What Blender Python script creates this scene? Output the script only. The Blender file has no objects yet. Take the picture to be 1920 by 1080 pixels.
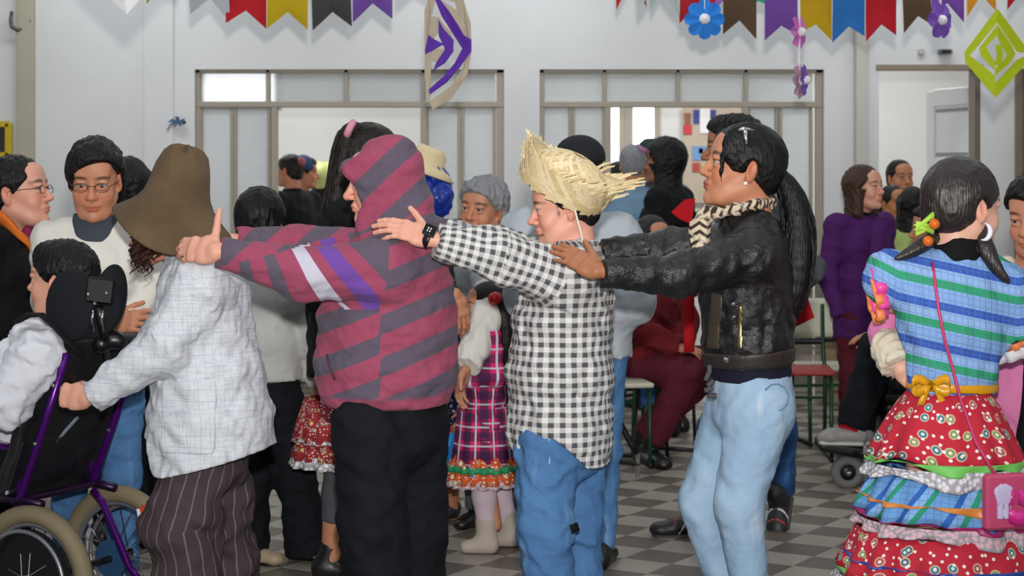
import bpy, math, random
import numpy as np
from mathutils import Vector, Matrix
random.seed(7); rng = np.random.default_rng(7)
scene = bpy.context.scene
COL = scene.collection

# ------------------------------------------------------------------ camera, world, lights
F, HOR, CAMH = 3480.0, 335.0, 1.5          # focal length in px (1920 wide), horizon row, camera height
cam = bpy.data.cameras.new('camera'); cam.sensor_fit = 'HORIZONTAL'; cam.sensor_width = 36.0
cam.lens = 36.0 * F / 1920.0
cam.shift_y = -(540.0 - HOR) / 1920.0
cam.clip_end = 100
cam.dof.use_dof = True; cam.dof.focus_distance = 5.8; cam.dof.aperture_fstop = 5.6
camo = bpy.data.objects.new('camera', cam); COL.objects.link(camo)
camo.location = (0, 0, CAMH); camo.rotation_euler = (math.pi / 2, 0, 0)
scene.camera = camo

world = bpy.data.worlds.new('world'); scene.world = world; world.use_nodes = True
world.node_tree.nodes['Background'].inputs[0].default_value = (0.86, 0.93, 1.0, 1)
world.node_tree.nodes['Background'].inputs[1].default_value = 0.62

def lamp(name, kind, loc, energy, color=(1, 1, 1), rot=(0, 0, 0), **kw):
    l = bpy.data.lights.new(name, kind); l.energy = energy; l.color = color
    for k, v in kw.items(): setattr(l, k, v)
    o = bpy.data.objects.new(name, l); COL.objects.link(o); o.location = loc; o.rotation_euler = rot
    return o
# the photographer's flash, just above the camera
lamp('camera_flash', 'SPOT', (0.02, 0.0, CAMH + 0.30), 1300, (1, 0.97, 0.93), (math.radians(90), 0, 0),
     spot_size=math.radians(54), spot_blend=1.0, shadow_soft_size=0.05)
# unseen area lights added under the ceiling for ambient brightness
for lx in (-2.6, 0.0, 2.6):
    for ly in (3.0, 6.0, 9.0, 11.6):
        lamp('hall_ambient_light', 'AREA', (lx, ly, 3.5), 15.5, (0.93, 0.97, 1.0), (0, 0, 0), shape='RECTANGLE', size=1.3, size_y=0.4)
# added unseen area lights that brighten the back room and its glass
for lx in (-2.4, 0.6, 2.6):
    lamp('back_room_fill_light', 'AREA', (lx, 14.9, 3.3), 48, (1.0, 0.98, 0.95), (0, 0, 0), shape='RECTANGLE', size=1.3, size_y=0.5)

vs = scene.view_settings
vs.view_transform = 'Standard'; vs.look = 'None'; vs.exposure = 0.0; vs.gamma = 1.0; vs.use_curve_mapping = False

def P(x, y, d):
    """a point seen at photograph pixel (x, y) standing d metres from the camera"""
    return np.array([(x - 960.0) / F * d, d, CAMH - (y - HOR) / F * d])
def A(*v): return np.array(v, float)
def nrm(v):
    v = np.asarray(v, float); return v / (np.linalg.norm(v) + 1e-12)

# ------------------------------------------------------------------ objects
def tag(o, label=None, cat=None, group=None, kind=None):
    if label: o['label'] = label
    if cat: o['category'] = cat
    if group: o['group'] = group
    if kind: o['kind'] = kind
    return o
def link(name, me, parent=None, mat=None, origin=None):
    o = bpy.data.objects.new(name, me); COL.objects.link(o)
    if parent is not None: o.parent = parent
    if origin is not None: o.location = origin
    if mat is not None and me is not None:
        for m in (mat if isinstance(mat, (list, tuple)) else [mat]): me.materials.append(m)
    return o
def empty(name, loc, label=None, cat=None, group=None):
    o = bpy.data.objects.new(name, None); COL.objects.link(o); o.location = loc; o.empty_display_size = 0.1
    return tag(o, label, cat, group)
def np_mesh(name, V, Fc, smooth=True, attrs=None, matidx=None):
    """V (n,3) array; Fc: (m,k) array or list of index tuples"""
    me = bpy.data.meshes.new(name)
    V = np.asarray(V, np.float32)
    if isinstance(Fc, np.ndarray):
        m, k = Fc.shape
        me.vertices.add(len(V)); me.vertices.foreach_set('co', V.ravel())
        me.loops.add(m * k); me.loops.foreach_set('vertex_index', Fc.astype(np.int32).ravel())
        me.polygons.add(m)
        me.polygons.foreach_set('loop_start', np.arange(0, m * k, k, dtype=np.int32))
        me.polygons.foreach_set('loop_total', np.full(m, k, np.int32))
    else:
        me.from_pydata(V.tolist(), [], [tuple(f) for f in Fc])
    if matidx is not None: me.polygons.foreach_set('material_index', np.asarray(matidx, np.int32))
    me.update(calc_edges=True)
    if smooth: me.polygons.foreach_set('use_smooth', np.ones(len(me.polygons), bool))
    for nm, arr in (attrs or {}).items():
        arr = np.asarray(arr, np.float32)
        if arr.ndim == 1:
            a = me.attributes.new(nm, 'FLOAT', 'POINT'); a.data.foreach_set('value', arr)
        elif arr.shape[1] == 3 and len(arr) != len(V):
            a = me.attributes.new(nm, 'FLOAT_VECTOR', 'CORNER'); a.data.foreach_set('vector', arr.ravel())
        elif arr.shape[1] == 3:
            a = me.attributes.new(nm, 'FLOAT_VECTOR', 'POINT'); a.data.foreach_set('vector', arr.ravel())
        else:
            a = me.attributes.new(nm, 'FLOAT_COLOR', 'POINT'); a.data.foreach_set('color', arr.ravel())
    return me

class MB:
    """mesh builder: boxes, tubes, lathes, sheets gathered into one mesh"""
    def __init__(s): s.V = []; s.F = []; s.n = 0
    def raw(s, V, Fc):
        V = np.asarray(V, float); s.V.append(V)
        s.F += [tuple(int(i) + s.n for i in f) for f in Fc]; s.n += len(V); return s
    def box(s, c, half, R=None, bev=0.0):
        c = np.asarray(c, float); h = np.asarray(half, float)
        if bev <= 0:
            V = np.array([[i, j, k] for i in (-1, 1) for j in (-1, 1) for k in (-1, 1)], float) * h
            Fc = [(0, 1, 3, 2), (4, 6, 7, 5), (0, 4, 5, 1), (2, 3, 7, 6), (0, 2, 6, 4), (1, 5, 7, 3)]
        else:
            b = min(bev, h.min() * 0.9); V = []; idx = {}
            for i in (-1, 1):
                for j in (-1, 1):
                    for k in (-1, 1):
                        for ax in range(3):
                            p = np.array([i, j, k], float) * (h - b); p[ax] += (i, j, k)[ax] * b
                            idx[(i, j, k, ax)] = len(V); V.append(p)
            Fc = []
            for ax in range(3):
                o1, o2 = (ax + 1) % 3, (ax + 2) % 3
                for sg in (-1, 1):
                    q = []
                    for a, bb in ((-1, -1), (1, -1), (1, 1), (-1, 1)):
                        t = [0, 0, 0]; t[ax] = sg; t[o1] = a; t[o2] = bb; q.append(idx[(*t, ax)])
                    Fc.append(q if sg > 0 else q[::-1])
                for a in (-1, 1):
                    for bb in (-1, 1):
                        q = []
                        for sg, who in ((-1, o1), (1, o1), (1, o2), (-1, o2)):
                            t = [0, 0, 0]; t[ax] = sg; t[o1] = a; t[o2] = bb; q.append(idx[(*t, who)])
                        Fc.append(q if a * bb > 0 else q[::-1])
            for i in (-1, 1):
                for j in (-1, 1):
                    for k in (-1, 1):
                        q = [idx[(i, j, k, 0)], idx[(i, j, k, 1)], idx[(i, j, k, 2)]]
                        Fc.append(q if i * j * k > 0 else q[::-1])
            V = np.array(V)
        if R is not None: V = V @ np.asarray(R).T
        return s.raw(V + c, Fc)
    def tube(s, pts, r, seg=8, closed=False, cap=True, flat=None):
        pts = np.asarray(pts, float); n = len(pts)
        r = np.broadcast_to(np.asarray(r, float), (n,))
        T = np.zeros_like(pts)
        for i in range(n):
            a = pts[(i - 1) % n] if (closed or i > 0) else pts[i]
            b = pts[(i + 1) % n] if (closed or i < n - 1) else pts[i]
            T[i] = nrm(b - a)
        u = nrm(np.cross(T[0], (0, 0, 1) if abs(T[0][2]) < 0.9 else (1, 0, 0)))
        V = []; ang = np.linspace(0, 2 * math.pi, seg, endpoint=False)
        for i in range(n):
            u = nrm(u - T[i] * np.dot(u, T[i])); v = np.cross(T[i], u)
            f = 1.0 if flat is None else flat
            for a in ang: V.append(pts[i] + r[i] * (math.cos(a) * u + f * math.sin(a) * v))
        Fc = []
        for i in range(n if closed else n - 1):
            for j in range(seg):
                a, b = i * seg + j, i * seg + (j + 1) % seg
                i2 = (i + 1) % n
                Fc.append((a, b, i2 * seg + (j + 1) % seg, i2 * seg + j))
        if cap and not closed:
            Fc.append(tuple(range(seg))[::-1]); Fc.append(tuple((n - 1) * seg + j for j in range(seg)))
        return s.raw(V, Fc)
    def lathe(s, prof, c=(0, 0, 0), R=None, seg=32, mod=None):
        """prof: (radius, height) pairs"""
        V = []; m = len(prof)
        for j in range(seg):
            a = 2 * math.pi * j / seg
            for i, (r, z) in enumerate(prof):
                if mod: r, z = mod(a, i, r, z)
                V.append((r * math.cos(a), r * math.sin(a), z))
        V = np.array(V)
        if R is not None: V = V @ np.asarray(R).T
        Fc = []
        for j in range(seg):
            k = (j + 1) % seg
            for i in range(m - 1): Fc.append((j * m + i, k * m + i, k * m + i + 1, j * m + i + 1))
        return s.raw(V + np.asarray(c, float), Fc)
    def grid(s, G, thick=None):
        """G: (a,b,3) sheet; with thick, a closed slab"""
        G = np.asarray(G, float); a, b = G.shape[:2]
        if thick is None:
            return s.raw(G.reshape(-1, 3), [(i * b + j, i * b + j + 1, (i + 1) * b + j + 1, (i + 1) * b + j) for i in range(a - 1) for j in range(b - 1)])
        du = np.gradient(G, axis=0); dv = np.gradient(G, axis=1)
        N = np.cross(du, dv); N /= (np.linalg.norm(N, axis=2, keepdims=True) + 1e-9)
        V = np.concatenate([(G + N * thick / 2).reshape(-1, 3), (G - N * thick / 2).reshape(-1, 3)]); o = a * b; Fc = []
        for i in range(a - 1):
            for j in range(b - 1):
                q = (i * b + j, i * b + j + 1, (i + 1) * b + j + 1, (i + 1) * b + j)
                Fc.append(q[::-1]); Fc.append(tuple(t + o for t in q))
        rim = [j for j in range(b)] + [i * b + b - 1 for i in range(1, a)] + [(a - 1) * b + j for j in range(b - 2, -1, -1)] + [i * b for i in range(a - 2, 0, -1)]
        for i in range(len(rim)):
            p, q = rim[i], rim[(i + 1) % len(rim)]; Fc.append((p, q, q + o, p + o))
        return s.raw(V, Fc)
    def poly(s, pts, nrmv, thick):
        """flat polygon (list of 3-D points, fan-safe or not) given a thickness along nrmv"""
        pts = np.asarray(pts, float); n = len(pts); nv = nrm(nrmv) * thick / 2
        V = np.concatenate([pts + nv, pts - nv])
        Fc = [tuple(range(n)), tuple(range(2 * n - 1, n - 1, -1))]
        Fc += [(i, i + n, (i + 1) % n + n, (i + 1) % n) for i in range(n)]
        return s.raw(V, Fc)
    def build(s, name, mat=None, parent=None, origin=(0, 0, 0), smooth=False, attrs=None, auto=None):
        V = np.concatenate(s.V) - np.asarray(origin, float)
        me = np_mesh(name, V, s.F, smooth=smooth, attrs=attrs)
        o = link(name, me, parent, mat)
        if parent is None: o.location = origin
        return o

def Rz(a):
    c, s = math.cos(a), math.sin(a); return np.array([[c, -s, 0], [s, c, 0], [0, 0, 1]])
def Rx(a):
    c, s = math.cos(a), math.sin(a); return np.array([[1, 0, 0], [0, c, -s], [0, s, c]])
def Ry(a):
    c, s = math.cos(a), math.sin(a); return np.array([[c, 0, s], [0, 1, 0], [-s, 0, c]])
rad = math.radians

# ------------------------------------------------------------------ implicit surfaces (bodies, heads, hands, clothes)
class Shape:
    def __init__(s): s.ops = []; s.lo = np.full(3, 1e9); s.hi = np.full(3, -1e9); s.disp = None
    def _ext(s, lo, hi):
        s.lo = np.minimum(s.lo, lo); s.hi = np.maximum(s.hi, hi)
    def cone(s, a, b, ra, rb, k=0.02, op='u', flata=False, flatb=False):
        a = np.asarray(a, float); b = np.asarray(b, float); ab = b - a; L2 = float(ab @ ab) + 1e-12; L = math.sqrt(L2)
        lo = np.minimum(a - ra, b - rb); hi = np.maximum(a + ra, b + rb)
        def fn(X, Y, Z):
            x, y, z = X - a[0], Y - a[1], Z - a[2]
            t0 = (x * ab[0] + y * ab[1] + z * ab[2]) / L2
            t = np.clip(t0, 0, 1)
            d = np.sqrt((x - t * ab[0]) ** 2 + (y - t * ab[1]) ** 2 + (z - t * ab[2]) ** 2) - (ra + (rb - ra) * t)
            if flatb: d = np.maximum(d, (t0 - 1) * L)
            if flata: d = np.maximum(d, -t0 * L)
            return d
        if op == 'u': s._ext(lo, hi)
        s.ops.append((op, lo, hi, fn, k)); return s
    def chain(s, pts, rs, k=0.02, flata=False, flatb=False):
        for i in range(len(pts) - 1):
            s.cone(pts[i], pts[i + 1], rs[i], rs[i + 1], k, 'u', flata and i == 0, flatb and i == len(pts) - 2)
        return s
    def ecap(s, a, b, ra, rb, u, k=0.03, op='u', flata=False, flatb=False):
        """elliptic capsule: half-widths (along u, across u) at both ends"""
        a = np.asarray(a, float); b = np.asarray(b, float); ab = b - a; L = float(np.linalg.norm(ab)); w = ab / (L + 1e-12)
        u = nrm(np.asarray(u, float) - w * np.dot(u, w)); v = np.cross(w, u)
        m = max(*ra, *rb); lo = np.minimum(a, b) - m; hi = np.maximum(a, b) + m
        def fn(X, Y, Z):
            x, y, z = X - a[0], Y - a[1], Z - a[2]
            q = x * w[0] + y * w[1] + z * w[2]
            t = np.clip(q / L, 0, 1)
            r1 = ra[0] + (rb[0] - ra[0]) * t; r2 = ra[1] + (rb[1] - ra[1]) * t
            e = q - t * L; rm = np.minimum(r1, r2)
            uu = x * u[0] + y * u[1] + z * u[2]; vv = x * v[0] + y * v[1] + z * v[2]
            d = (np.sqrt((uu / r1) ** 2 + (vv / r2) ** 2 + (e / (rm * 0.8)) ** 2) - 1) * rm
            if flatb: d = np.maximum(d, q - L)
            if flata: d = np.maximum(d, -q)
            return d
        if op == 'u': s._ext(lo, hi)
        s.ops.append((op, lo, hi, fn, k)); return s
    def ell(s, c, r, R=None, k=0.02, op='u'):
        c = np.asarray(c, float); r = np.asarray(r, float) * np.ones(3); R = np.eye(3) if R is None else np.asarray(R)
        ext = np.sqrt(((R * r) ** 2).sum(1)); lo = c - ext; hi = c + ext; rm = float(r.min())
        def fn(X, Y, Z):
            x, y, z = X - c[0], Y - c[1], Z - c[2]
            p = [(x * R[0, i] + y * R[1, i] + z * R[2, i]) / r[i] for i in range(3)]
            k0 = np.sqrt(p[0] ** 2 + p[1] ** 2 + p[2] ** 2)
            k1 = np.sqrt((p[0] / r[0]) ** 2 + (p[1] / r[1]) ** 2 + (p[2] / r[2]) ** 2)
            return k0 * (k0 - 1) / (k1 + 1e-6)
        if op == 'u': s._ext(lo, hi)
        s.ops.append((op, lo, hi, fn, k)); return s
    def box(s, c, h, R=None, rnd=0.005, k=0.01, op='u'):
        c = np.asarray(c, float); h = np.asarray(h, float); R = np.eye(3) if R is None else np.asarray(R)
        ext = (np.abs(R) * h).sum(1); lo = c - ext; hi = c + ext
        def fn(X, Y, Z):
            x, y, z = X - c[0], Y - c[1], Z - c[2]
            q = [np.abs(x * R[0, i] + y * R[1, i] + z * R[2, i]) - (h[i] - rnd) for i in range(3)]
            o = np.sqrt(sum(np.maximum(t, 0) ** 2 for t in q))
            return o + np.minimum(np.maximum(np.maximum(q[0], q[1]), q[2]), 0) - rnd
        if op == 'u': s._ext(lo, hi)
        s.ops.append((op, lo, hi, fn, k)); return s
    def plane(s, p, n, op='cut'):
        """remove what lies on the side n points to"""
        p = np.asarray(p, float); n = nrm(n)
        s.ops.append(('cut', None, None, lambda X, Y, Z: (X - p[0]) * n[0] + (Y - p[1]) * n[1] + (Z - p[2]) * n[2], 0)); return s
    def func(s, fn):
        s.ops.append(('cut', None, None, fn, 0)); return s
    def keep_off(s, fn):
        s.ops.append(('off', None, None, fn, 0)); return s
    def mesh(s, h):
        pad = h * 2.5
        lo = s.lo - pad; hi = s.hi + pad
        n = np.maximum(np.ceil((hi - lo) / h).astype(int) + 1, 4)
        ax = [(lo[i] + h * np.arange(n[i])).astype(np.float32) for i in range(3)]
        G = np.full(n, 0.5, np.float32)
        done = False
        for op, plo, phi, fn, k in s.ops:
            if op in ('cut', 'off'):
                if s.disp is not None and not done:
                    G += s.disp(ax[0][:, None, None], ax[1][None, :, None], ax[2][None, None, :]); done = True
                G = np.maximum(G, fn(ax[0][:, None, None], ax[1][None, :, None], ax[2][None, None, :])).astype(np.float32); continue
            m = k + 2.5 * h
            i0 = np.clip(np.floor((plo - m - lo) / h).astype(int), 0, n - 1); i1 = np.clip(np.ceil((phi + m - lo) / h).astype(int) + 1, 1, n)
            if (i1 <= i0).any(): continue
            sl = tuple(slice(i0[i], i1[i]) for i in range(3))
            d = fn(ax[0][sl[0]][:, None, None], ax[1][sl[1]][None, :, None], ax[2][sl[2]][None, None, :]).astype(np.float32)
            g = G[sl]
            if op == 'u':
                hh = np.maximum(k - np.abs(g - d), 0) / k if k > 0 else 0
                G[sl] = np.minimum(g, d) - hh * hh * k * 0.25
            elif op == 's':
                hh = np.maximum(k - np.abs(g + d), 0) / k if k > 0 else 0
                G[sl] = np.maximum(g, -d) + hh * hh * k * 0.25
        if s.disp is not None and not done:
            G += s.disp(ax[0][:, None, None], ax[1][None, :, None], ax[2][None, None, :])
        return surface_nets(G, lo, h)

def surface_nets(G, lo, h):
    S = G < 0
    n = np.array(G.shape) - 1
    cnt = np.zeros(n, np.int8)
    for i in (0, 1):
        for j in (0, 1):
            for k in (0, 1): cnt += S[i:i + n[0], j:j + n[1], k:k + n[2]]
    act = (cnt > 0) & (cnt < 8)
    I, J, K = np.nonzero(act); N = len(I)
    idx = np.full(n, -1, np.int32); idx[I, J, K] = np.arange(N)
    acc = np.zeros((N, 3), np.float32); num = np.zeros(N, np.float32)
    cor = [(i, j, k) for i in (0, 1) for j in (0, 1) for k in (0, 1)]
    val = {c: G[I + c[0], J + c[1], K + c[2]] for c in cor}
    for a in cor:
        for axx in range(3):
            if a[axx]: continue
            b = list(a); b[axx] = 1; b = tuple(b)
            va, vb = val[a], val[b]; m = (va < 0) != (vb < 0)
            t = np.where(m, va / np.where(m, va - vb, 1), 0)
            for q in range(3): acc[:, q] += np.where(m, a[q] + (t if q == axx else 0), 0)
            num += m
    V = (acc / num[:, None] + np.stack([I, J, K], 1)) * h + lo
    quads = []
    for axx in range(3):
        o1, o2 = (axx + 1) % 3, (axx + 2) % 3
        a = [slice(None)] * 3; b = [slice(None)] * 3
        a[axx] = slice(0, -1); b[axx] = slice(1, None)
        for o in (o1, o2): a[o] = slice(1, -1); b[o] = slice(1, -1)
        s0, s1 = S[tuple(a)], S[tuple(b)]
        E = np.argwhere(s0 != s1)
        if not len(E): continue
        flip = s0[E[:, 0], E[:, 1], E[:, 2]]
        base = E.copy(); base[:, o1] += 1; base[:, o2] += 1
        def cell(d1, d2):
            c = base.copy(); c[:, o1] += d1; c[:, o2] += d2; return idx[c[:, 0], c[:, 1], c[:, 2]]
        q = np.stack([cell(-1, -1), cell(0, -1), cell(0, 0), cell(-1, 0)], 1)
        q[~flip] = q[~flip][:, ::-1]
        quads.append(q)
    Q = np.concatenate(quads) if quads else np.zeros((0, 4), int)
    Q = Q[(Q >= 0).all(1)]
    return V.astype(np.float64), Q

def relax(V, Q, it=2, lam=0.5):
    e = np.concatenate([Q[:, [0, 1]], Q[:, [1, 2]], Q[:, [2, 3]], Q[:, [3, 0]]]); e = np.concatenate([e, e[:, ::-1]])
    deg = np.bincount(e[:, 0], minlength=len(V))[:, None].astype(float)
    for _ in range(it):
        S = np.stack([np.bincount(e[:, 0], weights=V[e[:, 1], q], minlength=len(V)) for q in range(3)], 1)
        V = V + lam * (S / np.maximum(deg, 1) - V)
    return V

def folds(amp, scale, seed, stretch=(1, 1, 1)):
    """soft cloth folds: a few warped waves"""
    r = np.random.default_rng(seed); D = r.normal(size=(6, 3)) * np.asarray(stretch); D /= np.linalg.norm(D, axis=1, keepdims=True)
    fr = r.uniform(0.6, 1.7, 6) * 2 * math.pi / scale; ph = r.uniform(0, 6.28, 6)
    def f(X, Y, Z):
        w = 0; warp = 0.6 * np.sin(X * fr[0] * 0.5 + Z * fr[1] * 0.45 + ph[0]) + 0.6 * np.sin(Y * fr[1] * 0.5 - Z * fr[2] * 0.4 + ph[1])
        for i in range(6):
            w = w + np.sin((X * D[i, 0] + Y * D[i, 1] + Z * D[i, 2]) * fr[i] + ph[i] + 1.5 * warp)
        return (amp / 2.6) * w
    return f
def polycoord(V, pts):
    """arc length along and distance from a polyline, plus angle about it"""
    pts = np.asarray(pts, float); best = np.full(len(V), 1e9); S = np.zeros(len(V)); W = np.zeros(len(V)); acc = 0
    for i in range(len(pts) - 1):
        a, b = pts[i], pts[i + 1]; ab = b - a; L = np.linalg.norm(ab); w = ab / L
        t0 = (V - a) @ w
        t = np.clip(t0, 0, L)
        d = np.linalg.norm(V - a - t[:, None] * w, axis=1); m = d < best
        u = nrm(np.cross(w, (0.05, 1, 0.1))); v = np.cross(w, u); rel = V - a
        ang = np.arctan2(rel @ v, rel @ u)
        tt = t0 if i in (0, len(pts) - 2) else t
        S[m] = acc + tt[m]; W[m] = ang[m]; best[m] = d[m]; acc += L
    return S, best, W

# ------------------------------------------------------------------ materials
def lin(c):
    if isinstance(c, str): c = tuple(int(c[i:i + 2], 16) / 255 for i in (0, 2, 4))
    return tuple((x / 12.92 if x <= 0.04045 else ((x + 0.055) / 1.055) ** 2.4) for x in c[:3]) + (1.0,)
class NT:
    def __init__(s, name, rough=0.6, spec=0.5, metal=0.0):
        s.mat = bpy.data.materials.new(name); s.mat.use_nodes = True
        s.t = s.mat.node_tree; s.b = s.t.nodes['Principled BSDF']
        s.b.inputs['Roughness'].default_value = rough; s.b.inputs['Specular IOR Level'].default_value = spec
        s.b.inputs['Metallic'].default_value = metal
    def new(s, k): return s.t.nodes.new(k)
    def put(s, sock, v):
        if isinstance(v, bpy.types.NodeSocket): s.t.links.new(v, sock)
        elif isinstance(v, str): sock.default_value = lin(v)
        else: sock.default_value = v
    def m(s, op, a, b=0.0, c=0.0):
        n = s.new('ShaderNodeMath'); n.operation = op
        s.put(n.inputs[0], a); s.put(n.inputs[1], b); s.put(n.inputs[2], c); return n.outputs[0]
    def attr(s, name):
        n = s.new('ShaderNodeAttribute'); n.attribute_name = name; return n.outputs
    def obj(s): return s.new('ShaderNodeTexCoord').outputs['Object']
    def sep(s, v):
        n = s.new('ShaderNodeSeparateXYZ'); s.put(n.inputs[0], v); return n.outputs
    def comb(s, x, y, z=0.0):
        n = s.new('ShaderNodeCombineXYZ')
        for i, q in enumerate((x, y, z)): s.put(n.inputs[i], q)
        return n.outputs[0]
    def noise(s, scale, vec=None, detail=3.0, stretch=None, rough=0.5, col=False):
        n = s.new('ShaderNodeTexNoise'); n.inputs['Scale'].default_value = scale; n.inputs['Detail'].default_value = detail; n.inputs['Roughness'].default_value = rough
        v = vec if vec is not None else s.obj()
        if stretch:
            mp = s.new('ShaderNodeMapping'); mp.inputs['Scale'].default_value = stretch; s.put(mp.inputs[0], v); v = mp.outputs[0]
        s.put(n.inputs['Vector'], v); return n.outputs['Color' if col else 'Fac']
    def voronoi(s, scale, vec=None, feature='F1', dim='3D', rand=1.0):
        n = s.new('ShaderNodeTexVoronoi'); n.feature = feature; n.voronoi_dimensions = dim; n.inputs['Scale'].default_value = scale
        n.inputs['Randomness'].default_value = rand
        s.put(n.inputs['Vector'], vec if vec is not None else s.obj()); return n.outputs
    def mix(s, f, a, b, mode='MIX'):
        n = s.new('ShaderNodeMix'); n.data_type = 'RGBA'; n.blend_type = mode
        s.put(n.inputs[0], f); s.put(n.inputs[6], a); s.put(n.inputs[7], b); return n.outputs[2]
    def ramp(s, f, lo, hi, a=0.0, b=1.0):
        n = s.new('ShaderNodeMapRange'); n.interpolation_type = 'SMOOTHSTEP'
        for i, q in enumerate((f, lo, hi, a, b)): s.put(n.inputs[i], q)
        return n.outputs[0]
    def steps(s, f, stops):
        n = s.new('ShaderNodeValToRGB'); n.color_ramp.interpolation = 'CONSTANT'; e = n.color_ramp.elements
        e[0].position = stops[0][0]; e[0].color = lin(stops[0][1]); e[1].position = stops[1][0]; e[1].color = lin(stops[1][1])
        for p, c in stops[2:]:
            q = e.new(p); q.color = lin(c)
        s.put(n.inputs[0], f); return n.outputs[0]
    def color(s, v): s.put(s.b.inputs['Base Color'], v); return s
    def bump(s, h, strength=0.3, dist=0.01):
        n = s.new('ShaderNodeBump'); n.inputs['Strength'].default_value = strength; n.inputs['Distance'].default_value = dist
        s.put(n.inputs['Height'], h); s.put(s.b.inputs['Normal'], n.outputs[0]); return s
    def band(s, x, period, frac, soft=0.06):
        """1 inside a repeating stripe"""
        f = s.m('FRACT', s.m('DIVIDE', x, period)); a = s.m('ABSOLUTE', s.m('SUBTRACT', f, 0.5))
        return s.ramp(a, frac / 2 + soft / 2, frac / 2 - soft / 2)

_M = {}
def plain(name, col, rough=0.6, spec=0.5, metal=0.0, var=0.12, nscale=8.0, bump=0.0, bscale=60.0, emit=None, sheen=0.0):
    if name in _M: return _M[name]
    t = NT(name, rough, spec, metal)
    c = lin(col) if isinstance(col, str) else col
    if var > 0:
        t.color(t.mix(t.noise(nscale, detail=4), tuple(x * (1 - var) for x in c[:3]) + (1,), tuple(min(1, x * (1 + var)) for x in c[:3]) + (1,)))
    else: t.color(c)
    if bump > 0: t.bump(t.noise(bscale, detail=4), bump, 0.004)
    if sheen: t.b.inputs['Sheen Weight'].default_value = sheen
    if emit: t.b.inputs['Emission Color'].default_value = c; t.b.inputs['Emission Strength'].default_value = emit
    _M[name] = t.mat; return t.mat
def cloth(name, col, var=0.15, rough=0.85, weave=500.0, bump=0.25, fade=None, nscale=5.0):
    """woven or knitted cloth: soft colour drift, wrinkle relief and weave"""
    if name in _M: return _M[name]
    t = NT(name, rough, 0.25)
    c = lin(col)
    base = t.mix(t.noise(nscale, detail=5), tuple(x * (1 - var) for x in c[:3]) + (1,), tuple(min(1, x * (1 + var)) for x in c[:3]) + (1,))
    if fade: base = t.mix(t.ramp(t.noise(3.0, detail=2), 0.45, 0.7), base, fade)
    t.color(base)
    h = t.m('ADD', t.m('MULTIPLY', t.noise(14, detail=3), 1.0), t.m('MULTIPLY', t.noise(weave, detail=1), 0.12))
    t.bump(h, bump, 0.02)
    _M[name] = t.mat; return t.mat
def hair_mat(name, col, rough=0.46, shine=0.3):
    if name in _M: return _M[name]
    t = NT(name, rough, shine)
    c = lin(col); f = t.noise(40, detail=4, stretch=(3, 3, 0.25))
    t.color(t.mix(f, tuple(x * 0.55 for x in c[:3]) + (1,), tuple(min(1, x * 1.5) for x in c[:3]) + (1,)))
    t.bump(t.noise(90, detail=3, stretch=(2.4, 2.4, 0.14)), 0.7, 0.006)
    _M[name] = t.mat; return t.mat
def skin_mat():
    t = NT('skin', 0.5, 0.35)
    c = t.attr('col')['Color']
    v = t.noise(30, detail=4)
    t.color(t.mix(t.m('MULTIPLY', v, 0.22), c, (0.62, 0.24, 0.17, 1), 'MULTIPLY'))
    t.b.inputs['Subsurface Weight'].default_value = 0.08; t.b.inputs['Subsurface Radius'].default_value = (0.01, 0.004, 0.002)
    t.bump(t.noise(220, detail=2), 0.08, 0.002)
    return t.mat
SKIN = skin_mat()

# --- dancers' fabrics
def m_hoodie():
    t = NT('striped_fleece', 0.9, 0.15)
    tc = t.sep(t.attr('tc')['Vector'])
    def stripe(x, per, frac): return t.band(x, per, frac, 0.03)
    pink = t.mix(t.noise(60, detail=3), '8c4157', '9c4b64'); grey = t.mix(t.noise(60, detail=3), '544b5a', '5f5665')
    body = t.mix(stripe(tc[0], 0.128, 0.46), pink, grey)
    k = 0.58
    arm = t.steps(t.m('DIVIDE', tc[0], k), [(q / k, c) for q, c in ((0, '5a5160'), (.045, '93455d'), (.10, '6a4596'), (.165, '93455d'), (.205, 'b9b7c6'), (.26, '93455d'), (.33, '5a5160'), (.372, '93455d'), (.42, '5a5160'), (.455, '93455d'))])
    cuff = t.m('GREATER_THAN', tc[1], 1.5)
    c = t.mix(t.m('GREATER_THAN', tc[1], 0.5), body, arm)
    c = t.mix(cuff, c, '5a2c40')
    t.color(c)
    t.bump(t.m('ADD', t.noise(16, detail=4), t.m('MULTIPLY', t.noise(420, detail=1), 0.1)), 0.35, 0.02); t.b.inputs['Sheen Weight'].default_value = 0.06
    return t.mat
def m_gingham():
    t = NT('gingham_flannel', 0.85, 0.2)
    tc = t.sep(t.attr('tc')['Vector'])
    a = t.band(tc[0], 0.0305, 0.5, 0.12); b = t.band(tc[1], 0.0305, 0.5, 0.12)
    s = t.m('ADD', a, b)
    c = t.mix(t.ramp(s, 0.1, 0.9), 'd4d3cf', 'a9a8a9'); c = t.mix(t.ramp(s, 1.1, 1.9), c, '26252b')
    t.color(t.mix(0.12, c, t.noise(300, col=True)))
    t.bump(t.noise(15, detail=4), 0.35, 0.02)
    return t.mat
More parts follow.
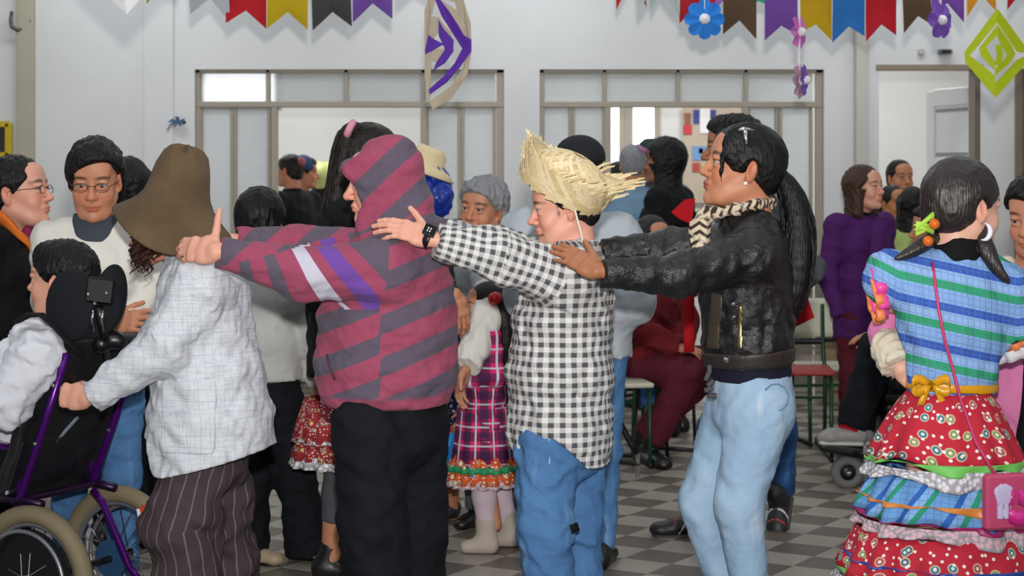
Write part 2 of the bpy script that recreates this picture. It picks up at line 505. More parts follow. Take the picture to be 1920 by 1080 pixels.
def m_blazer():
    t = NT('white_linen', 0.8, 0.25)
    o = t.obj()
    h = t.noise(60, o, 3, (0.25, 0.25, 5)); v = t.noise(60, o, 3, (5, 5, 0.12))
    w = t.m('ADD', t.ramp(h, 0.45, 0.72), t.ramp(v, 0.45, 0.72))
    s = t.sep(o)
    g = t.m('ADD', t.band(s[2], 0.034, 0.12), t.band(t.m('ADD', s[0], t.m('MULTIPLY', s[1], 0.6)), 0.03, 0.12))
    c = t.mix(t.m('MULTIPLY', w, 0.5), 'cfd2d8', 'aab1bc'); c = t.mix(t.m('MULTIPLY', g, 0.22), c, '98a0ad')
    t.color(c); t.bump(t.m('ADD', t.noise(11, detail=4), t.m('MULTIPLY', w, 0.05)), 0.4, 0.02)
    return t.mat
def m_leather():
    t = NT('black_leather', 0.42, 0.55)
    o = t.obj()
    c = t.mix(t.ramp(t.noise(7, o, 5), 0.35, 0.75), '0c0c0e', '17171a'); c = t.mix(t.ramp(t.noise(26, o, 4), 0.64, 0.82), c, '332f2c')
    t.color(c); t.put(t.b.inputs['Roughness'], t.ramp(t.noise(24, o, 3), 0.3, 0.7, 0.36, 0.58))
    t.bump(t.m('ADD', t.m('MULTIPLY', t.noise(22, o, 5), 1.2), t.m('MULTIPLY', t.voronoi(260, o)['Distance'], 0.12)), 0.42, 0.02)
    return t.mat
def m_denim(name, c0, c1, c2, fade_z=None):
    t = NT(name, 0.8, 0.2); o = t.obj()
    c = t.mix(t.ramp(t.noise(4, o, 4), 0.35, 0.7), c0, c1)
    c = t.mix(t.ramp(t.noise(9, o, 4, (1.5, 1.5, 0.4)), 0.55, 0.78), c, c2)
    c = t.mix(t.m('MULTIPLY', t.noise(340, o, 1, (1, 1, 0.3)), 0.3), c, c2)
    t.color(c); t.bump(t.m('ADD', t.noise(12, o, 5), t.m('MULTIPLY', t.noise(500, o, 1), 0.1)), 0.45, 0.02)
    return t.mat
def m_pinstripe():
    t = NT('brown_pinstripe', 0.85, 0.2); tc = t.sep(t.attr('tc')['Vector'])
    c = t.mix(t.noise(9, detail=4), '3d3236', '4c4044')
    c = t.mix(t.m('MULTIPLY', t.band(tc[0], 0.036, 0.09, 0.08), 0.6), c, '8e7f84'); t.color(c)
    t.bump(t.noise(13, detail=4), 0.5, 0.02); return t.mat
def m_crochet():
    """light blue knit with green and blue stripes"""
    t = NT('striped_knit', 0.85, 0.2); tc = t.sep(t.attr('tc')['Vector'])
    f = t.m('FRACT', t.m('DIVIDE', tc[0], 0.116))
    c = t.steps(f, [(0.0, '83a9dd'), (0.16, '2f9a68'), (0.36, '8fb2e2'), (0.62, '3a5fb9'), (0.82, '83a9dd')])
    net = t.m('MAXIMUM', t.band(tc[1], 0.018, 0.2, 0.15), t.band(tc[0], 0.0193, 0.16, 0.15))
    c = t.mix(t.m('MULTIPLY', net, 0.35), c, '6d86bb'); t.color(c)
    t.bump(t.m('SUBTRACT', t.noise(14, detail=3), t.m('MULTIPLY', net, 0.5)), 0.4, 0.01); return t.mat
def m_floral(name, base, scale, spots, centre='f2e6c8', dots='f4efe8'):
    t = NT(name, 0.75, 0.25); tc = t.attr('tc')['Vector']
    v = t.voronoi(scale, tc, dim='2D'); d = v['Distance']; cc = t.sep(v['Color'])
    pet = t.steps(cc[0], [(i / len(spots), c) for i, c in enumerate(spots)])
    big = t.m('GREATER_THAN', cc[1], 0.45)
    c = t.mix(t.m('MULTIPLY', big, t.ramp(d, 0.34, 0.28)), base, 'd9c6a0')
    c = t.mix(t.m('MULTIPLY', big, t.ramp(d, 0.27, 0.22)), c, pet)
    c = t.mix(t.m('MULTIPLY', big, t.ramp(d, 0.12, 0.08)), c, centre)
    w = t.voronoi(scale * 2.1, tc, dim='2D')
    c = t.mix(t.m('MULTIPLY', t.m('GREATER_THAN', t.sep(w['Color'])[1], 0.55), t.ramp(w['Distance'], 0.24, 0.18)), c, dots)
    t.color(c); t.bump(t.noise(25, detail=3), 0.2, 0.01); return t.mat
def m_tartan():
    t = NT('pink_tartan', 0.8, 0.2); tc = t.sep(t.attr('tc')['Vector'])
    c = t.mix(t.m('MULTIPLY', t.band(tc[0], 0.075, 0.48, 0.04), 0.75), 'cf2c68', '2c2648')
    c = t.mix(t.m('MULTIPLY', t.band(tc[1], 0.075, 0.48, 0.04), 0.7), c, '2c2648')
    c = t.mix(t.band(t.m('ADD', tc[0], 0.0375), 0.075, 0.09, 0.05), c, 'c9cfe0'); c = t.mix(t.m('MULTIPLY', t.band(t.m('ADD', tc[1], 0.0375), 0.075, 0.09, 0.05), 0.8), c, 'c9cfe0')
    t.color(c); t.bump(t.noise(18, detail=3), 0.3, 0.01); return t.mat
def m_blueplaid():
    t = NT('blue_plaid_tier', 0.8, 0.2); tc = t.sep(t.attr('tc')['Vector'])
    f = t.m('FRACT', t.m('DIVIDE', t.m('ADD', tc[0], t.m('MULTIPLY', tc[1], 0.55)), 0.12))
    c = t.steps(f, [(0, '6fa3dc'), (0.3, '2f66bd'), (0.45, '86b5e6'), (0.66, '2c9c6c'), (0.8, '6fa3dc')])
    c = t.mix(t.m('MULTIPLY', t.m('MAXIMUM', t.band(tc[1], 0.02, 0.18), t.band(tc[0], 0.02, 0.16)), 0.4), c, '4a69ab')
    t.color(c); t.bump(t.noise(25, detail=3), 0.2, 0.01); return t.mat
def m_lace(name, col):
    t = NT(name, 0.8, 0.2); tc = t.attr('tc')['Vector']
    v = t.voronoi(70, tc, dim='2D')
    t.color(t.mix(t.ramp(v['Distance'], 0.2, 0.6), col, 'a9a6ae')); t.bump(v['Distance'], 0.5, 0.01); return t.mat
def m_scarf():
    t = NT('zigzag_scarf', 0.9, 0.15); tc = t.sep(t.attr('tc')['Vector'])
    z = t.m('ADD', tc[0], t.m('MULTIPLY', t.m('ABSOLUTE', t.m('SUBTRACT', t.m('FRACT', t.m('DIVIDE', tc[1], 0.05)), 0.5)), 0.035))
    c = t.mix(t.band(z, 0.026, 0.45, 0.15), 'c9b9a0', '3a302e'); t.color(t.mix(t.ramp(t.noise(30), 0.55, 0.75), c, 'd8cbb6'))
    t.bump(t.noise(60, detail=4), 0.5, 0.01); return t.mat
def m_felt():
    t = NT('brown_felt', 0.95, 0.1); o = t.obj()
    c = t.mix(t.ramp(t.noise(9, o, 4), 0.3, 0.7), '4a3c2c', '5f4e3a'); c = t.mix(t.m('MULTIPLY', t.noise(260, o, 2), 0.5), c, '77634a')
    t.color(c); t.bump(t.noise(240, o, 2), 0.5, 0.006); t.b.inputs['Sheen Weight'].default_value = 0.06; return t.mat
def m_straw():
    t = NT('straw', 0.7, 0.3); o = t.obj()
    ri = t.new('ShaderNodeNewGeometry').outputs['Random Per Island']
    c = t.mix(t.noise(40, o, 4, (1, 1, 3)), 'b89c68', 'dcc898'); c = t.mix(t.m('MULTIPLY', ri, .75), c, 'eee0bd'); t.color(c); t.bump(t.noise(130, o, 3), 0.4, 0.005); return t.mat
M_HOOD, M_GING, M_BLAZ, M_LEATH = m_hoodie(), m_gingham(), m_blazer(), m_leather()
M_DENIM = m_denim('mid_blue_denim', '3c6496', '4c7bad', '7099c0'); M_PALE = m_denim('pale_wash_denim', '86a8c6', '9bb8d2', 'c2d0dc')
M_DARKD = m_denim('dark_denim', '1f3f68', '2a4f80', '3d659a')
M_PIN, M_CRO, M_TART, M_BPL, M_SCARF, M_FELT, M_STRAW = m_pinstripe(), m_crochet(), m_tartan(), m_blueplaid(), m_scarf(), m_felt(), m_straw()
M_RED = m_floral('red_floral', 'c02a3c', 22, ['4d6d86', 'b0566a', '8a9a6a', '3f7f9a'])
M_FLOR2 = m_floral('dark_red_floral', '9a2f34', 45, ['2f5a3a', 'c8b23a', '9a2f6a', '2a4f7a'])
M_FLOR3 = m_floral('orange_floral', 'cf5a2a', 30, ['e0b83a', 'b02a4a', '3a5a9a', 'e8dcc0'])
M_LACE = m_lace('white_lace', 'e6e4ea'); M_PLACE = m_lace('pink_lace', 'e8bcc6')
M_BLACK = cloth('black_cloth', '0c0d10', 0.25); M_NAVY = cloth('navy_knit', '16192a', 0.2); M_BLACKP = cloth('black_trouser', '0c1016', 0.25, bump=0.4)
M_WHITEK = cloth('white_knit', 'd6d3cb', 0.05, nscale=20); M_GREYK = cloth('grey_sweat', 'a9b0b7', 0.06); M_LGREY = cloth('pale_grey_knit', 'b4b4b2', 0.06)
M_CHAR = cloth('charcoal_cloth', '4b4e53', 0.1); M_WSHIRT = cloth('white_shirt', 'd8dae2', 0.04); M_REDC = cloth('red_cloth', 'b3121e', 0.1)
M_DKRED = cloth('dark_red_quilt', '6d1a20', 0.12); M_MAROON = cloth('maroon_cloth', '561827', 0.12); M_PURPLE = cloth('purple_wool', '4a1c5c', 0.12)
M_PINK = cloth('pink_fleece', 'd97fae', 0.06); M_CREAM = cloth('cream_fleece', 'cfc4b0', 0.08); M_ORANGE = cloth('orange_collar', 'cf6a22', 0.08)
M_GREYBLUE = cloth('blue_denim_shirt', '6f8fa8', 0.1); M_TIGHT = cloth('lilac_tights', 'c6b4be', 0.04); M_BOOT = cloth('beige_suede', 'b3a79b', 0.06)
M_SHOE = plain('black_shoe', '141415', 0.4, bump=0.2); M_TSHOE = plain('tan_shoe', 'a8967c', 0.5); M_SATIN = plain('yellow_satin', 'd99a12', 0.28, 0.6, var=0.2)
M_STEEL = plain('brushed_steel', 'b8bbbf', 0.3, 0.5, 1.0, var=0.1); M_CHROME = plain('chrome', 'd8d8da', 0.15, 0.5, 1.0, var=0.0); M_BRASS = plain('antique_brass', '9a8a62', 0.35, 0.5, 1.0)
M_BLKPL = plain('black_plastic', '0e0e10', 0.35, var=0.2); M_BLKVIN = plain('black_vinyl', '15161a', 0.5, bump=0.15)
M_VIOLET = plain('violet_metal', '54107a', 0.25, 0.6, 0.55, var=0.05)
H_BLACK = hair_mat('black_hair', '080708'); H_DBROWN = hair_mat('dark_brown_hair', '160f0c'); H_BROWN = hair_mat('brown_hair', '3d281b')
H_GREY = hair_mat('grey_hair', '84868a', 0.6); H_AUBURN = hair_mat('auburn_curls', '3a2118')

# ------------------------------------------------------------------ people
TONES = {'pale': 'dfb09a', 'rosy': 'd9a28c', 'tan': 'be8566', 'brown': 'a36c4c', 'olive': 'c08a6c', 'deep': '8c573b'}
def Rhead(yaw, pitch=0, roll=0): return Rz(rad(yaw)) @ Rx(rad(-pitch)) @ Ry(rad(roll))

def uv_sphere(c, r, seg=14, rings=10):
    V = []; Q = []
    for i in range(rings + 1):
        th = math.pi * i / rings
        for j in range(seg):
            a = 2 * math.pi * j / seg
            V.append((r * math.sin(th) * math.cos(a), -r * math.cos(th), r * math.sin(th) * math.sin(a)))
    for i in range(rings):
        for j in range(seg): Q.append((i * seg + j, i * seg + (j + 1) % seg, (i + 1) * seg + (j + 1) % seg, (i + 1) * seg + j))
    return np.array(V) + np.asarray(c), np.array(Q)

def make_head(c, R, s, neck, skin, brow='1a1412', vox=0.0034, wide=1.0, nose=1.0, jaw=1.0, age=0, smile=0, neck_r=0.055, ears=True, lip=None, gaze=(0, 0)):
    S = Shape(); w = wide
    S.ell((0, .014, .036), (.072 * w, .094, .080))
    S.ell((0, -.030, -.018), (.060 * w, .058, .082), k=.03)
    S.ell((0, -.038, -.072), (.047 * w * jaw, .046, .040), k=.03)
    S.ell((0, -.079, -.097), (.020 * jaw, .017, .016), k=.022)
    for q in (-1, 1):
        S.ell((q * .036 * w, -.062, -.030), (.024, .022, .026), k=.022)
        S.cone((q * .048 * w, .005, -.050), (q * .030 * w * jaw, -.055, -.090), .020, .016, k=.025)
    S.cone((-.034, -.076, .030), (.034, -.076, .030), .014, .014, k=.018)
    S.ell((0, -.060, .062), (.054 * w, .030, .036), k=.03)
    for q in (-1, 1):
        S.ell((q * .033, -.106, .009), (.017, .018, .014), k=.012, op='s')
        S.ell((q * .032, -.0828, .0174), (.0172, .0128, .0082), k=.006)
        S.ell((q * .032, -.081, -.0020), (.0155, .0105, .0058), k=.006)
    S.cone((0, -.086, .018), (0, -.107 - .006 * (nose - 1), -.022), .0075, .0100 * nose, k=.012)
    S.ell((0, -.1085 - .008 * (nose - 1), -.026), (.0125 * nose, .0125, .0105 * nose), k=.008)
    for q in (-1, 1):
        S.ell((q * .0125 * nose, -.098, -.030), (.0085, .0105, .0080), k=.006)
        S.ell((q * .0075 * nose, -.106, -.0375), (.0035, .0045, .004), k=.003, op='s')
    S.ell((0, -.088, -.055), (.024, .013, .012), k=.012)
    S.ell((0, -.0945, -.0555), (.0215 + .004 * smile, .0070, .0055), k=.005)
    S.ell((0, -.0920, -.0665), (.0185 + .003 * smile, .0080, .0065), k=.006)
    S.cone((-.024, -.094, -.0612 + .004 * smile), (0, -.105, -.0612), .0022, .0026, k=.003, op='s')
    S.cone((.024, -.094, -.0612 + .004 * smile), (0, -.105, -.0612), .0022, .0026, k=.003, op='s')
    if age:
        for q in (-1, 1): S.cone((q * .022, -.094, -.034), (q * .033, -.082, -.064), .003, .003, k=.006, op='s')
    if ears:
        for q in (-1, 1):
            E = Rz(q * .35) @ Rx(-.2)
            S.ell((q * .075 * w, .012, -.002), (.0075, .018, .031), E, k=.006)
            S.ell((q * .083 * w, .009, .004), (.006, .010, .018), E, k=.005, op='s')
            S.ell((q * .071 * w, .006, -.027), (.006, .009, .010), k=.006)
    nl = R.T @ ((np.asarray(neck) - c) / s)
    S.cone((0, .028, -.045), nl, neck_r, neck_r * 1.12, k=.03)
    V, Q = S.mesh(vox / s)
    V = relax(V, Q, 1, .4)
    base = np.array(lin(TONES.get(skin, skin))[:3]); col = np.tile(base, (len(V), 1))
    x, y, z = V.T; ax = np.abs(x)
    def blend(mask, c, f):
        f = np.clip(mask, 0, 1)[:, None] * f; return col * (1 - f) + np.asarray(c) * f
    g = lambda cx, cy, cz, sx, sy, sz: np.exp(-(((ax - cx) / sx) ** 2 + ((y - cy) / sy) ** 2 + ((z - cz) / sz) ** 2))
    col = blend(g(.036, -.075, -.03, .022, .05, .022), base * (1.12, .80, .78), .6)
    col = blend(g(0, -.11, -.026, .016, .014, .014), base * (1.08, .78, .74), .6)
    col = blend(g(.078, .01, 0, .012, .03, .035), base * (1.1, .76, .7), .6)
    lipc = np.array(lin(lip)[:3]) if lip else base * (.92, .52, .50)
    m = (np.exp(-((x / .022) ** 4)) * np.exp(-(((z + .061) / .0095) ** 4)) * (y < -.088))
    col = blend(m, lipc, .9)
    bc = np.array(lin(brow)[:3])
    bz = .030 + .004 * np.sin((ax - .012) / .042 * 3.1)
    m = np.exp(-(((ax - .034) / .021) ** 4)) * np.exp(-(((z - bz) / .0052) ** 4)) * (y < -.06)
    col = blend(m, bc, .85)
    m = np.exp(-(((ax - .032) / .017) ** 4)) * np.exp(-(((z - .0125) / .0028) ** 4)) * (y < -.08); col = blend(m, bc, .6)
    Vs, Qs, Cs = [V], [Q], [col]; n = len(V)
    for q in (-1, 1):
        ec = np.array([q * .0315, -.0785, .0080]); v, f = uv_sphere((0, 0, 0), .0122)
        v = v @ (Rz(rad(gaze[0])) @ Rx(rad(-gaze[1]))).T
        fw = Rz(rad(gaze[0])) @ Rx(rad(-gaze[1])) @ np.array([0, -1., 0])
        cs = (v @ fw) / .0122
        cc = np.where(cs[:, None] > .965, (.004, .003, .003), np.where(cs[:, None] > .82, (.045, .022, .012), (.40, .36, .34)))
        Vs.append(v + ec); Qs.append(f + n); Cs.append(cc); n += len(v)
    V = np.concatenate(Vs); Q = np.concatenate(Qs); C = np.concatenate(Cs)
    return c + s * (V @ R.T), Q, C

RELAX = ((12, 18, 12),) * 4
def make_hand(wrist, dirv, back, side, s=1.0, curl=RELAX, spread=6, thumb=(40, 20, 15), vox=0.0028, skin='pale', arm_from=None, arm_r=0.028):
    """fingers run along dirv, back is the direction the back of the hand faces; side +1 right hand, -1 left"""
    x = nrm(dirv); z = nrm(np.asarray(back, float) - x * np.dot(back, x)); y = np.cross(z, x) * side
    S = Shape(); u = (0, 1, 0)
    S.ecap((.0, 0, 0), (.045, .002, 0), (.026, .019), (.036, .016), u, k=.012)
    S.ecap((.04, .002, 0), (.086, 0, 0), (.037, .0155), (.038, .012), u, k=.012)
    S.ell((.035, .028, -.008), (.028, .016, .015), k=.014)
    S.ell((.03, -.024, -.008), (.03, .013, .013), k=.014)
    L = ((.045, .026, .022), (.050, .030, .023), (.047, .028, .022), (.036, .021, .019))
    nails = []
    for i in range(4):
        yb = (.029, .010, -.010, -.028)[i]; p = np.array([.086 - (.004, 0, .003, .012)[i], yb, .001]); az = rad((1.5 - i) * spread); pit = 0; r = (.0092, .0095, .0090, .0078)[i]
        for j in range(3):
            pit += rad(curl[i][j]); d = np.array([math.cos(pit) * math.cos(az), math.cos(pit) * math.sin(az), -math.sin(pit)])
            q = p + d * L[i][j]; S.cone(p, q, r * (1 - .07 * j), r * (1 - .07 * (j + 1)), k=.004 if j else .009); p = q
            if j == 2: nails.append(p + np.array([math.sin(pit), 0, math.cos(pit)]) * r * .7 - d * .002)
    ta, tb, tf = thumb; p = np.array([.020, .026, -.006]); r = .0125
    for j, ln in enumerate((.040, .032, .027)):
        a = rad(ta - j * tf * .5); b = rad(tb + j * tf * .35)
        d = np.array([math.cos(a) * math.cos(b), math.sin(a) * math.cos(b), -math.sin(b)]); q = p + d * ln
        S.cone(p, q, r * (1 - .1 * j), r * (1 - .1 * (j + 1)), k=.010 if j == 0 else .004); p = q
    nails.append(p + np.array([0, .3, .6]) * .009)
    M = np.stack([x, y, z], 1)
    if arm_from is not None:
        al = M.T @ ((np.asarray(arm_from) - wrist) / s); S.cone((.004, 0, 0), al, .0225, arm_r, k=.012)
    V, Q = S.mesh(vox / s)
    V = relax(V, Q, 1, .3)
    base = np.array(lin(TONES.get(skin, skin))[:3]); C = np.tile(base, (len(V), 1))
    for nl in nails:
        f = np.exp(-(np.linalg.norm(V - nl, axis=1) / .007) ** 4)[:, None] * .5; C = C * (1 - f) + base * (1.1, .85, .85) * f
    if side < 0: Q = Q[:, ::-1]
    return np.asarray(wrist) + s * (V @ M.T), Q, C

class Person:
    def __init__(p, label, origin, group=None):
        p.o = bpy.data.objects.new('person', bpy.data.meshes.new('person')); COL.objects.link(p.o)
        p.org = np.array([origin[0], origin[1], 0.0]); p.o.location = p.org
        tag(p.o, label, 'person', group); p.B = []
    def flesh(p, V, Q, C): p.B.append((V, Q, C)); return p
    def limb(p, shape, skin, vox=0.008):
        V, Q = shape.mesh(vox); return p.flesh(V, Q, np.tile(np.array(lin(TONES.get(skin, skin))[:3]), (len(V), 1)))
    def part(p, name, V, Q, mat, attrs=None, smooth=True, parent=None):
        me = np_mesh(name, V - p.org, Q if isinstance(Q, np.ndarray) else [tuple(q) for q in Q], smooth, attrs)
        return link(name, me, parent or p.o, mat)
    def shape(p, name, S, vox, mat, tc=None, rl=1, parent=None):
        V, Q = S.mesh(vox)
        if rl: V = relax(V, Q, rl, .4)
        T = tc(V) if tc else None
        if isinstance(T, tuple):                     # (class of each vertex, one coordinate set per class): stored per corner so seams stay clean
            cls, sets = T; fc = cls[Q].max(1); T = np.stack(sets)[np.repeat(fc, 4), Q.ravel()]
        return p.part(name, V, Q, mat, {'tc': T} if tc else None, parent=parent)
    def mb(p, name, mb, mat, smooth=False, parent=None, tc=None):
        V = np.concatenate(mb.V); return p.part(name, V, mb.F, mat, {'tc': tc} if tc is not None else None, smooth, parent)
    def core(p, chains, skin, vox=.014):
        S = Shape()
        for pts, rs in chains: S.chain(pts, rs, k=.03)
        return p.limb(S, skin, vox)
    def finish(p):
        n = 0; Vs, Qs, Cs = [], [], []
        for V, Q, C in p.B:
            Vs.append(V); Qs.append(Q + n); Cs.append(C); n += len(V)
        V = np.concatenate(Vs) - p.org; C = np.concatenate(Cs)
        p.o.data = np_mesh('person', V, np.concatenate(Qs), True, {'col': np.concatenate([C, np.ones((len(C), 1))], 1)})
        p.o.data.materials.append(SKIN)
        return p.o

def head_pt(c, R, s, q): return np.asarray(c) + s * (R @ np.asarray(q, float))

def hair(p, c, R, s, style, mat, vox=0.005, infl=0.0, name='hair', pony=None, seed=1, line=0.072, ear=-.012, sweep=0.0):
    """style: short, tight, bob, long, back (combed back)"""
    S = Shape(); t = {'short': .012, 'tight': .006, 'bob': .016, 'long': .014, 'back': .010, 'mop': .022}[style] + infl
    S.ell((0, .016, .038), (.072 + t, .094 + t, .080 + t * 1.15))
    if style in ('short', 'back', 'tight', 'mop'):
        S.ell((0, .062, -.02), (.052 + t, .040 + t * .6, .052), k=.03)
    if style == 'short': S.ell((0, -.050, .086), (.052, .046, .030 + t * .6), k=.03)
    if style == 'mop': S.ell((0, -.055, .075), (.062, .045, .032), k=.03)
    if style in ('bob', 'long'):
        zb = -.135 if style == 'bob' else -.24
        S.ecap((0, .035, .02), (0, .052, zb), (.086, .072), (.098, .058), (1, 0, 0), k=.04)
        for q in (-1, 1): S.cone((q * .070, -.010, .04), (q * .080, .000, zb), .030, .026, k=.03)
    if style == 'short':
        for q in (-1, 1): S.cone((q * .072, -.012, .04), (q * .073, -.008, -.012), .012, .007, k=.015)
    S.disp = folds({'tight': .0012, 'mop': .006}.get(style, .0028), .045 if style == 'mop' else .03, seed, (1, 1, .25))
    if style not in ('bob', 'long'):
        S.plane((0, .06, -.072), (0, -.25, -1))
    hl = A(0, -.088, line); er = A(0, -.012 if style in ('bob', 'long') else -.002, ear); dv = er - hl; pn = nrm((sweep * .1, dv[2], -dv[1]))
    if style in ('bob', 'long'): S.func(lambda X, Y, Z: np.minimum((Y - hl[1]) * pn[1] + (Z - hl[2]) * pn[2], Z - ear - .01) + 0 * X)
    else: S.plane(hl, pn)
    if style in ('bob', 'long'):
        def face(X, Y, Z):  # the face stays free
            return .062 - np.sqrt((X / 1.0) ** 2 + ((Y + .085) / 1.25) ** 2 + ((Z + .03) / 1.6) ** 2)
        S.func(face)
    else:
        for q in (-1, 1): S.ell((q * .082, .008, -.006), (.020, .022, .034), k=.008, op='s')
    V, Q = S.mesh(vox / s); V = relax(V, Q, 1, .4)
    o = p.part(name, c + s * (V @ R.T), Q, mat)
    return o

def strands(p, name, mat, roots, path_fn, n=60, r=.0035, seg=5, parent=None, seed=3):
    """a lock of hair: n thin tapered tubes along path_fn(i, rng) -> points"""
    g = np.random.default_rng(seed); mb = MB()
    for i in range(n):
        pts = path_fn(i, g); m = len(pts)
        mb.tube(pts, r * (1 - .75 * np.linspace(0, 1, m) ** 2), seg)
    return p.mb(name, mb, mat, True, parent)
def ponytail(p, pts, rs, mat, n=70, seed=2, r=.004, name='ponytail', wave=.004):
    pts = np.asarray(pts, float); m = 14
    tt = np.linspace(0, 1, len(pts)); ti = np.linspace(0, 1, m)
    C = np.stack([np.interp(ti, tt, pts[:, q]) for q in range(3)], 1)
    for _ in range(2): C[1:-1] = .25 * C[:-2] + .5 * C[1:-1] + .25 * C[2:]
    Rr = np.interp(ti, tt, rs)
    S = Shape(); S.chain(C, Rr * .86, k=.01); o = p.shape(name, S, .007, mat)
    def path(i, g):
        a = g.uniform(0, 6.28); q = math.sqrt(g.uniform(.35, 1)); ph = g.uniform(0, 6.28); L = int(m * g.uniform(.75, 1.0))
        out = []
        for k in range(L):
            off = np.array([math.cos(a), math.sin(a) * .9, .15 * math.sin(a * 2)]) * Rr[k] * q
            off = off + wave * math.sin(k * .9 + ph) * np.array([1, .5, 0]); out.append(C[k] + off)
        out.append(out[-1] + (C[-1] - C[-2]) * .4); return np.array(out)
    strands(p, 'lock', mat, None, path, n, r, 4, o, seed); return o

def lat_of(yaw): return A(math.cos(rad(yaw)), math.sin(rad(yaw)), 0)     # towards the person's left
def fwd_of(yaw): return A(math.sin(rad(yaw)), -math.cos(rad(yaw)), 0)

def skeleton(X, d, H, yaw, lean=0.0, g=1.0, z0=0.0):
    """upright joints for a person of height H facing yaw (0 = the camera, -90 = left in the picture)"""
    l, f = lat_of(yaw), fwd_of(yaw); o = A(X, d, z0); up = A(0, 0, 1)
    J = {}
    def at(h, a=0, b=0): return o + up * h * H + l * a * H + f * (b + lean * max(h - .5, 0)) * H
    J['hip'] = at(.53); J['waist'] = at(.61); J['chest'] = at(.73, 0, .005); J['sho'] = at(.805); J['neck'] = at(.845, 0, .0); J['head'] = at(.925, 0, .022)
    for n, q in (('L', 1), ('R', -1)):
        J['sh' + n] = at(.80, q * .112 * g); J['el' + n] = at(.625, q * .140 * g, -.012); J['wr' + n] = at(.485, q * .135 * g, .04)
        J['hp' + n] = at(.51, q * .052); J['kn' + n] = at(.275, q * .055, .012); J['an' + n] = at(.045, q * .058, -.005)
    J['f'], J['l'], J['H'], J['yaw'] = f, l, H, yaw
    return J

def torso(S, secs, lat, k=.05, flata=True):
    for i in range(len(secs) - 1):
        a, b = secs[i], secs[i + 1]
        S.ecap(a[0], b[0], (a[1], a[2]), (b[1], b[2]), lat, k, 'u', flata and i == 0)
def secs_of(J, hem=.50, g=1.0, belly=1.0, off=0.0, flare=1.0):
    s = J['H'] / 1.7
    def r(a, b): return ((a * g) * s + off, (b * g * belly) * s + off)
    ax = nrm(J['chest'] - J['hip']); hp = J['hip'] + (hem - .53) * J['H'] * A(0, 0, 1)
    return [(hp, *r(.165 * flare, .118 * flare)), (J['waist'], *r(.150, .112)), (J['chest'], *r(.165, .118)), (J['sho'] - ax * .02 * s, *r(.145, .085))]
def arm_pts(J, side): return [J['sh' + side], J['el' + side], J['wr' + side]]

def garment(p, name, mat, secs, lat, arms=(), arm_r=(.075, .06, .042), hem=None, vox=.008, amp=.004, fs=.12, seed=1, tc=None, neck=None, neck_r=.062, k=.05, extra=None, cut=None):
    S = Shape(); torso(S, secs, lat, k)
    top = secs[-1][0]
    for i, a in enumerate(arms):
        r = arm_r[i] if isinstance(arm_r[0], (tuple, list)) else arm_r
        S.cone(top + (a[0] - top) * .35, a[0], max(r[0] * .75, .05), r[0] * .92, .05)
        S.chain(a, r, k=.035, flatb=True)
    if neck is not None: S.cone(top, neck, .075, neck_r + .008, k=.03, flatb=True)
    if extra: extra(S)
    if amp:
        f1, f2 = folds(amp, fs, seed, (1, 1, 1)), folds(amp * .4, fs * .38, seed + 50, (1, 1, 1)); S.disp = lambda X, Y, Z: f1(X, Y, Z) + f2(X, Y, Z)
    if hem is not None: S.plane((0, 0, hem), (0, 0, -1))
    if cut: S.func(cut)
    return p.shape(name, S, vox, mat, tc)

def trousers(p, mat, hip, lat, legs, rs=(.098, .075, .06), waist_z=None, hipr=(.165, .115), vox=.009, amp=.004, seed=5, name='trousers', tc=None, fs=.1, waist=None):
    S = Shape()
    w = waist if waist is not None else hip + A(0, 0, .10)
    S.ecap(hip - A(0, 0, .02), w, hipr, (hipr[0] * .92, hipr[1] * .92), lat, k=.05, flatb=True)
    for i, L in enumerate(legs):
        r = rs[i] if isinstance(rs[0], (tuple, list)) else rs
        S.chain(L, r, k=.03, flatb=True)
    f1, f2 = folds(amp, fs, seed, (.6, .6, 1.2)), folds(amp * .45, fs * .4, seed + 50, (.7, .7, 1.4)); S.disp = lambda X, Y, Z: f1(X, Y, Z) + f2(X, Y, Z)
    return p.shape(name, S, vox, mat, tc)

def shoes(p, J_an, fdir, mat, s=1.0, vox=.008, sole=None, h=.05, tilt=None, name='shoe', z0=0.0):
    for a in J_an:
        S = Shape(); a = np.asarray(a, float); f = nrm(fdir); u = np.cross(f, (0, 0, 1)); z = a[2] - .045 * s if tilt else z0
        b = A(a[0], a[1], z)
        S.ecap(b - f * .05 * s + A(0, 0, .035), b + f * .10 * s + A(0, 0, .03), (.040 * s, .045 * s), (.044 * s, .036 * s), u, k=.02)
        S.ell(b + f * .15 * s + A(0, 0, .026), (.05 * s, .045 * s, .032 * s), Rz(math.atan2(f[1], f[0])), k=.03)
        S.cone(b - f * .03 * s + A(0, 0, .05), a + A(0, 0, .04), .042 * s, .044 * s, k=.02)
        S.plane((0, 0, z + .002), (0, 0, -1))
        o = p.shape(name, S, vox, mat)
        if sole is not None:
            T = Shape(); T.ecap(b - f * .045 * s + A(0, 0, .010), b + f * .145 * s + A(0, 0, .010), (.045 * s, .014), (.048 * s, .014), u, k=.01); T.plane((0, 0, z + .002), (0, 0, -1)); p.shape('sole', T, vox, sole, parent=o)

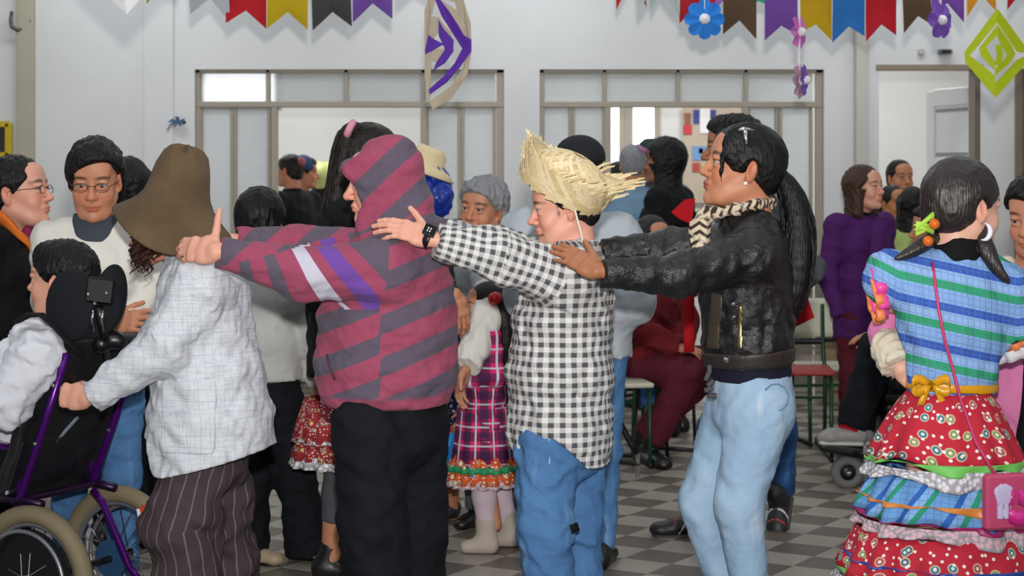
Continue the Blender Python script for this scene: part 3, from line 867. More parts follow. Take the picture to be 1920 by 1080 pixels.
def dressed(label, X, d, H, yaw, top, bottom, hair_style, hmat, skin='tan', g=1.0, belly=1.0, head=None, vox=.011, hvox=.0045, hem=.47, lean=0.0, arms=None,
            shoe=M_SHOE, group=None, face=None, infl=0.0, J=None, hands=True, hs=1.0, top_name='jacket', seed=1, line=.072, legs=True, sleeve=(.066, .056, .040), off=.01, sweep=0.0):
    """a clothed standing figure; head = (yaw, pitch, roll)"""
    J = J or skeleton(X, d, H, yaw, lean, g); s = H / 1.7
    p = Person(label, (J['hip'][0], J['hip'][1]), group); p.J = J
    for k_, v_ in (arms or {}).items(): J[k_] = v_
    hy, hp_, hr = head or (yaw, 0, 0); R = Rhead(hy, hp_, hr); hsz = s ** .45 * hs
    p.R, p.hc, p.hs = R, J['head'], hsz
    V, Q, C = make_head(J['head'], R, hsz, J['neck'] - A(0, 0, .05), skin, vox=hvox, **(face or {})); p.flesh(V, Q, C)
    if hair_style: hair(p, J['head'], R, hsz, hair_style, hmat, max(.005, hvox * 1.3), infl, seed=seed, line=line, sweep=sweep)
    al = [arm_pts(J, 'L'), arm_pts(J, 'R')]
    garment(p, top_name, top, secs_of(J, hem, g, belly, off), J['l'], al, tuple(r * s * (.6 + .4 * g) for r in sleeve), vox=vox, seed=seed, neck=J['neck'] + A(0, 0, .012), neck_r=.058 * s, amp=.004)
    if hands:
        for sd, q in (('L', -1), ('R', 1)):
            dv = nrm(J['wr' + sd] - J['el' + sd]); outw = J['l'] * (1 if sd == 'L' else -1)
            bk = J.get('bk' + sd, outw); dv2 = J.get('hd' + sd, dv)
            p.flesh(*make_hand(J['wr' + sd] + dv * .01, dv2, bk, q, s, skin=skin, vox=max(.0034, hvox * .9), arm_from=J['wr' + sd] - dv * .06, curl=J.get('curl', ((18, 25, 18),) * 4)))
    p.core([([J['neck'] - A(0, 0, .04), J['chest'], J['hip']], [.04 * s, .075 * s, .08 * s])]
           + [([J['chest'], J['sh' + q], J['el' + q], J['wr' + q] - nrm(J['wr' + q] - J['el' + q]) * .035], [.04 * s, .034 * s, .028 * s, .020 * s]) for q in 'LR']
           + ([([J['hip'], J['hp' + q], J['kn' + q], J['an' + q], J['an' + q] - A(0, 0, .02)], [.06 * s, .055 * s, .04 * s, .03 * s, .025 * s]) for q in 'LR'] if legs else []), skin)
    if legs:
        L = [[J['hp' + q], J['kn' + q], J['an' + q]] for q in 'LR']
        trousers(p, bottom, J['hip'], J['l'], L, (.088 * s * g, .066 * s * (.5 + .5 * g), .052 * s), hipr=(.142 * s * g, .104 * s * g * (.5 + .5 * belly)), vox=vox, seed=seed + 3)
        shoes(p, [J['anL'], J['anR']], J['f'], shoe, s, .010)
    return p

# ------------------------------------------------------------------ the hall
WD = 12.5                                  # distance of the back wall
def WX(x, d=WD): return (x - 960.0) / F * d
def WZ(y, d=WD): return CAMH - (y - HOR) / F * d
def structure(o): o['kind'] = 'structure'; return o
def m_wall(name, c0, c1):
    t = NT(name, 0.75, 0.3); o = t.obj()
    t.color(t.mix(t.ramp(t.noise(1.3, o, 5), 0.3, 0.7), c0, c1)); t.bump(t.noise(35, o, 4), 0.12, 0.006); return t.mat
M_WALL = m_wall('white_wall_paint', 'dadbdc', 'e2e3e4'); M_CEIL = m_wall('ceiling_paint', 'd6d6d4', 'dededc')
M_BEIGE = plain('beige_trim_paint', 'b3ad9c', 0.55, var=0.06); M_FRAME = plain('putty_metal_frame', 'a39a8b', 0.5, var=0.08)
def m_wains():
    t = NT('wainscot_tile', 0.4, 0.4); o = t.obj(); s = t.sep(o)
    c = t.mix(t.ramp(t.noise(3, o, 4), 0.3, 0.7), '8f7c5c', 'a18e6c')
    j = t.m('MAXIMUM', t.band(s[0], 0.2, 0.04), t.band(s[2], 0.2, 0.04)); t.color(t.mix(t.m('MULTIPLY', j, 0.4), c, '6d5f49')); return t.mat
M_WAINS = m_wains()
def m_glass():
    m = bpy.data.materials.new('ribbed_frosted_glass'); m.use_nodes = True; t = m.node_tree; t.nodes.clear()
    out = t.nodes.new('ShaderNodeOutputMaterial'); d = t.nodes.new('ShaderNodeBsdfDiffuse'); tr = t.nodes.new('ShaderNodeBsdfTranslucent'); g = t.nodes.new('ShaderNodeBsdfGlossy')
    d.inputs[0].default_value = lin('d2d8de'); tr.inputs[0].default_value = lin('eef3f6'); g.inputs['Roughness'].default_value = 0.25
    tc = t.nodes.new('ShaderNodeTexCoord'); w = t.nodes.new('ShaderNodeTexWave'); w.bands_direction = 'Z'; w.inputs['Scale'].default_value = 22; w.inputs['Distortion'].default_value = 0.4
    t.links.new(tc.outputs['Object'], w.inputs[0]); b = t.nodes.new('ShaderNodeBump'); b.inputs['Strength'].default_value = 0.5; b.inputs['Distance'].default_value = 0.01; t.links.new(w.outputs['Fac'], b.inputs['Height'])
    for n in (d, tr, g): t.links.new(b.outputs[0], n.inputs['Normal'])
    rf = t.nodes.new('ShaderNodeBsdfRefraction'); rf.inputs['Roughness'].default_value = 0.32; rf.inputs['IOR'].default_value = 1.03; m3 = t.nodes.new('ShaderNodeMixShader'); m3.inputs[0].default_value = 0.40
    m1 = t.nodes.new('ShaderNodeMixShader'); m1.inputs[0].default_value = 0.5; m2 = t.nodes.new('ShaderNodeMixShader'); m2.inputs[0].default_value = 0.06
    t.links.new(d.outputs[0], m1.inputs[1]); t.links.new(tr.outputs[0], m1.inputs[2]); t.links.new(m1.outputs[0], m3.inputs[1]); t.links.new(rf.outputs[0], m3.inputs[2]); t.links.new(m3.outputs[0], m2.inputs[1]); t.links.new(g.outputs[0], m2.inputs[2]); t.links.new(m2.outputs[0], out.inputs[0])
    return m
M_GLASS = m_glass()

# floor: slab + laid tiles
fl = MB().box((0, 8.0, -.06), (4.6, 9.2, .05)).build('floor', plain('grout', '4e4a45', 0.8)); structure(fl)
def m_tile(name, c0, c1):
    t = NT(name, 0.42, 0.4); o = t.new('ShaderNodeNewGeometry').outputs['Position']
    c = t.mix(t.ramp(t.noise(2.0, o, 5), 0.3, 0.7), c0, c1); t.color(t.mix(t.m('MULTIPLY', t.noise(60, o, 3), 0.3), c, c0))
    t.put(t.b.inputs['Roughness'], t.ramp(t.noise(5, o, 4), 0.3, 0.7, 0.34, 0.5)); return t.mat
M_TL, M_TD = m_tile('light_tile', '968f85', 'a19a8f'), m_tile('dark_tile', '5f5750', '6a6159')
TS = 0.21; TH = rad(31.2); Ta = A(math.sin(TH), math.cos(TH), 0); Tb = A(math.cos(TH), -math.sin(TH), 0)
T0 = P(1177.8, 965.6, F * CAMH / (965.6 - HOR)); T0[2] = 0
tb = MB().box((0, 0, -.006), ((TS - .003) / 2, (TS - .003) / 2, .006), bev=.0012)
tile_me = {}
for kk, mm in ((0, M_TD), (1, M_TL)):
    me = np_mesh('floor_tile', np.concatenate(tb.V), tb.F, False); me.materials.append(mm); tile_me[kk] = me
cells = []
for i in range(-30, 75):
    for j in range(-40, 45):
        c = T0 + Ta * (i + .5) * TS + Tb * (j + .5) * TS
        if abs(c[0]) < 4.4 and 4.2 < c[1] < 16.4:
            px = 960 + c[0] / c[1] * F; py = HOR + CAMH / c[1] * F
            cells.append((not (-40 < px < 1960 and 745 < py < 1095), c[1], (i + j) % 2, c))
cells.sort(key=lambda q: (q[0], q[1]))
ang = math.atan2(Tb[1], Tb[0])
for far, dd, par, c in cells[:300]:
    o = bpy.data.objects.new('floor_tile', tile_me[par]); COL.objects.link(o); o.parent = fl; o.location = c; o.rotation_euler = (0, 0, ang)
for par in (0, 1):
    mb = MB()
    for far, dd, pp, c in cells[300:]:
        if pp == par: mb.box(c - A(0, 0, .006), ((TS - .003) / 2, (TS - .003) / 2, .006), Rz(ang))
    tag(mb.build('floor_tile_field', M_TD if par == 0 else M_TL, fl), kind='stuff')

# shell
cl = structure(MB().box((0, 7.6, 3.65), (4.6, 9.0, .05)).build('ceiling', M_CEIL))
structure(MB().box((-4.55, 7.6, 1.8), (.05, 9.0, 1.8)).build('wall_left', M_WALL))
structure(MB().box((4.55, 7.6, 1.8), (.05, 9.0, 1.8)).build('wall_right', M_WALL))
wz = WZ(130); xs = [WX(v) for v in (365, 945, 1012, 1545, 1648, 1838)]
wb = MB(); TW = .09
def wcol(x0, x1, z0=0, z1=3.6): wb.box(((x0 + x1) / 2, WD + TW, (z0 + z1) / 2), ((x1 - x0) / 2, TW, (z1 - z0) / 2))
wcol(-4.5, xs[0]); wcol(xs[1], xs[2]); wcol(xs[3], xs[4]); wcol(xs[5], 4.5); wcol(xs[0], xs[1], wz); wcol(xs[2], xs[3], wz); wcol(xs[4], xs[5], wz)
structure(wb.build('wall_back', M_WALL))
n_trim = [0]
def trim(c, h, mat, name='trim_'):
    n_trim[0] += 1; return structure(MB().box(c, h, bev=.004).build(name + str(n_trim[0]), mat))
trim((WX(53), WD - .03, 1.8), (.05, .03, 1.8), M_BEIGE)                     # boxed pipe on the left
trim((WX(38), WD - .045, 1.8), (.012, .012, 1.8), plain('yellowed_pipe', 'b9b193', 0.5))
trim((WX(1612), WD - .05, 1.8), (.042, .05, 1.8), m_wall('pilaster_paint', 'c2bfb8', 'cac7c0'))
trim((WX(298), WD - .012, 1.8), (.10, .012, 1.8), M_WALL)
for x0, x1 in ((-4.5, xs[0]), (xs[1], xs[2]), (xs[3], xs[4]), (xs[5], 4.5)):
    structure(MB().box(((x0 + x1) / 2, WD - .006, .42), ((x1 - x0) / 2, .006, .42)).build('wainscot_trim', M_WAINS))
# door heads and reveals
trim(((xs[4] + xs[5]) / 2, WD + .02, wz + .012), ((xs[5] - xs[4]) / 2 + .02, .03, .02), plain('brown_door_head', '8d8070', 0.5))
trim((xs[5] - .015, WD + .09, wz / 2), (.02, .09, wz / 2), plain('dark_door_jamb', '6d6156', 0.5))

# glazed partitions
def partition(num, x0, x1, top_y, mid_y, trans, low, door):
    e = empty('window_%d' % num, (WX((x0 + x1) / 2), WD, 0)); e['kind'] = 'structure'; org = A(WX((x0 + x1) / 2), WD, 0)
    def bar(xa, xb, za, zb, dp=.028, nm='mullion'):
        return MB().box(((xa + xb) / 2 - org[0], .06, (za + zb) / 2), (max((xb - xa) / 2, .004), dp, max((zb - za) / 2, .004)), bev=.004).build(nm, M_FRAME, e)
    zt, zm = WZ(top_y), WZ(mid_y); zb = WZ(mid_y + 8)
    bar(WX(x0), WX(x1), WZ(top_y + 7), zt, nm='frame_rail'); bar(WX(x0), WX(x1), zb, WZ(mid_y - 3), .034, nm='frame_rail')
    bar(WX(x0), WX(x0 + 9), 0, zt, nm='frame_post'); bar(WX(x1 - 14), WX(x1), 0, zt, nm='frame_post')
    for x in trans[1:-1]: bar(WX(x - 4), WX(x + 4), zm, zt)
    def pane(xa, xb, za, zb_):
        MB().box(((WX(xa) + WX(xb)) / 2 - org[0], .06, (za + zb_) / 2), ((WX(xb) - WX(xa)) / 2, .004, (zb_ - za) / 2)).build('pane', M_GLASS, e)
    for a, b in zip(trans[:-1], trans[1:]): pane(a + 4, b - 4, zm, WZ(top_y + 7))
    for (a, b) in low:
        pane(a, b, .62, zb); bar(WX(a - 6), WX(a), 0, zb, .02); bar(WX(b), WX(b + 6), 0, zb, .02)
        bar(WX(a), WX(b), .55, .62, .02, 'frame_rail')
        MB().box(((WX(a) + WX(b)) / 2 - org[0], .06, .275), ((WX(b) - WX(a)) / 2, .012, .275), bev=.003).build('kick_panel', M_FRAME, e)
    for x in door: bar(WX(x - 6), WX(x + 6), 0, zb, .034, 'door_post')
    return e
partition(1, 365, 945, 130, 193, (370, 501, 648, 793, 932), ((378, 430), (442, 500), (803, 858), (870, 924)), (513, 794))
partition(2, 1012, 1545, 130, 193, (1016, 1134, 1272, 1400, 1530), ((1020, 1066), (1078, 1130), (1408, 1455), (1468, 1520)), (1140, 1399))

# room behind
BD = 16.6
structure(MB().box((0, BD, 1.8), (4.5, .05, 1.8)).build('wall_far', m_wall('far_wall_paint', 'd0d2d0', 'dadcda')))
def far_window(num, px0, px1, py0, py1, strength):
    x0, x1, z1, z0 = WX(px0, BD - .1), WX(px1, BD - .1), WZ(py0, BD - .1), WZ(py1, BD - .1)
    e = empty('window_%d' % num, ((x0 + x1) / 2, BD - .06, z0)); e['kind'] = 'structure'
    lit = plain('daylit_pane_%d' % num, 'f4f8ff', 0.3, var=0, emit=strength)
    w, hgt = (x1 - x0) / 2, (z1 - z0) / 2
    MB().box((0, 0, hgt), (w, .006, hgt)).build('pane', lit, e)
    for sx in (-1, 1): MB().box((sx * w, -.01, hgt), (.025, .02, hgt + .02), bev=.003).build('frame_post', M_FRAME, e)
    for sz in (0, 1): MB().box((0, -.01, 2 * hgt * sz), (w + .025, .02, .025), bev=.003).build('frame_rail', M_FRAME, e)
far_window(3, 1141, 1166, 196, 320, 3.0); far_window(4, 1182, 1232, 196, 330, 2.6); far_window(5, 376, 520, 40, 196, 5.0); far_window(6, 1345, 1392, 200, 262, 1.6)
# the open panelled door on the right
dh = A(WX(1834, 12.62), 12.62, 0); df = A(WX(1742, 13.25), 13.25, 0); dl = np.linalg.norm(df - dh); dang = math.atan2(df[1] - dh[1], df[0] - dh[0])
de = empty('door_1', dh); de['kind'] = 'structure'; de.rotation_euler = (0, 0, dang)
M_DOOR = plain('white_door_paint', 'dfe2e6', 0.35, var=0.04); M_GAP_SHADE = plain('shadow_gap_grey', '8f9094', 0.6)
for a, b in ((0, .10), (dl - .10, dl)): MB().box(((a + b) / 2, 0, 1.06), ((b - a) / 2, .02, 1.06), bev=.003).build('door_stile', M_DOOR, de)
zs = (0.12, 0.62, 1.02, 1.52, 2.0); zc = 0
for i, z in enumerate((0.06, 0.60, 1.12, 1.58, 2.07)): MB().box((dl / 2, 0, z), (dl / 2 - .10, .02, .06), bev=.003).build('door_rail', M_DOOR, de)
for z0, z1 in ((.12, .54), (.66, 1.06), (1.18, 1.52), (1.64, 2.01)):
    MB().box((dl / 2, 0, (z0 + z1) / 2), (dl / 2 - .10, .008, (z1 - z0) / 2)).build('door_panel', M_DOOR, de)
    for z in (z0 + .03, z1 - .03): MB().box((dl / 2, 0, z), (dl / 2 - .12, .014, .012)).build('panel_gap_shade', M_GAP_SHADE, de)  # grey strips put the shade of the panel gaps into colour
# brown wooden door at the right end
be = empty('door_2', (WX(1960), WD - .05, 0)); be['kind'] = 'structure'; M_WOOD = NT('brown_door_wood', 0.5)
M_WOOD.color(M_WOOD.mix(M_WOOD.noise(6, None, 4, (1, 1, .1)), '6a5442', '86705a')); M_WOOD = M_WOOD.mat
MB().box((0, .02, 1.12), (.21, .02, 1.12), bev=.004).build('door_leaf', M_WOOD, be)
MB().box((-.195, -.012, 1.12), (.02, .022, 1.12), bev=.004).build('door_casing', plain('brown_casing', '7d6c5a', 0.5), be)
for z in (.75, 1.35, 1.9): MB().box((0, -.005, z), (.18, .012, .02), bev=.003).build('door_rail', plain('brown_casing', '7d6c5a', 0.5), be)

# ------------------------------------------------------------------ things on the wall
def flat_poly(name, pts, d, th, mat, label=None, cat=None, parent=None, group=None):
    Q = [P(x, y, d) for x, y in pts]; c = np.mean(Q, 0)
    o = MB().poly(Q, (0, 1, 0), th).build(name, mat, parent, c if parent is None else (0, 0, 0))
    return tag(o, label, cat, group)
hk = MB(); hp = [P(x, y, WD - .06 - .02 * math.sin(i)) for i, (x, y) in enumerate(((22, 22), (20, 38), (22, 50), (32, 56), (44, 54), (52, 46), (58, 38)))]
hk.tube(hp, [.012, .013, .014, .014, .013, .012, .011], 8); o = hk.build('wall_hook', plain('grey_iron', '5f5f5c', 0.4, metal=0.6), origin=P(38, 40, WD - .05), smooth=True)
tag(o, 'curved grey metal hook high on the wall at the left', 'hook'); MB().box(P(38, 38, WD - .02) - P(38, 40, WD - .05), (.012, .03, .02)).build('mount', M_FRAME, o)
pf = empty('picture_frame', P(-14, 262, WD - .02), 'yellow framed dark picture cut by the left edge', 'picture')
for c, h in (((.11, 0, 0), (.025, .012, .11)), ((-.11, 0, 0), (.025, .012, .11)), ((0, 0, .105), (.11, .012, .02)), ((0, 0, -.105), (.11, .012, .02))): MB().box(c, h, bev=.003).build('frame_side', plain('yellow_frame', 'c9ae14', 0.5), pf)
MB().box((0, .004, 0), (.09, .006, .09)).build('picture', plain('dark_picture', '2c2024', 0.6), pf)
kn = MB(); kc = P(333, 228, WD - .03)
for i in range(5):
    a = i * 1.3; kn.tube([kc, kc + A(.04 * math.cos(a), -.01, .03 * math.sin(a)), kc + A(.055 * math.cos(a + .5), -.015, .035 * math.sin(a + .5)), kc + A(.01, -.01, 0)], .007, 6)
kn.tube([kc, kc + A(-.05, 0, -.02), kc + A(-.07, 0, -.06)], .004, 6)
o = tag(kn.build('ribbon_knot', plain('blue_ribbon_knot', '4f7393', 0.6), origin=kc, smooth=True), 'small knotted blue ribbon pinned to the white wall', 'ribbon')
MB().box(A(.035, 0, -.005), (.02, .01, .01), bev=.002).build('clip', M_BLKPL, o)
o = MB().box(P(1772, 97, WD - .03), (.045, .03, .016), bev=.005).build('wall_fitting', plain('grey_fitting', '6f6f70', 0.4), origin=P(1772, 97, WD - .03)); tag(o, 'small grey fitting on the wall above the open door', 'wall fitting')
MB().box((-.0, -.03, 0), (.03, .004, .008)).build('slot', M_BLKPL, o)
tag(MB().box(P(1727, 97, WD - .015), (.02, .015, .02), bev=.004).build('wall_socket', plain('white_socket', 'b9b7b2', 0.4), origin=P(1727, 97, WD - .015)), 'small pale socket left of the grey wall fitting', 'wall socket')
# posters in the back room, seen through the right partition
pe = empty('notice_board', P(1345, 330, BD - .09), 'beige notice board with blue and red pictures in the back room', 'notice board')
po = P(1345, 330, BD - .09)
def pb(x0, x1, y0, y1, col, dy, nm): 
    a, b = P(x0, y0, BD - .09), P(x1, y1, BD - .09); c = (a + b) / 2 - po; MB().box((c[0], -dy, c[2]), (abs(b[0] - a[0]) / 2, .004, abs(a[2] - b[2]) / 2)).build(nm, plain('poster_' + col, col, 0.6), pe)
pb(1280, 1400, 200, 380, 'b8ac9a', 0, 'board')
for a in ((1283, 1295, 212, 232, '8a5a44'), (1281, 1297, 234, 252, 'c23a40'), (1300, 1311, 206, 232, '34408c'), (1332, 1342, 206, 232, '34408c'), (1312, 1331, 204, 250, 'e4e4e6'), (1298, 1345, 274, 300, '6d97c8'), (1310, 1318, 278, 288, 'e0b0b0'), (1298, 1312, 305, 322, 'a8463e'), (1316, 1326, 306, 320, 'c9b878')):
    pb(*a, .01, 'poster')

# ------------------------------------------------------------------ paper bunting and hanging paper things
def paper(col): return plain('paper_' + col, col, 0.7, 0.2, var=0.10, nscale=25)
def flag(parent, org, x0, x1, y0, yl, ym, yr, d, col, sl=0, seed=0):
    """swallow-tailed paper flag: left tip yl, notch ym, right tip yr"""
    g = np.random.default_rng(seed + int(x0)); G = np.zeros((7, 9, 3)); ph = g.uniform(0, 6)
    for j in range(9):
        u = j / 8; zb = (yl + (ym - yl) * u * 2) if u < .5 else (ym + (yr - ym) * (u - .5) * 2)
        for i in range(7):
            v = i / 6; q = P(x0 + (x1 - x0) * u + sl * v, y0 + (zb - y0) * v, d); q[1] += .012 * math.sin(u * 3 + ph) * v + .004 * math.sin(v * 6 + ph); G[i, j] = q - org
    return MB().grid(G, .0012).build('flag', paper(col), parent, smooth=False)
def garland(label, pts, d, flags):
    org = P(*pts[0], d); e = empty('bunting_garland', org, label, 'bunting')
    tb_ = MB(); L = []
    for i in range(len(pts) - 1):
        for k in range(6):
            t = k / 6; x = pts[i][0] + (pts[i + 1][0] - pts[i][0]) * t; y = pts[i][1] + (pts[i + 1][1] - pts[i][1]) * t + 10 * math.sin(math.pi * t); L.append(P(x, y, d) - org)
    L.append(P(*pts[-1], d) - org); tb_.tube(L, .003, 6).build('string', plain('white_string', 'd8d6d0', 0.8), e)
    for f in flags: flag(e, org, *f[:6], d - .004, f[6], *(f[7:]))
    return e
garland('bunting with pale grey, red, yellow, black and purple paper flags at left', ((150, -190), (280, -60), (560, -30), (820, -75), (960, -190)), 9.3,
        ((276, 336, -62, 8, -28, -14, 'b8a012', 0), (352, 428, -50, 26, -4, 44, 'aeb6ba', 4), (424, 499, -44, 44, 20, 54, 'b01622', 0), (501, 577, -40, 54, 22, 56, 'b39a10', 0), (583, 657, -38, 57, 22, 50, '3b3b3b', 3), (661, 736, -46, 42, 6, 36, '6b4799', 0), (742, 812, -60, 0, -30, -8, '2a6fae', 0)))
garland('front bunting with red, brown, purple, yellow and blue paper flags at right', ((1120, -190), (1230, -90), (1450, -45), (1640, -35), (1860, -70), (1990, -190)), 9.3,
        ((1186, 1256, -92, 22, -30, 18, 'a9b6b2', 10), (1276, 1342, -66, 44, 10, 30, 'a8202a', -2), (1356, 1418, -56, 64, 38, 74, '54402f', 0), (1434, 1497, -46, 76, 48, 66, '6a4294', 0), (1499, 1560, -42, 62, 46, 76, 'b3900f', 0), (1561, 1621, -40, 80, 50, 68, '2467ac', 0), (1623, 1681, -38, 78, 46, 66, 'a81422', 0), (1690, 1742, -44, 62, 30, 48, '54402f', 6), (1746, 1808, -50, 22, 6, 42, '6a4294', 0), (1812, 1868, -60, 32, -10, 20, 'c07f16', 0), (1890, 1950, -70, 18, -20, 6, 'b0222a', 0)))
garland('rear bunting with small green, red and lilac paper flags at right', ((1110, -190), (1180, -110), (1420, -70), (1700, -80), (1800, -190)), 9.9,
        ((1150, 1206, -110, 18, -40, 14, 'a8202a', 6), (1212, 1266, -96, 20, -30, 38, '9fb0aa', 8), (1340, 1400, -74, 20, -14, 6, '8a63b4', 0), (1402, 1440, -72, 26, 2, 10, '1f9a72', 0), (1446, 1480, -72, 14, 4, 34, '1f9a72', 0), (1482, 1540, -74, 16, -10, 22, 'b83238', 0), (1580, 1640, -76, 8, -20, 4, '2467ac', 0), (1660, 1720, -80, 10, -20, 12, 'b39a10', 0)))
# white paper lantern tip at upper left
def solid_paper(name, label, cat, outline, d, depth, col, holes=None, strips=(), thick=.002):
    org = P(*outline[0], d); e = empty(name, org, label, cat); return e, org
lt = P(237, -40, 7.0); le = empty('paper_lantern', lt + A(0, 0, .12), 'white folded paper lantern tip hanging at the upper left', 'paper lantern')
ring = []; mb = MB(); tip = P(238, 27, 7.0); base = [P(190, 0, 7.0) , P(262, -2, 7.0)]
top = [lt + A(-.19, 0, .05), lt + A(-.02, -.09, .06), lt + A(.16, 0, .05), lt + A(-.02, .09, .06)]
mb.raw([tip] + top + [lt + A(0, 0, .30)], [(0, 1, 2), (0, 2, 3), (0, 3, 4), (0, 4, 1), (1, 5, 2), (2, 5, 3), (3, 5, 4), (4, 5, 1)])
V = [v - (lt + A(0, 0, .12)) for v in mb.V]; mb.V = V; mb.build('paper_shell', paper('f2f2f4'), le)
MB().tube([A(0, 0, .18), A(0, 0, 1.9)], .002, 6).build('string', plain('white_string', 'd8d6d0', 0.8), le)
# beige and purple cut-paper lantern
d0 = 8.2; ko = P(836, -60, d0); ke = empty('paper_kite', ko, 'beige hanging cut-paper lantern with purple chevron strips', 'paper lantern')
def kp(pts, col, dy, nm='strip', th=.003):
    Q = [P(x, y, d0) - ko + A(0, -dy - .10 * ((x - 838) / 90.0) ** 2 + .03 * math.sin(y / 60.0), 0) for x, y in pts]; return MB().poly(Q, (0, 1, 0), th).build(nm, paper(col), ke)
def kring(outer, inner, col, dy, nm):
    """a closed band of cut paper between two outlines"""
    n = len(outer)
    for i in range(n):
        j = (i + 1) % n; kp([outer[i], outer[j], inner[j], inner[i]], col, dy, nm)
bg = 'b3a692'
for q in ([(806, -60), (850, -60), (868, -4), (850, 4), (812, -10)], [(850, -4), (868, -4), (883, 45), (884, 96), (872, 94), (872, 50), (858, 22)], [(872, 94), (884, 96), (876, 142), (846, 186), (812, 206), (806, 190), (846, 160), (868, 126)],
          [(806, 190), (812, 206), (800, 176), (796, 140), (796, 110), (808, 112), (808, 160)], [(796, 110), (796, 20), (806, -10), (816, 0), (808, 36), (808, 112)], [(824, 34), (844, 58), (852, 78), (842, 104), (826, 122), (816, 118), (832, 94), (836, 78), (822, 56)], [(808, 30), (824, 32), (822, 60), (812, 74), (797, 58)], [(812, 92), (834, 90), (820, 116), (806, 114), (797, 102)], [(826, 0), (856, 18), (874, 56), (872, 70), (850, 36)]): kp(q, bg, 0, 'paper_band')
for q in ([(814, -4), (826, 0), (852, 34), (870, 66), (884, 74), (884, 98), (870, 96), (848, 62), (828, 30)], [(870, 84), (884, 96), (862, 126), (838, 154), (806, 178), (804, 168), (830, 144), (852, 118)], [(822, 36), (832, 54), (850, 74), (850, 96), (834, 118), (812, 132), (818, 116), (834, 92), (822, 66)], [(797, 60), (812, 72), (832, 82), (812, 94), (797, 102)]): kp(q, '5a2f9c', .005, 'purple_strip')
MB().tube([A(-.01, 0, .0), A(-.01, 0, 1.6)], .002, 6).build('string', plain('white_string', 'd8d6d0', 0.8), ke)
# lime diamond lantern
d1 = 8.0; yo = P(1870, 15, d1); ye = empty('paper_diamond', yo, 'lime green diamond cut-paper hanging at the upper right', 'paper lantern')
LIME = 'aebe1e'
def yp(pts, dy=0): 
    Q = [P(x, y, d1) - yo + A(0, -dy + .05 * abs((x - 1868) / 55.0), 0) for x, y in pts]; MB().poly(Q, (0, 1, 0), .003).build('paper_band', paper(LIME), ye)
yp([(1870, 15), (1870, 42), (1838, 84), (1815, 112), (1814, 96)]); yp([(1870, 15), (1928, 84), (1940, 98), (1912, 96), (1870, 42)])
yp([(1814, 96), (1822, 102), (1866, 142), (1866, 182), (1815, 116)]); yp([(1940, 98), (1930, 118), (1866, 184), (1863, 160), (1910, 112)])
yp([(1870, 46), (1870, 66), (1850, 88), (1866, 118), (1864, 132), (1842, 104), (1838, 90)], .004); yp([(1870, 46), (1900, 84), (1908, 100), (1896, 118), (1866, 142), (1866, 128), (1890, 104), (1870, 70)], .004)
yp([(1866, 84), (1878, 84), (1882, 102), (1876, 122), (1864, 122), (1868, 104)], .008)
MB().tube([A(0, 0, -.01), A(0, 0, 1.6)], .0015, 6).build('string', plain('white_string', 'd8d6d0', 0.8), ye)
# felt flowers
def flower(e, eo, x, y, r, d, col, yaw=0, petals=8, cen='e6e6ea', tilt=0):
    c = P(x, y, d) - eo; R = Rz(rad(yaw)) @ Ry(rad(tilt)); s = d / F; mb = MB(); pts = []
    n = petals * 10
    for i in range(n):
        a = 2 * math.pi * i / n; rr = r * (0.80 + 0.20 * abs(math.cos(a * petals / 2)) ** .6) ; pts.append(R @ A(rr * s * math.cos(a), .006 * math.cos(a * petals), rr * s * math.sin(a)) + c)
    V = [c + R @ A(0, -.008, 0)] + pts + [c + R @ A(0, .004, 0)]; Fc = [(0, 1 + i, 1 + (i + 1) % n) for i in range(n)] + [(n + 1, 1 + (i + 1) % n, 1 + i) for i in range(n)]
    o = MB().raw(V, Fc).build('flower', paper(col), e); v, f = uv_sphere(c + R @ A(0, -.012, 0), r * s * .28, 10, 6); MB().raw(v, f).build('flower_centre', paper(cen), o, smooth=True)
def hang(label, x, y, d, flowers, ribbon=True):
    eo = P(x, y, d); e = empty('hanging_flower', eo, label, 'paper flower')
    yb = max(f[1] for f in flowers)
    MB().box((P(x, (yb - 400) / 2, d) - eo), (.006 if ribbon else .002, .001, (yb + 400) / 2 * d / F)).build('ribbon', paper('e6e6ea'), e)
    for f in flowers: flower(e, eo, f[0], f[1], f[2], d, f[3], f[4], f[5], tilt=f[6] if len(f) > 6 else 0)
hang('large blue paper flower hanging in front of the brown flag', 1321, 36, 9.2, ((1321, 36, 38, '2a7ed6', 0, 8),), False)
hang('ribbon with a pink and a pale pink paper flower', 1498, 60, 8.9, ((1498, 60, 34, 'c76ab8', 58, 8), (1499, 152, 34, 'c79bb2', 62, 8), (1508, 150, 30, '7a55ae', 70, 8)))
hang('purple paper flower hanging beside the lime diamond', 1763, 38, 9.0, ((1763, 38, 36, '7a52b4', 40, 6),))

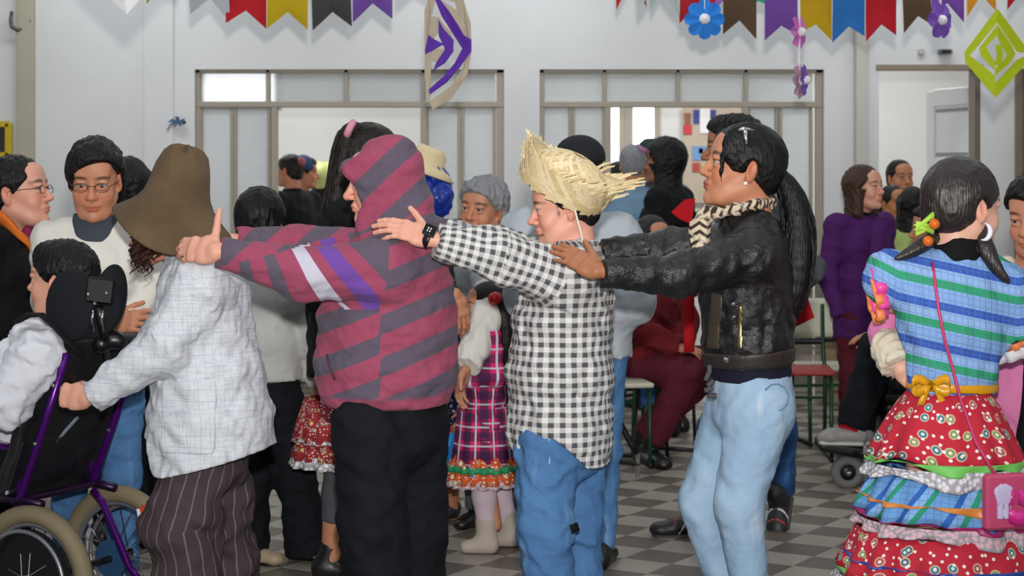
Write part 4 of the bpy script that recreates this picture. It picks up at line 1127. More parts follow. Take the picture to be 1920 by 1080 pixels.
# ------------------------------------------------------------------ the line of dancers
def patch(p, name, secs, lat, off, box, mat, vox=.006, parent=None, extra=None, tc=None, amp=0, seed=1, fs=.12):
    """a raised piece of cloth following the garment, cut out by box(X, Y, Z) <= 0"""
    S = Shape(); torso(S, [(a[0], a[1] + off, a[2] + off) for a in secs], lat)
    if extra: extra(S, off)
    if amp: S.disp = folds(amp, fs, seed, (1, 1, 1))
    S.func(box); return p.shape(name, S, vox, mat, tc, parent=parent)
def pxbox(x0, x1, y0, y1, d, ymax, rnd=0):
    a, b = P(x0, y0, d), P(x1, y1, d); c = (a + b) / 2; w, h = abs(b[0] - a[0]) / 2 - rnd, abs(b[2] - a[2]) / 2 - rnd
    def f(X, Y, Z):
        u, v = np.abs(X - c[0]) - w, np.abs(Z - c[2]) - h
        q = np.sqrt(np.maximum(u, 0) ** 2 + np.maximum(v, 0) ** 2) + np.minimum(np.maximum(u, v), 0) - rnd
        return np.maximum(q, Y - ymax)
    return f
def ring_tc(c, r=.16):
    return lambda V: np.stack([np.arctan2(V[:, 1] - c[1], V[:, 0] - c[0]) * r, V[:, 2], np.zeros(len(V))], 1)
def arm_tc(c, arms, rad_=.065, ar=.085, r=.17):
    def f(V):
        an = np.arctan2(V[:, 1] - c[1], -(V[:, 0] - c[0]) * 0 + (V[:, 0] - c[0]))
        sets = [np.stack([an * r, V[:, 2], np.zeros(len(V))], 1)]; cls = np.zeros(len(V), int)
        for i, a in enumerate(arms):
            S, D, W = polycoord(V, a); m = (D < ar) & (S > .03); sets.append(np.stack([S, W * rad_, np.ones(len(V))], 1)); cls[m] = i + 1
        return cls, sets
    return f
def leg_tc(legs, r=.08):
    def f(V):
        best = None; T = np.zeros((len(V), 3))
        for L in legs:
            S, D, W = polycoord(V, L)
            if best is None: best = D.copy(); T[:, 0] = W * r; T[:, 1] = S
            else:
                m = D < best; T[m, 0] = W[m] * r; T[m, 1] = S[m]
        return T
    return f
LAT = lat_of(-90)

# --- man in the striped hooded fleece
def hoodie_man():
    q = lambda x, y, dd=0.0: P(x, y, 5.8 + dd)
    p = Person('person in a maroon and grey striped hooded fleece, hood up, holding the shoulder ahead', (q(725, 0)[0], 5.8))
    hc = q(719, 345); R = Rhead(-86, -6)
    p.flesh(*make_head(hc, R, 1.06, q(752, 455), 'rosy', vox=.0032, nose=1.1, jaw=1.1, ears=False, age=1))
    secs = [(q(722, 757), .19, .200), (q(724, 690), .205, .214), (q(727, 610), .205, .208), (q(735, 535), .20, .188), (q(752, 470), .175, .13), (q(758, 440), .12, .095)]
    near = [q(722, 506, -.175), q(570, 512, -.25), q(412, 471, -.31)]; far = [q(712, 486, .175), q(565, 470, .20), q(440, 452, .15)]
    def tc(V):
        z, x = V[:, 2], V[:, 0]; seam = q(722, 0)[0]
        v = z - .40 * (x - seam) + np.where(x < seam, .058, 0.0) + .03
        hood = z > (q(0, 425)[2] + .25 * (x - q(700, 0)[0]))
        v = np.where(hood, .72 * (z - .95 * (x - q(700, 0)[0])) + .012, v)
        o_ = np.zeros(len(V)); low = (z < q(0, 735)[2]) & ~hood
        sets = [np.stack([np.where(low, .02, v), o_, o_], 1)]; cls = np.zeros(len(V), int)
        for ci, a in ((1, near), (2, far)):
            D = polycoord(V, a)[1]; w_ = nrm(a[2] - a[0]); S = (V - a[0]) @ w_; m = (D < .115) & (S > .015) & ~hood
            zz = np.interp(S, (0, .25, .5), (a[0][2], a[1][2], a[2][2])); kk = np.interp(S, (.1, .5), (1.0, .25))
            sets.append(np.stack([np.clip(S - kk * (z - zz), .001, .57), np.where(S > .50, 2.0, 1.0), o_], 1)); cls[m] = ci
        vb = z - .40 * (x - seam) + np.where(x < seam, .058, 0.0) + .03; sets[0][~hood, 0] = np.where(low, .02, vb)[~hood]
        sets.append(np.stack([.72 * (z - .95 * (x - q(700, 0)[0])) + .012, o_, o_], 1)); cls[hood] = 3; sets[0][:, 0] = np.where(low, .02, vb)
        return cls, sets
    def extra(S):
        S.cone(q(752, 470), q(742, 410), .11, .10, k=.05)
        S.ell(q(722, 338), (.124, .108, .142), Ry(.35), k=.05)
        S.ell(q(775, 395), (.055, .09, .07), k=.05)
        S.cone(q(655, 318, -.05), q(655, 318, .05), .020, .020, k=.05)
        S.cone(q(690, 425, -.06), q(690, 425, .06), .03, .03, k=.04)
        S.ell(q(652, 372), (.060, .088, .094), Ry(-.25), k=.014, op='s')
        S.ell(q(700, 345), (.088, .074, .098), k=.012, op='s')
        S.cone(q(775, 432, -.1), q(825, 418, -.02), .022, .018, k=.03)
    garment(p, 'striped_hoodie', M_HOOD, secs, LAT, (near, far), (.096, .078, .046), vox=.0066, amp=.005, fs=.13, seed=4, tc=tc, extra=extra, cut=lambda X, Y, Z: (q(0, 762)[2] + .05 * (X - q(700, 0)[0])) - Z)
    legs = [[q(690, 790, -.1), q(700, 985, -.11), q(715, 1185, -.12)], [q(775, 790, .1), q(775, 985, .1), q(778, 1185, .1)]]
    trousers(p, M_BLACKP, q(735, 800), LAT, legs, (.112, .104, .098), hipr=(.165, .155), waist=q(738, 745), amp=.006, seed=8, fs=.15)
    p.flesh(*make_hand(q(406, 471, -.31), (-.85, .42, .05), (-.3, -.85, .45), -1, 1.04, curl=((14, 24, 12), (16, 26, 14), (18, 28, 16), (22, 30, 18)), spread=1, thumb=(82, -6, 0), skin='rosy', arm_from=q(450, 477, -.30)))
    p.flesh(*make_hand(q(432, 451, .15), (-1, -.1, -.05), (0, .2, 1), 1, 1.0, skin='rosy', arm_from=q(470, 454, .15)))
    p.core([([q(752, 455), q(740, 560), q(730, 760)], [.05, .1, .11])] + [([q(740, 540), *a], [.05, .045, .04, .024]) for a in (near, far)] + [([q(735, 790), *L], [.08, .07, .055, .04]) for L in legs], 'rosy')
    shoes(p, [legs[0][2] - A(0, 0, .02), legs[1][2] - A(0, 0, .02)], (-1, 0, 0), M_SHOE, 1.05)
    # side pocket slit
    p.mb('pocket_slit', MB().tube([q(613, 664, -.165), q(618, 690, -.172), q(628, 712, -.180)], .004, 6), plain('dark_maroon', '4a2233'), True)
    return p.finish()
hoodie_man()

# --- woman in the white linen blazer and brown felt hat
def blazer_woman():
    D = 5.76; q = lambda x, y, dd=0.0: P(x, y, D + dd)
    p = Person('person in a white linen blazer and brown felt hat pushing the wheelchair', (q(380, 0)[0], D))
    hc = q(308, 414); R = Rhead(-82, -22)
    p.flesh(*make_head(hc, R, 1.0, q(362, 492), 'tan', vox=.0036, ears=True))
    secs = [(q(397, 900), .250, .214), (q(395, 790), .212, .184), (q(388, 700), .185, .162), (q(380, 620), .175, .148), (q(378, 555), .18, .135), (q(368, 505), .15, .10)]
    near = [q(375, 540, -.16), q(305, 655, -.19), q(172, 744, -.17)]; far = [q(360, 540, .16), q(290, 660, .19), q(185, 735, .18)]
    def cut(X, Y, Z):
        x = X - q(322, 0)[0]
        return q(0, 880)[2] + np.where(x > 0, .25 * x, np.minimum(.083 * (x / .060) ** 4, .10)) - Z + .0 * Y
    garment(p, 'linen_blazer', M_BLAZ, secs, LAT, (near, far), (.082, .070, .050), vox=.0066, amp=.006, fs=.16, seed=11, cut=cut)
    def pk(S, off): pass
    patch(p, 'pocket', secs, LAT, .006, pxbox(322, 425, 700, 832, D, D - .02, .02), M_BLAZ, .005, amp=.006, seed=11, fs=.16)
    # collar and shirt collar
    mb = MB()
    G = np.array([[q(352 - 22 * t + 6 * math.sin(s * 3), 470 + 52 * t + 10 * s, -.095 + .19 * s - .02 * t) for t in np.linspace(0, 1, 5)] for s in np.linspace(0, 1, 9)])
    mb.grid(G, .008); p.mb('lapel', mb, M_BLAZ, True)
    S = Shape(); S.cone(q(362, 500), q(342, 462), .078, .068, k=.01, flatb=True, flata=True); S.cone(q(362, 502), q(340, 458), .070, .060, k=.004, op='s'); p.shape('shirt_collar', S, .005, cloth('blue_white_collar', 'b9c2d4', .2))
    legs = [[q(372, 860, -.08), q(338, 985, -.10), q(378, 1190, -.10)], [q(415, 860, .09), q(405, 985, .10), q(432, 1190, .1)]]
    trousers(p, M_PIN, q(385, 850), LAT, legs, (.098, .114, .105), hipr=(.15, .135), waist=q(392, 790), amp=.010, seed=21, fs=.18, tc=leg_tc(legs, .1))
    p.flesh(*make_hand(q(164, 748, -.17), (-1, .25, .12), (.1, -1, .25), -1, .95, curl=((62, 80, 40),) * 4, spread=2, thumb=(18, 45, 10), skin='rosy', arm_from=q(205, 728, -.17)))
    p.flesh(*make_hand(q(177, 742, .18), (-1, .25, .12), (0, 1, .25), 1, .95, curl=((62, 80, 40),) * 4, spread=2, thumb=(18, 45, 10), skin='rosy', arm_from=q(215, 725, .18)))
    p.core([([q(362, 492), q(378, 600), q(388, 800)], [.05, .09, .1])] + [([q(370, 560), *a], [.05, .04, .035, .022]) for a in (near, far)] + [([q(385, 850), *L], [.08, .07, .05, .04]) for L in legs], 'rosy')
    shoes(p, [L[2] - A(0, 0, .02) for L in legs], (-1, 0, 0), M_SHOE, 1.0)
    hair(p, hc, R, .97, 'tight', H_AUBURN, .006, .0)
    def curls(i, g):
        x0, y0 = g.uniform(256, 308), g.uniform(410, 432); dd = g.uniform(-.10, .06); n = 16; L = g.uniform(45, 95); ph = g.uniform(0, 6.28); ra = g.uniform(4, 9)
        if x0 > 288: L *= .7
        return np.array([q(x0 - 6 * t / n + ra * math.sin(ph + t * .95) * (t / n + .3), y0 + L * t / n, dd + .012 * math.cos(ph + t * .95)) for t in range(n)])
    strands(p, 'curls', H_AUBURN, None, curls, 230, .0050, 5, seed=5)
    # hat: crown, brim and band sewn in
    Rh = Ry(rad(13)) @ Rx(rad(8)); c = q(326, 392)
    prof = [(.0, .196), (.030, .194), (.055, .184), (.072, .166), (.084, .138), (.091, .105), (.097, .070), (.105, .042), (.122, .014), (.145, -.010), (.168, -.030), (.186, -.044), (.190, -.050), (.184, -.050), (.160, -.034), (.136, -.014), (.112, .010), (.096, .040), (.088, .070), (.080, .13), (.05, .175), (.0, .186)]
    def mod(a, i, r, z):
        w = max(0, (r - .10) / .09); lf = math.cos(a)
        return r * (1 + .02 * math.sin(3 * a + 1) - .10 * w * math.sin(a) ** 2), z + w * (.010 * math.sin(2 * a + .6) - .050 * math.sin(a) ** 2 - .012 * lf) + (.010 * math.sin(5 * a) * (r < .08))
    mb = MB().lathe(prof, c, Rh, 48, mod); p.mb('felt_hat', mb, M_FELT, True)
    return p.finish()
blazer_woman()

# --- man in the gingham shirt and frayed straw hat
def gingham_man():
    D = 5.85; q = lambda x, y, dd=0.0: P(x, y, D + dd)
    p = Person('person in a black and white gingham shirt, jeans and frayed straw hat', (q(1055, 0)[0], D))
    hc = q(1058, 392); R = Rhead(-84, -8)
    V, Q, C = make_head(hc, R, 1.0, q(1085, 490), 'rosy', vox=.0030, nose=1.05, smile=1.0, wide=1.03)
    L = (V - hc) @ R; ink = np.array((.05, .035, .035))                     # drawn-on whiskers
    for cx, cy, cz, sx, sy, sz in ((.024, -.085, -.070, .012, .02, .0035), (.056, -.028, -.008, .03, .0045, .010), (.056, -.030, .010, .03, .0045, .004)):
        f = np.exp(-(((L[:, 0] - cx) / sx) ** 4 + ((L[:, 1] - cy) / sy) ** 4 + ((L[:, 2] - cz) / sz) ** 4))[:, None] * .75; C = C * (1 - f) + ink * f
    p.flesh(V, Q, C)
    hair(p, hc, R, 1.0, 'short', H_DBROWN, .005)
    secs = [(q(1052, 868), .185, .150), (q(1050, 800), .185, .156), (q(1050, 700), .185, .158), (q(1054, 610), .18, .150), (q(1066, 540), .18, .128), (q(1080, 490), .15, .092)]
    near = [q(1055, 523, -.155), q(940, 482, -.23), q(819, 452, -.27)]; far = [q(1050, 515, .155), q(935, 470, .19), q(830, 440, .16)]
    x0, zc = q(1030, 0)[0], q(0, 806)[2]
    def cut(X, Y, Z):
        return zc - .115 * np.clip(np.abs(X - x0) / .125, 0, 1) ** 1.3 * np.where(X > x0, 1.0, .55) - Z + 0 * Y
    tc = arm_tc(q(1052, 0), (near, far), .075, .098, .165)
    garment(p, 'gingham_shirt', M_GING, secs, LAT, (near, far), (.088, .076, .054), vox=.0062, amp=.005, fs=.12, seed=31, tc=tc, cut=cut)
    S = Shape(); S.cone(q(1085, 497), q(1076, 455), .088, .072, k=.01, flatb=True, flata=True); S.cone(q(1086, 505), q(1075, 448), .074, .064, k=.004, op='s')
    S.plane(q(1004, 470), (-1, 0, .6)); p.shape('collar', S, .005, M_GING, ring_tc(q(1080, 0), .08))
    legs = [[q(1022, 830, -.09), q(1022, 990, -.10), q(1036, 1190, -.1)], [q(1080, 830, .09), q(1080, 990, .10), q(1082, 1190, .1)]]
    trousers(p, M_DENIM, q(1050, 830), LAT, legs, (.095, .085, .075), hipr=(.16, .138), waist=q(1052, 760), amp=.006, seed=33)
    mb = MB(); mb.tube([q(1028 + 3 * math.sin(i), 810 + 26 * i, -.187 + .004 * i) for i in range(9)], .003, 5); p.mb('side_seam', mb, M_PALE, True)
    mb = MB(); mb.grid(np.array([[q(1068 + 14 * u + 5 * v, 985 + 16 * v - 6 * u, -.19 + .02 * u) for u in (0, .5, 1)] for v in (0, .5, 1)]), .003); p.mb('black_patch', mb, M_BLACK, True)
    p.flesh(*make_hand(q(808, 446, -.27), (-1, .03, .30), (.25, -.75, .7), -1, 1.0, curl=((10, 14, 8), (12, 16, 10), (14, 18, 10), (16, 22, 12)), spread=1, thumb=(48, -4, 8), skin='rosy', arm_from=q(845, 460, -.27), arm_r=.03))
    p.flesh(*make_hand(q(818, 436, .16), (-1, 0, .1), (0, .3, 1), 1, .98, skin='rosy', arm_from=q(860, 446, .16)))
    p.core([([q(1085, 480), q(1056, 600), q(1050, 800)], [.05, .09, .1])] + [([q(1065, 550), *a], [.05, .045, .036, .022]) for a in (near, far)] + [([q(1050, 830), *L_], [.08, .07, .05, .04]) for L_ in legs], 'rosy')
    shoes(p, [L_[2] - A(0, 0, .02) for L_ in legs], (-1, 0, 0), M_SHOE, 1.0)
    # watch
    wd = nrm(q(822, 452, -.27) - q(806, 445, -.27)); wc = q(802, 444, -.27); up = nrm(A(.25, -.75, .7)); sd = np.cross(up, wd); B3 = np.stack([wd, sd, up], 1)
    mb = MB(); mb.tube([wc + B3 @ A(0, .034 * math.cos(t), .027 * math.sin(t)) for t in np.linspace(0, 2 * math.pi, 20, endpoint=False)], .012, 8, closed=True, flat=.3)
    w = p.mb('watch', mb, M_BLKPL, True)
    mb = MB(); mb.box(wc + B3 @ A(0, 0, .030), (.019, .022, .005), B3, .003); p.mb('watch_face', mb, plain('watch_glass', '15161a', .1), parent=w)
    for k in range(4): p.mb('watch_digit', MB().box(wc + B3 @ A(-.006 + (k // 2) * .008, -.008 + (k % 2) * .011, .0352), (.0018, .0035, .0004), B3), plain('watch_digit_grey', 'c9ced2', .4), parent=w)
    # straw hat: woven brim of strips, low crown, frayed fringe
    hatc = q(1056, 338); Rh = Ry(rad(27)) @ Rx(rad(12)); g = np.random.default_rng(3)
    S = Shape(); S.ell(hatc + Rh @ A(.012, 0, .016), (.122, .106, .072), Rh, k=.02); S.plane(hatc - Rh @ A(0, 0, .012), -(Rh @ A(0, 0, 1))); hat = p.shape('straw_hat', S, .006, M_STRAW)
    def strip(a0, a1, r0, r1, z0, z1, w, off, mbx):
        n = 6; pts = []
        for i in range(n):
            t = i / (n - 1); a = a0 + (a1 - a0) * t; r = r0 + (r1 - r0) * t; z = z0 + (z1 - z0) * t ** 1.4
            pts.append(hatc + Rh @ A(r * math.cos(a), r * math.sin(a) * .92, z + off))
        T = np.gradient(np.array(pts), axis=0); G = np.zeros((2, n, 3))
        for i in range(n):
            rad3 = nrm(pts[i] - hatc); wv = nrm(np.cross(nrm(T[i]), rad3 + Rh @ A(0, 0, .8))) * w * (1 - .4 * (i / n)); G[0, i] = pts[i] - wv; G[1, i] = pts[i] + wv
        mbx.grid(G, .0016)
    # upturned woven wall: solid ring with crossed plaits laid over it
    mb = MB().lathe([(.100, -.020), (.128, -.034), (.136, -.028), (.150, .020), (.160, .052), (.158, .056), (.146, .034), (.124, .0), (.100, -.010)], hatc, Rh, 40, lambda a, i, r, z: (r * (1 + .05 * math.cos(a)), z + (.022 * math.cos(2 * a) if z > .02 else 0)))
    p.mb('brim_wall', mb, M_STRAW, True, hat); mb = MB()
    def wall(a, v): r = (.136 + .030 * v) * (1 + .05 * math.cos(a)); return hatc + Rh @ A(r * math.cos(a), r * math.sin(a), -.030 + .090 * v + .018 * math.cos(2 * a) * v)
    def plait(a0, a1, v0, v1, w, lift, mbx, n=6):
        G = np.zeros((n, 2, 3))
        for i in range(n):
            t = i / (n - 1); a = a0 + (a1 - a0) * t; v = v0 + (v1 - v0) * t; pt = wall(a, v); e = wall(a + .01, v) - pt; f_ = wall(a, v + .01) - pt; nn = nrm(np.cross(e, f_)); dr = nrm((a1 - a0) * e / .01 + (v1 - v0) * f_ / .01); sd = np.cross(nn, dr)
            G[i, 0] = pt + nn * lift - sd * w; G[i, 1] = pt + nn * lift + sd * w
        mbx.grid(G, .0018)
    for k in range(40):
        a = 2 * math.pi * k / 40; plait(a, a + .55, -.05, 1.02 + g.uniform(-.06, .10), .0080, .0055, mb); plait(a + .08, a - .47, -.03, 1.0 + g.uniform(-.06, .10), .0080, .0095 if k % 2 else .0065, mb)
    p.mb('woven_plaits', mb, M_STRAW, False, hat); mb = MB()
    for k in range(14): a = 2 * math.pi * k / 14; plait(a, a + .62, -.10, .16, .012, .008, mb); plait(a + .3, a - .3, -.08, .20, .010, .010, mb)
    p.mb('brow_plait', mb, M_STRAW, False, hat); mb = MB()
    def dome(a, f_): return hatc + Rh @ A(.0, 0, .016) + Rh @ A(.012 + .124 * math.cos(f_) * math.cos(a), .108 * math.cos(f_) * math.sin(a), .074 * math.sin(f_))
    for k in range(34):
        for tw in (.9, -.9):
            a = 2 * math.pi * k / 34; G = np.zeros((7, 2, 3))
            for i in range(7):
                f_ = .12 + 1.25 * i / 6; aa = a + tw * i / 6; pt = dome(aa, f_); e = nrm(dome(aa + .02, f_) - pt); nn = nrm(pt - hatc); lift = .003 + (.003 if (k + (tw > 0)) % 2 else 0); w = .0085 * math.cos(f_) ** .5; G[i, 0] = pt + nn * lift - e * w; G[i, 1] = pt + nn * lift + e * w
            mb.grid(G, .0016)
    p.mb('crown_plait', mb, M_STRAW, False, hat); mb = MB()
    for k in range(96):                       # frayed ends standing off the rim
        a = g.uniform(-1.9, 1.3) if k < 76 else g.uniform(1.5, 4.4); b_ = wall(a, g.uniform(.35, 1.0)); out = nrm((A(1, .35 * math.sin(a), .30) if k < 76 else Rh @ A(math.cos(a), math.sin(a), .6)) + g.normal(size=3) * .09); ln = g.uniform(.04, .085) if k < 76 else g.uniform(.015, .035)
        sd = nrm(np.cross(out, (0, 1, .2))) * .0042; tip = b_ + out * ln; mid = b_ + out * ln * .5 + A(0, 0, .004); mb.grid(np.array([[b_ - sd, b_ + sd], [mid - sd, mid + sd], [tip - sd * .5, tip + sd * .5]]), .0016)
    tag(p.mb('straw_fringe', mb, M_STRAW, False, hat), kind='stuff')
    p.mb('chin_cord', MB().tube([q(1074, 378, -.11), q(1082, 410, -.115), q(1090, 440, -.12), q(1094, 462, -.13)], .004, 6), plain('pale_cord', 'd9cfc0', .8), True)
    return p.finish()
gingham_man()

# --- woman in the black leather jacket
def leather_woman():
    D = 5.8; q = lambda x, y, dd=0.0: P(x, y, D + dd)
    p = Person('person in a black leather jacket with zigzag scarf, long ponytail and pale jeans', (q(1400, 0)[0], D))
    hc = q(1391, 318); R = Rhead(-84, 10); hs = 1.10
    p.flesh(*make_head(hc, R, hs, q(1412, 440), 'tan', vox=.0030, nose=.98, lip='8e4a44', jaw=.98))
    hair(p, hc, R, hs, 'tight', H_BLACK, .0046, .012, line=.060, ear=-.005)
    S = Shape()
    S.ell(head_pt(hc, R, hs, (.064, -.034, .050)), (.020 * hs, .046 * hs, .066 * hs), R @ Rx(.35), k=.02); T = Shape(); T.ell(head_pt(hc, R, hs, (-.064, -.034, .050)), (.020 * hs, .046 * hs, .066 * hs), R @ Rx(.35), k=.02); p.shape('side_fringe', T, .006, H_BLACK); S.chain([q(1356, 290, -.085), q(1352, 320, -.09), q(1353, 346, -.088)], [.010, .006, .002], .008); S.disp = folds(.0015, .03, 4, (1, 1, .3)); p.shape('side_fringe', S, .0045, H_BLACK)
    ponytail(p, [q(1455, 322), q(1482, 350, -.01), q(1498, 410, -.02), q(1498, 490, -.03), q(1488, 560, -.03), q(1478, 606, -.03)], [.022, .040, .050, .052, .046, .018], H_BLACK, 110, 3, .0042)
    mb = MB(); mb.tube([q(1457, 322) + .024 * A(.3 * math.sin(t), math.cos(t), math.sin(t)) for t in np.linspace(0, 2 * math.pi, 16, endpoint=False)], .007, 8, closed=True); p.mb('hair_tie', mb, plain('pale_hair_tie', 'a9a7b0', .5), True)
    cl_ = MB(); a = head_pt(hc, R, hs, (.045, .0, .128)); cl_.tube([q(1380, 246, -.08), q(1395, 241, -.085), q(1413, 244, -.08)], [.004, .007, .003], 6); cl_.tube([q(1397, 243, -.088), q(1398, 256, -.10), q(1400, 270, -.105)], [.008, .007, .003], 6)
    p.mb('hair_clip', cl_, plain('silver_clip', 'c9c4c0', .25, metal=.8), True)
    v, f = uv_sphere(head_pt(hc, R, hs, (.083, -.002, -.040)), .0065, 10, 8); p.part('earring', v, f, plain('pearl', 'e8e6e6', .15))
    secs = [(q(1404, 686), .165, .128), (q(1402, 640), .165, .131), (q(1400, 560), .17, .140), (q(1400, 500), .17, .136), (q(1408, 450), .15, .105), (q(1410, 425), .10, .08)]
    near = [q(1412, 478, -.135), q(1272, 517, -.23), q(1128, 511, -.29)]; far = [q(1385, 462, .135), q(1262, 468, .185), q(1126, 474, .165)]
    def ex(S): pass
    garment(p, 'leather_jacket', M_LEATH, secs, LAT, (near, far), (.078, .063, .044), vox=.0062, amp=.004, fs=.085, seed=41, cut=lambda X, Y, Z: q(0, 686)[2] + .03 * (X - q(1400, 0)[0]) - Z + 0 * Y)
    patch(p, 'waistband', secs, LAT, .007, lambda X, Y, Z: np.abs(Z - q(0, 668)[2] + .0 * Y - .06 * (X - q(1400, 0)[0])) - .024, plain('brown_black_leather', '2b2522', .5, bump=.3, var=.3))
    patch(p, 'placket', secs, LAT, .006, lambda X, Y, Z: np.maximum(np.abs(X - q(1332, 0)[0] - .06 * (Z - q(0, 620)[2]) + 0 * Y) - .016, np.maximum(Z - q(0, 545)[2], q(0, 650)[2] - Z)), plain('zip_brown', '3d342a', .5, bump=.3))
    patch(p, 'zip_pocket', secs, LAT, .007, pxbox(1371, 1379, 566, 646, D, D), M_BRASS, .004)
    def stud(nm, x, y, r):
        S = Shape(); v, f = uv_sphere(q(x, y, -.176), r, 10, 8); p.part(nm, v, f, M_CHROME)
    stud('snap', 1362, 674, .010); stud('zip_pull', 1375, 570, .009); stud('zip_pull', 1376, 594, .007)
    stud('collar_stud', 1341, 410, .005); stud('collar_stud', 1356, 407, .005)
    S = Shape(); torso(S, [(q(1410, 712), .150, .126), (q(1405, 660), .155, .122)], LAT); S.plane(q(0, 712), (0, 0, -1)); p.shape('navy_shirt', S, .008, M_NAVY)
    # stand collar and scarf
    S = Shape(); S.cone(q(1412, 455), q(1396, 392), .086, .072, k=.02, flatb=True); S.cone(q(1412, 460), q(1394, 384), .070, .062, k=.004, op='s'); p.shape('jacket_collar', S, .005, M_LEATH)
    T = [q(1446, 380, .0), q(1420, 383, -.085), q(1380, 392, -.105), q(1345, 400, -.085), q(1322, 404, -.02), q(1340, 395, .07), q(1400, 384, .09), q(1440, 380, .05)]
    S = Shape(); S.chain(T + [T[0]], [.017] * 9, k=.01); S.disp = folds(.004, .04, 3)
    S.chain([q(1322, 400, -.05), q(1312, 430, -.075), q(1316, 462, -.085), q(1308, 488, -.08)], [.024, .032, .026, .014], k=.01)
    def stc(V): Sx, Dx, Wx = polycoord(V, T + [T[0]]); lo_ = V[:, 2] < q(0, 408)[2]; return np.stack([np.where(lo_, V[:, 2], Sx), np.where(lo_, V[:, 0], Wx * .02), 0 * Sx], 1)
    p.shape('scarf', S, .005, M_SCARF, stc)
    legs = [[q(1425, 765, -.075), q(1385, 945, -.09), q(1420, 1185, -.08)], [q(1385, 765, .075), q(1318, 945, .09), q(1385, 1185, .09)]]
    trousers(p, M_PALE, q(1412, 760), LAT, legs, (.106, .073, .052), hipr=(.165, .130), waist=q(1410, 700), amp=.003, seed=44, vox=.0075)
    # pocket stitching and side seam
    mb = MB(); mb.tube([q(1447 + 0 * t, 722 + 0 * t, -.155) if t < 0 else q(1455 + 24 * math.cos(-2.6 + t * .62), 745 + 26 * math.sin(-2.6 + t * .62), -.170) for t in range(8)], .0025, 5)
    p.mb('pocket_seam', mb, plain('seam_blue', '5f86ab', .8), True)
    p.flesh(*make_hand(q(1122, 508, -.29), (-.72, .45, .38), (-.15, -.62, .78), -1, .96, curl=((6, 8, 5), (4, 8, 5), (4, 8, 6), (8, 10, 8)), spread=1, thumb=(30, -8, 6), skin='brown', arm_from=q(1160, 512, -.28)))
    p.flesh(*make_hand(q(1118, 473, .165), (-1, 0, .1), (0, .3, 1), 1, .96, skin='brown', arm_from=q(1160, 474, .165)))
    p.core([([q(1412, 440), q(1402, 560), q(1408, 740)], [.045, .08, .09])] + [([q(1400, 500), *a], [.05, .042, .034, .02]) for a in (near, far)] + [([q(1410, 750), *L], [.07, .07, .045, .032]) for L in legs], 'brown')
    shoes(p, [L[2] - A(0, 0, .02) for L in legs], (-1, 0, 0), M_SHOE, .95)
    # key bunch at the hip
    mb = MB()
    for i, (x, y) in enumerate(((1330, 692), (1326, 706), (1332, 718), (1328, 730), (1335, 742))): mb.box(q(x, y, -.14), (.008, .004, .014), Ry(.4 * i), .002)
    mb.tube([q(1332, 680, -.13), q(1330, 700, -.14), q(1331, 735, -.14)], .003, 6); p.mb('key_bunch', mb, plain('dark_keys', '2b2b30', .4, metal=.5))
    return p.finish()
leather_woman()

# ------------------------------------------------------------------ wheelchair at the left
WO = A(-1.408, 6.015, 0); WF = nrm(A(-.89, .45, 0)); WL = A(-WF[1], WF[0], 0)
def w3(f, l, z): return WF * f + WL * l + A(0, 0, z)
WR = np.stack([WF, WL, A(0, 0, 1)], 1)
def ringpts(c, r, ax_u, ax_v, n=40): return [c + r * (math.cos(t) * ax_u + math.sin(t) * ax_v) for t in np.linspace(0, 2 * math.pi, n, endpoint=False)]
M_TAN = plain('tan_rubber', '86795f', .7, bump=.2); M_ALU = plain('grey_rim', '9b9da6', .35, metal=.7)
def big_wheel(e, org, f, l, R, axis_u, axis_v, axle, tyre=M_TAN, disc=False, n_sp=20, tr=.029, hubcol=None):
    c = org
    w = MB().tube(ringpts(c, R - tr, axis_u, axis_v, 48), tr, 10, closed=True).build('wheel', tyre, e, smooth=True)
    MB().tube(ringpts(c, R - tr * 2.05, axis_u, axis_v, 48), .010, 8, closed=True).build('rim', M_ALU, w, smooth=True)
    MB().tube(ringpts(c + axle * .045, R - tr * 2.6, axis_u, axis_v, 48), .007, 8, closed=True).build('push_rim', M_ALU, w, smooth=True)
    MB().tube([c - axle * .045, c + axle * .045], .024, 12).build('hub', M_CHROME, w, smooth=True)
    for i in range(n_sp):
        t = 2 * math.pi * i / n_sp; d = math.cos(t) * axis_u + math.sin(t) * axis_v; t2 = t + (.5 if i % 2 else -.5); d2 = math.cos(t2) * axis_u + math.sin(t2) * axis_v
        MB().tube([c + axle * (.03 if i % 4 < 2 else -.03) + d2 * .022, c + d * (R - tr * 2.4)], .0017, 5).build('spoke', M_CHROME, w)
    if disc:
        MB().lathe([(.0, .0), (.165, .0), (.167, .004), (.0, .006)], c + axle * .012, np.stack([axis_u, axis_v, axle], 1), 36).build('spoke_guard', plain('black_guard', '101216', .3), w, smooth=False)
    return w
wc = empty('wheelchair', WO, 'purple framed wheelchair with black backrest and headrest', 'wheelchair'); U = A(0, 0, 1)
wn = big_wheel(wc, w3(0, .215, .238), 0, 0, .238, WF, U, WL, disc=True); wf_ = big_wheel(wc, w3(0, -.215, .238), 0, 0, .238, WF, U, -WL)
MB().lathe([(.0, 0), (.062, 0), (.064, .006), (.0, .008)], w3(0, -.17, .238), np.stack([WF, U, WL], 1), 28).build('hub_guard', plain('blue_hub_guard', '2c4f78', .4), wf_)
TOP, BOT = (-.115, .955), (.070, .490)
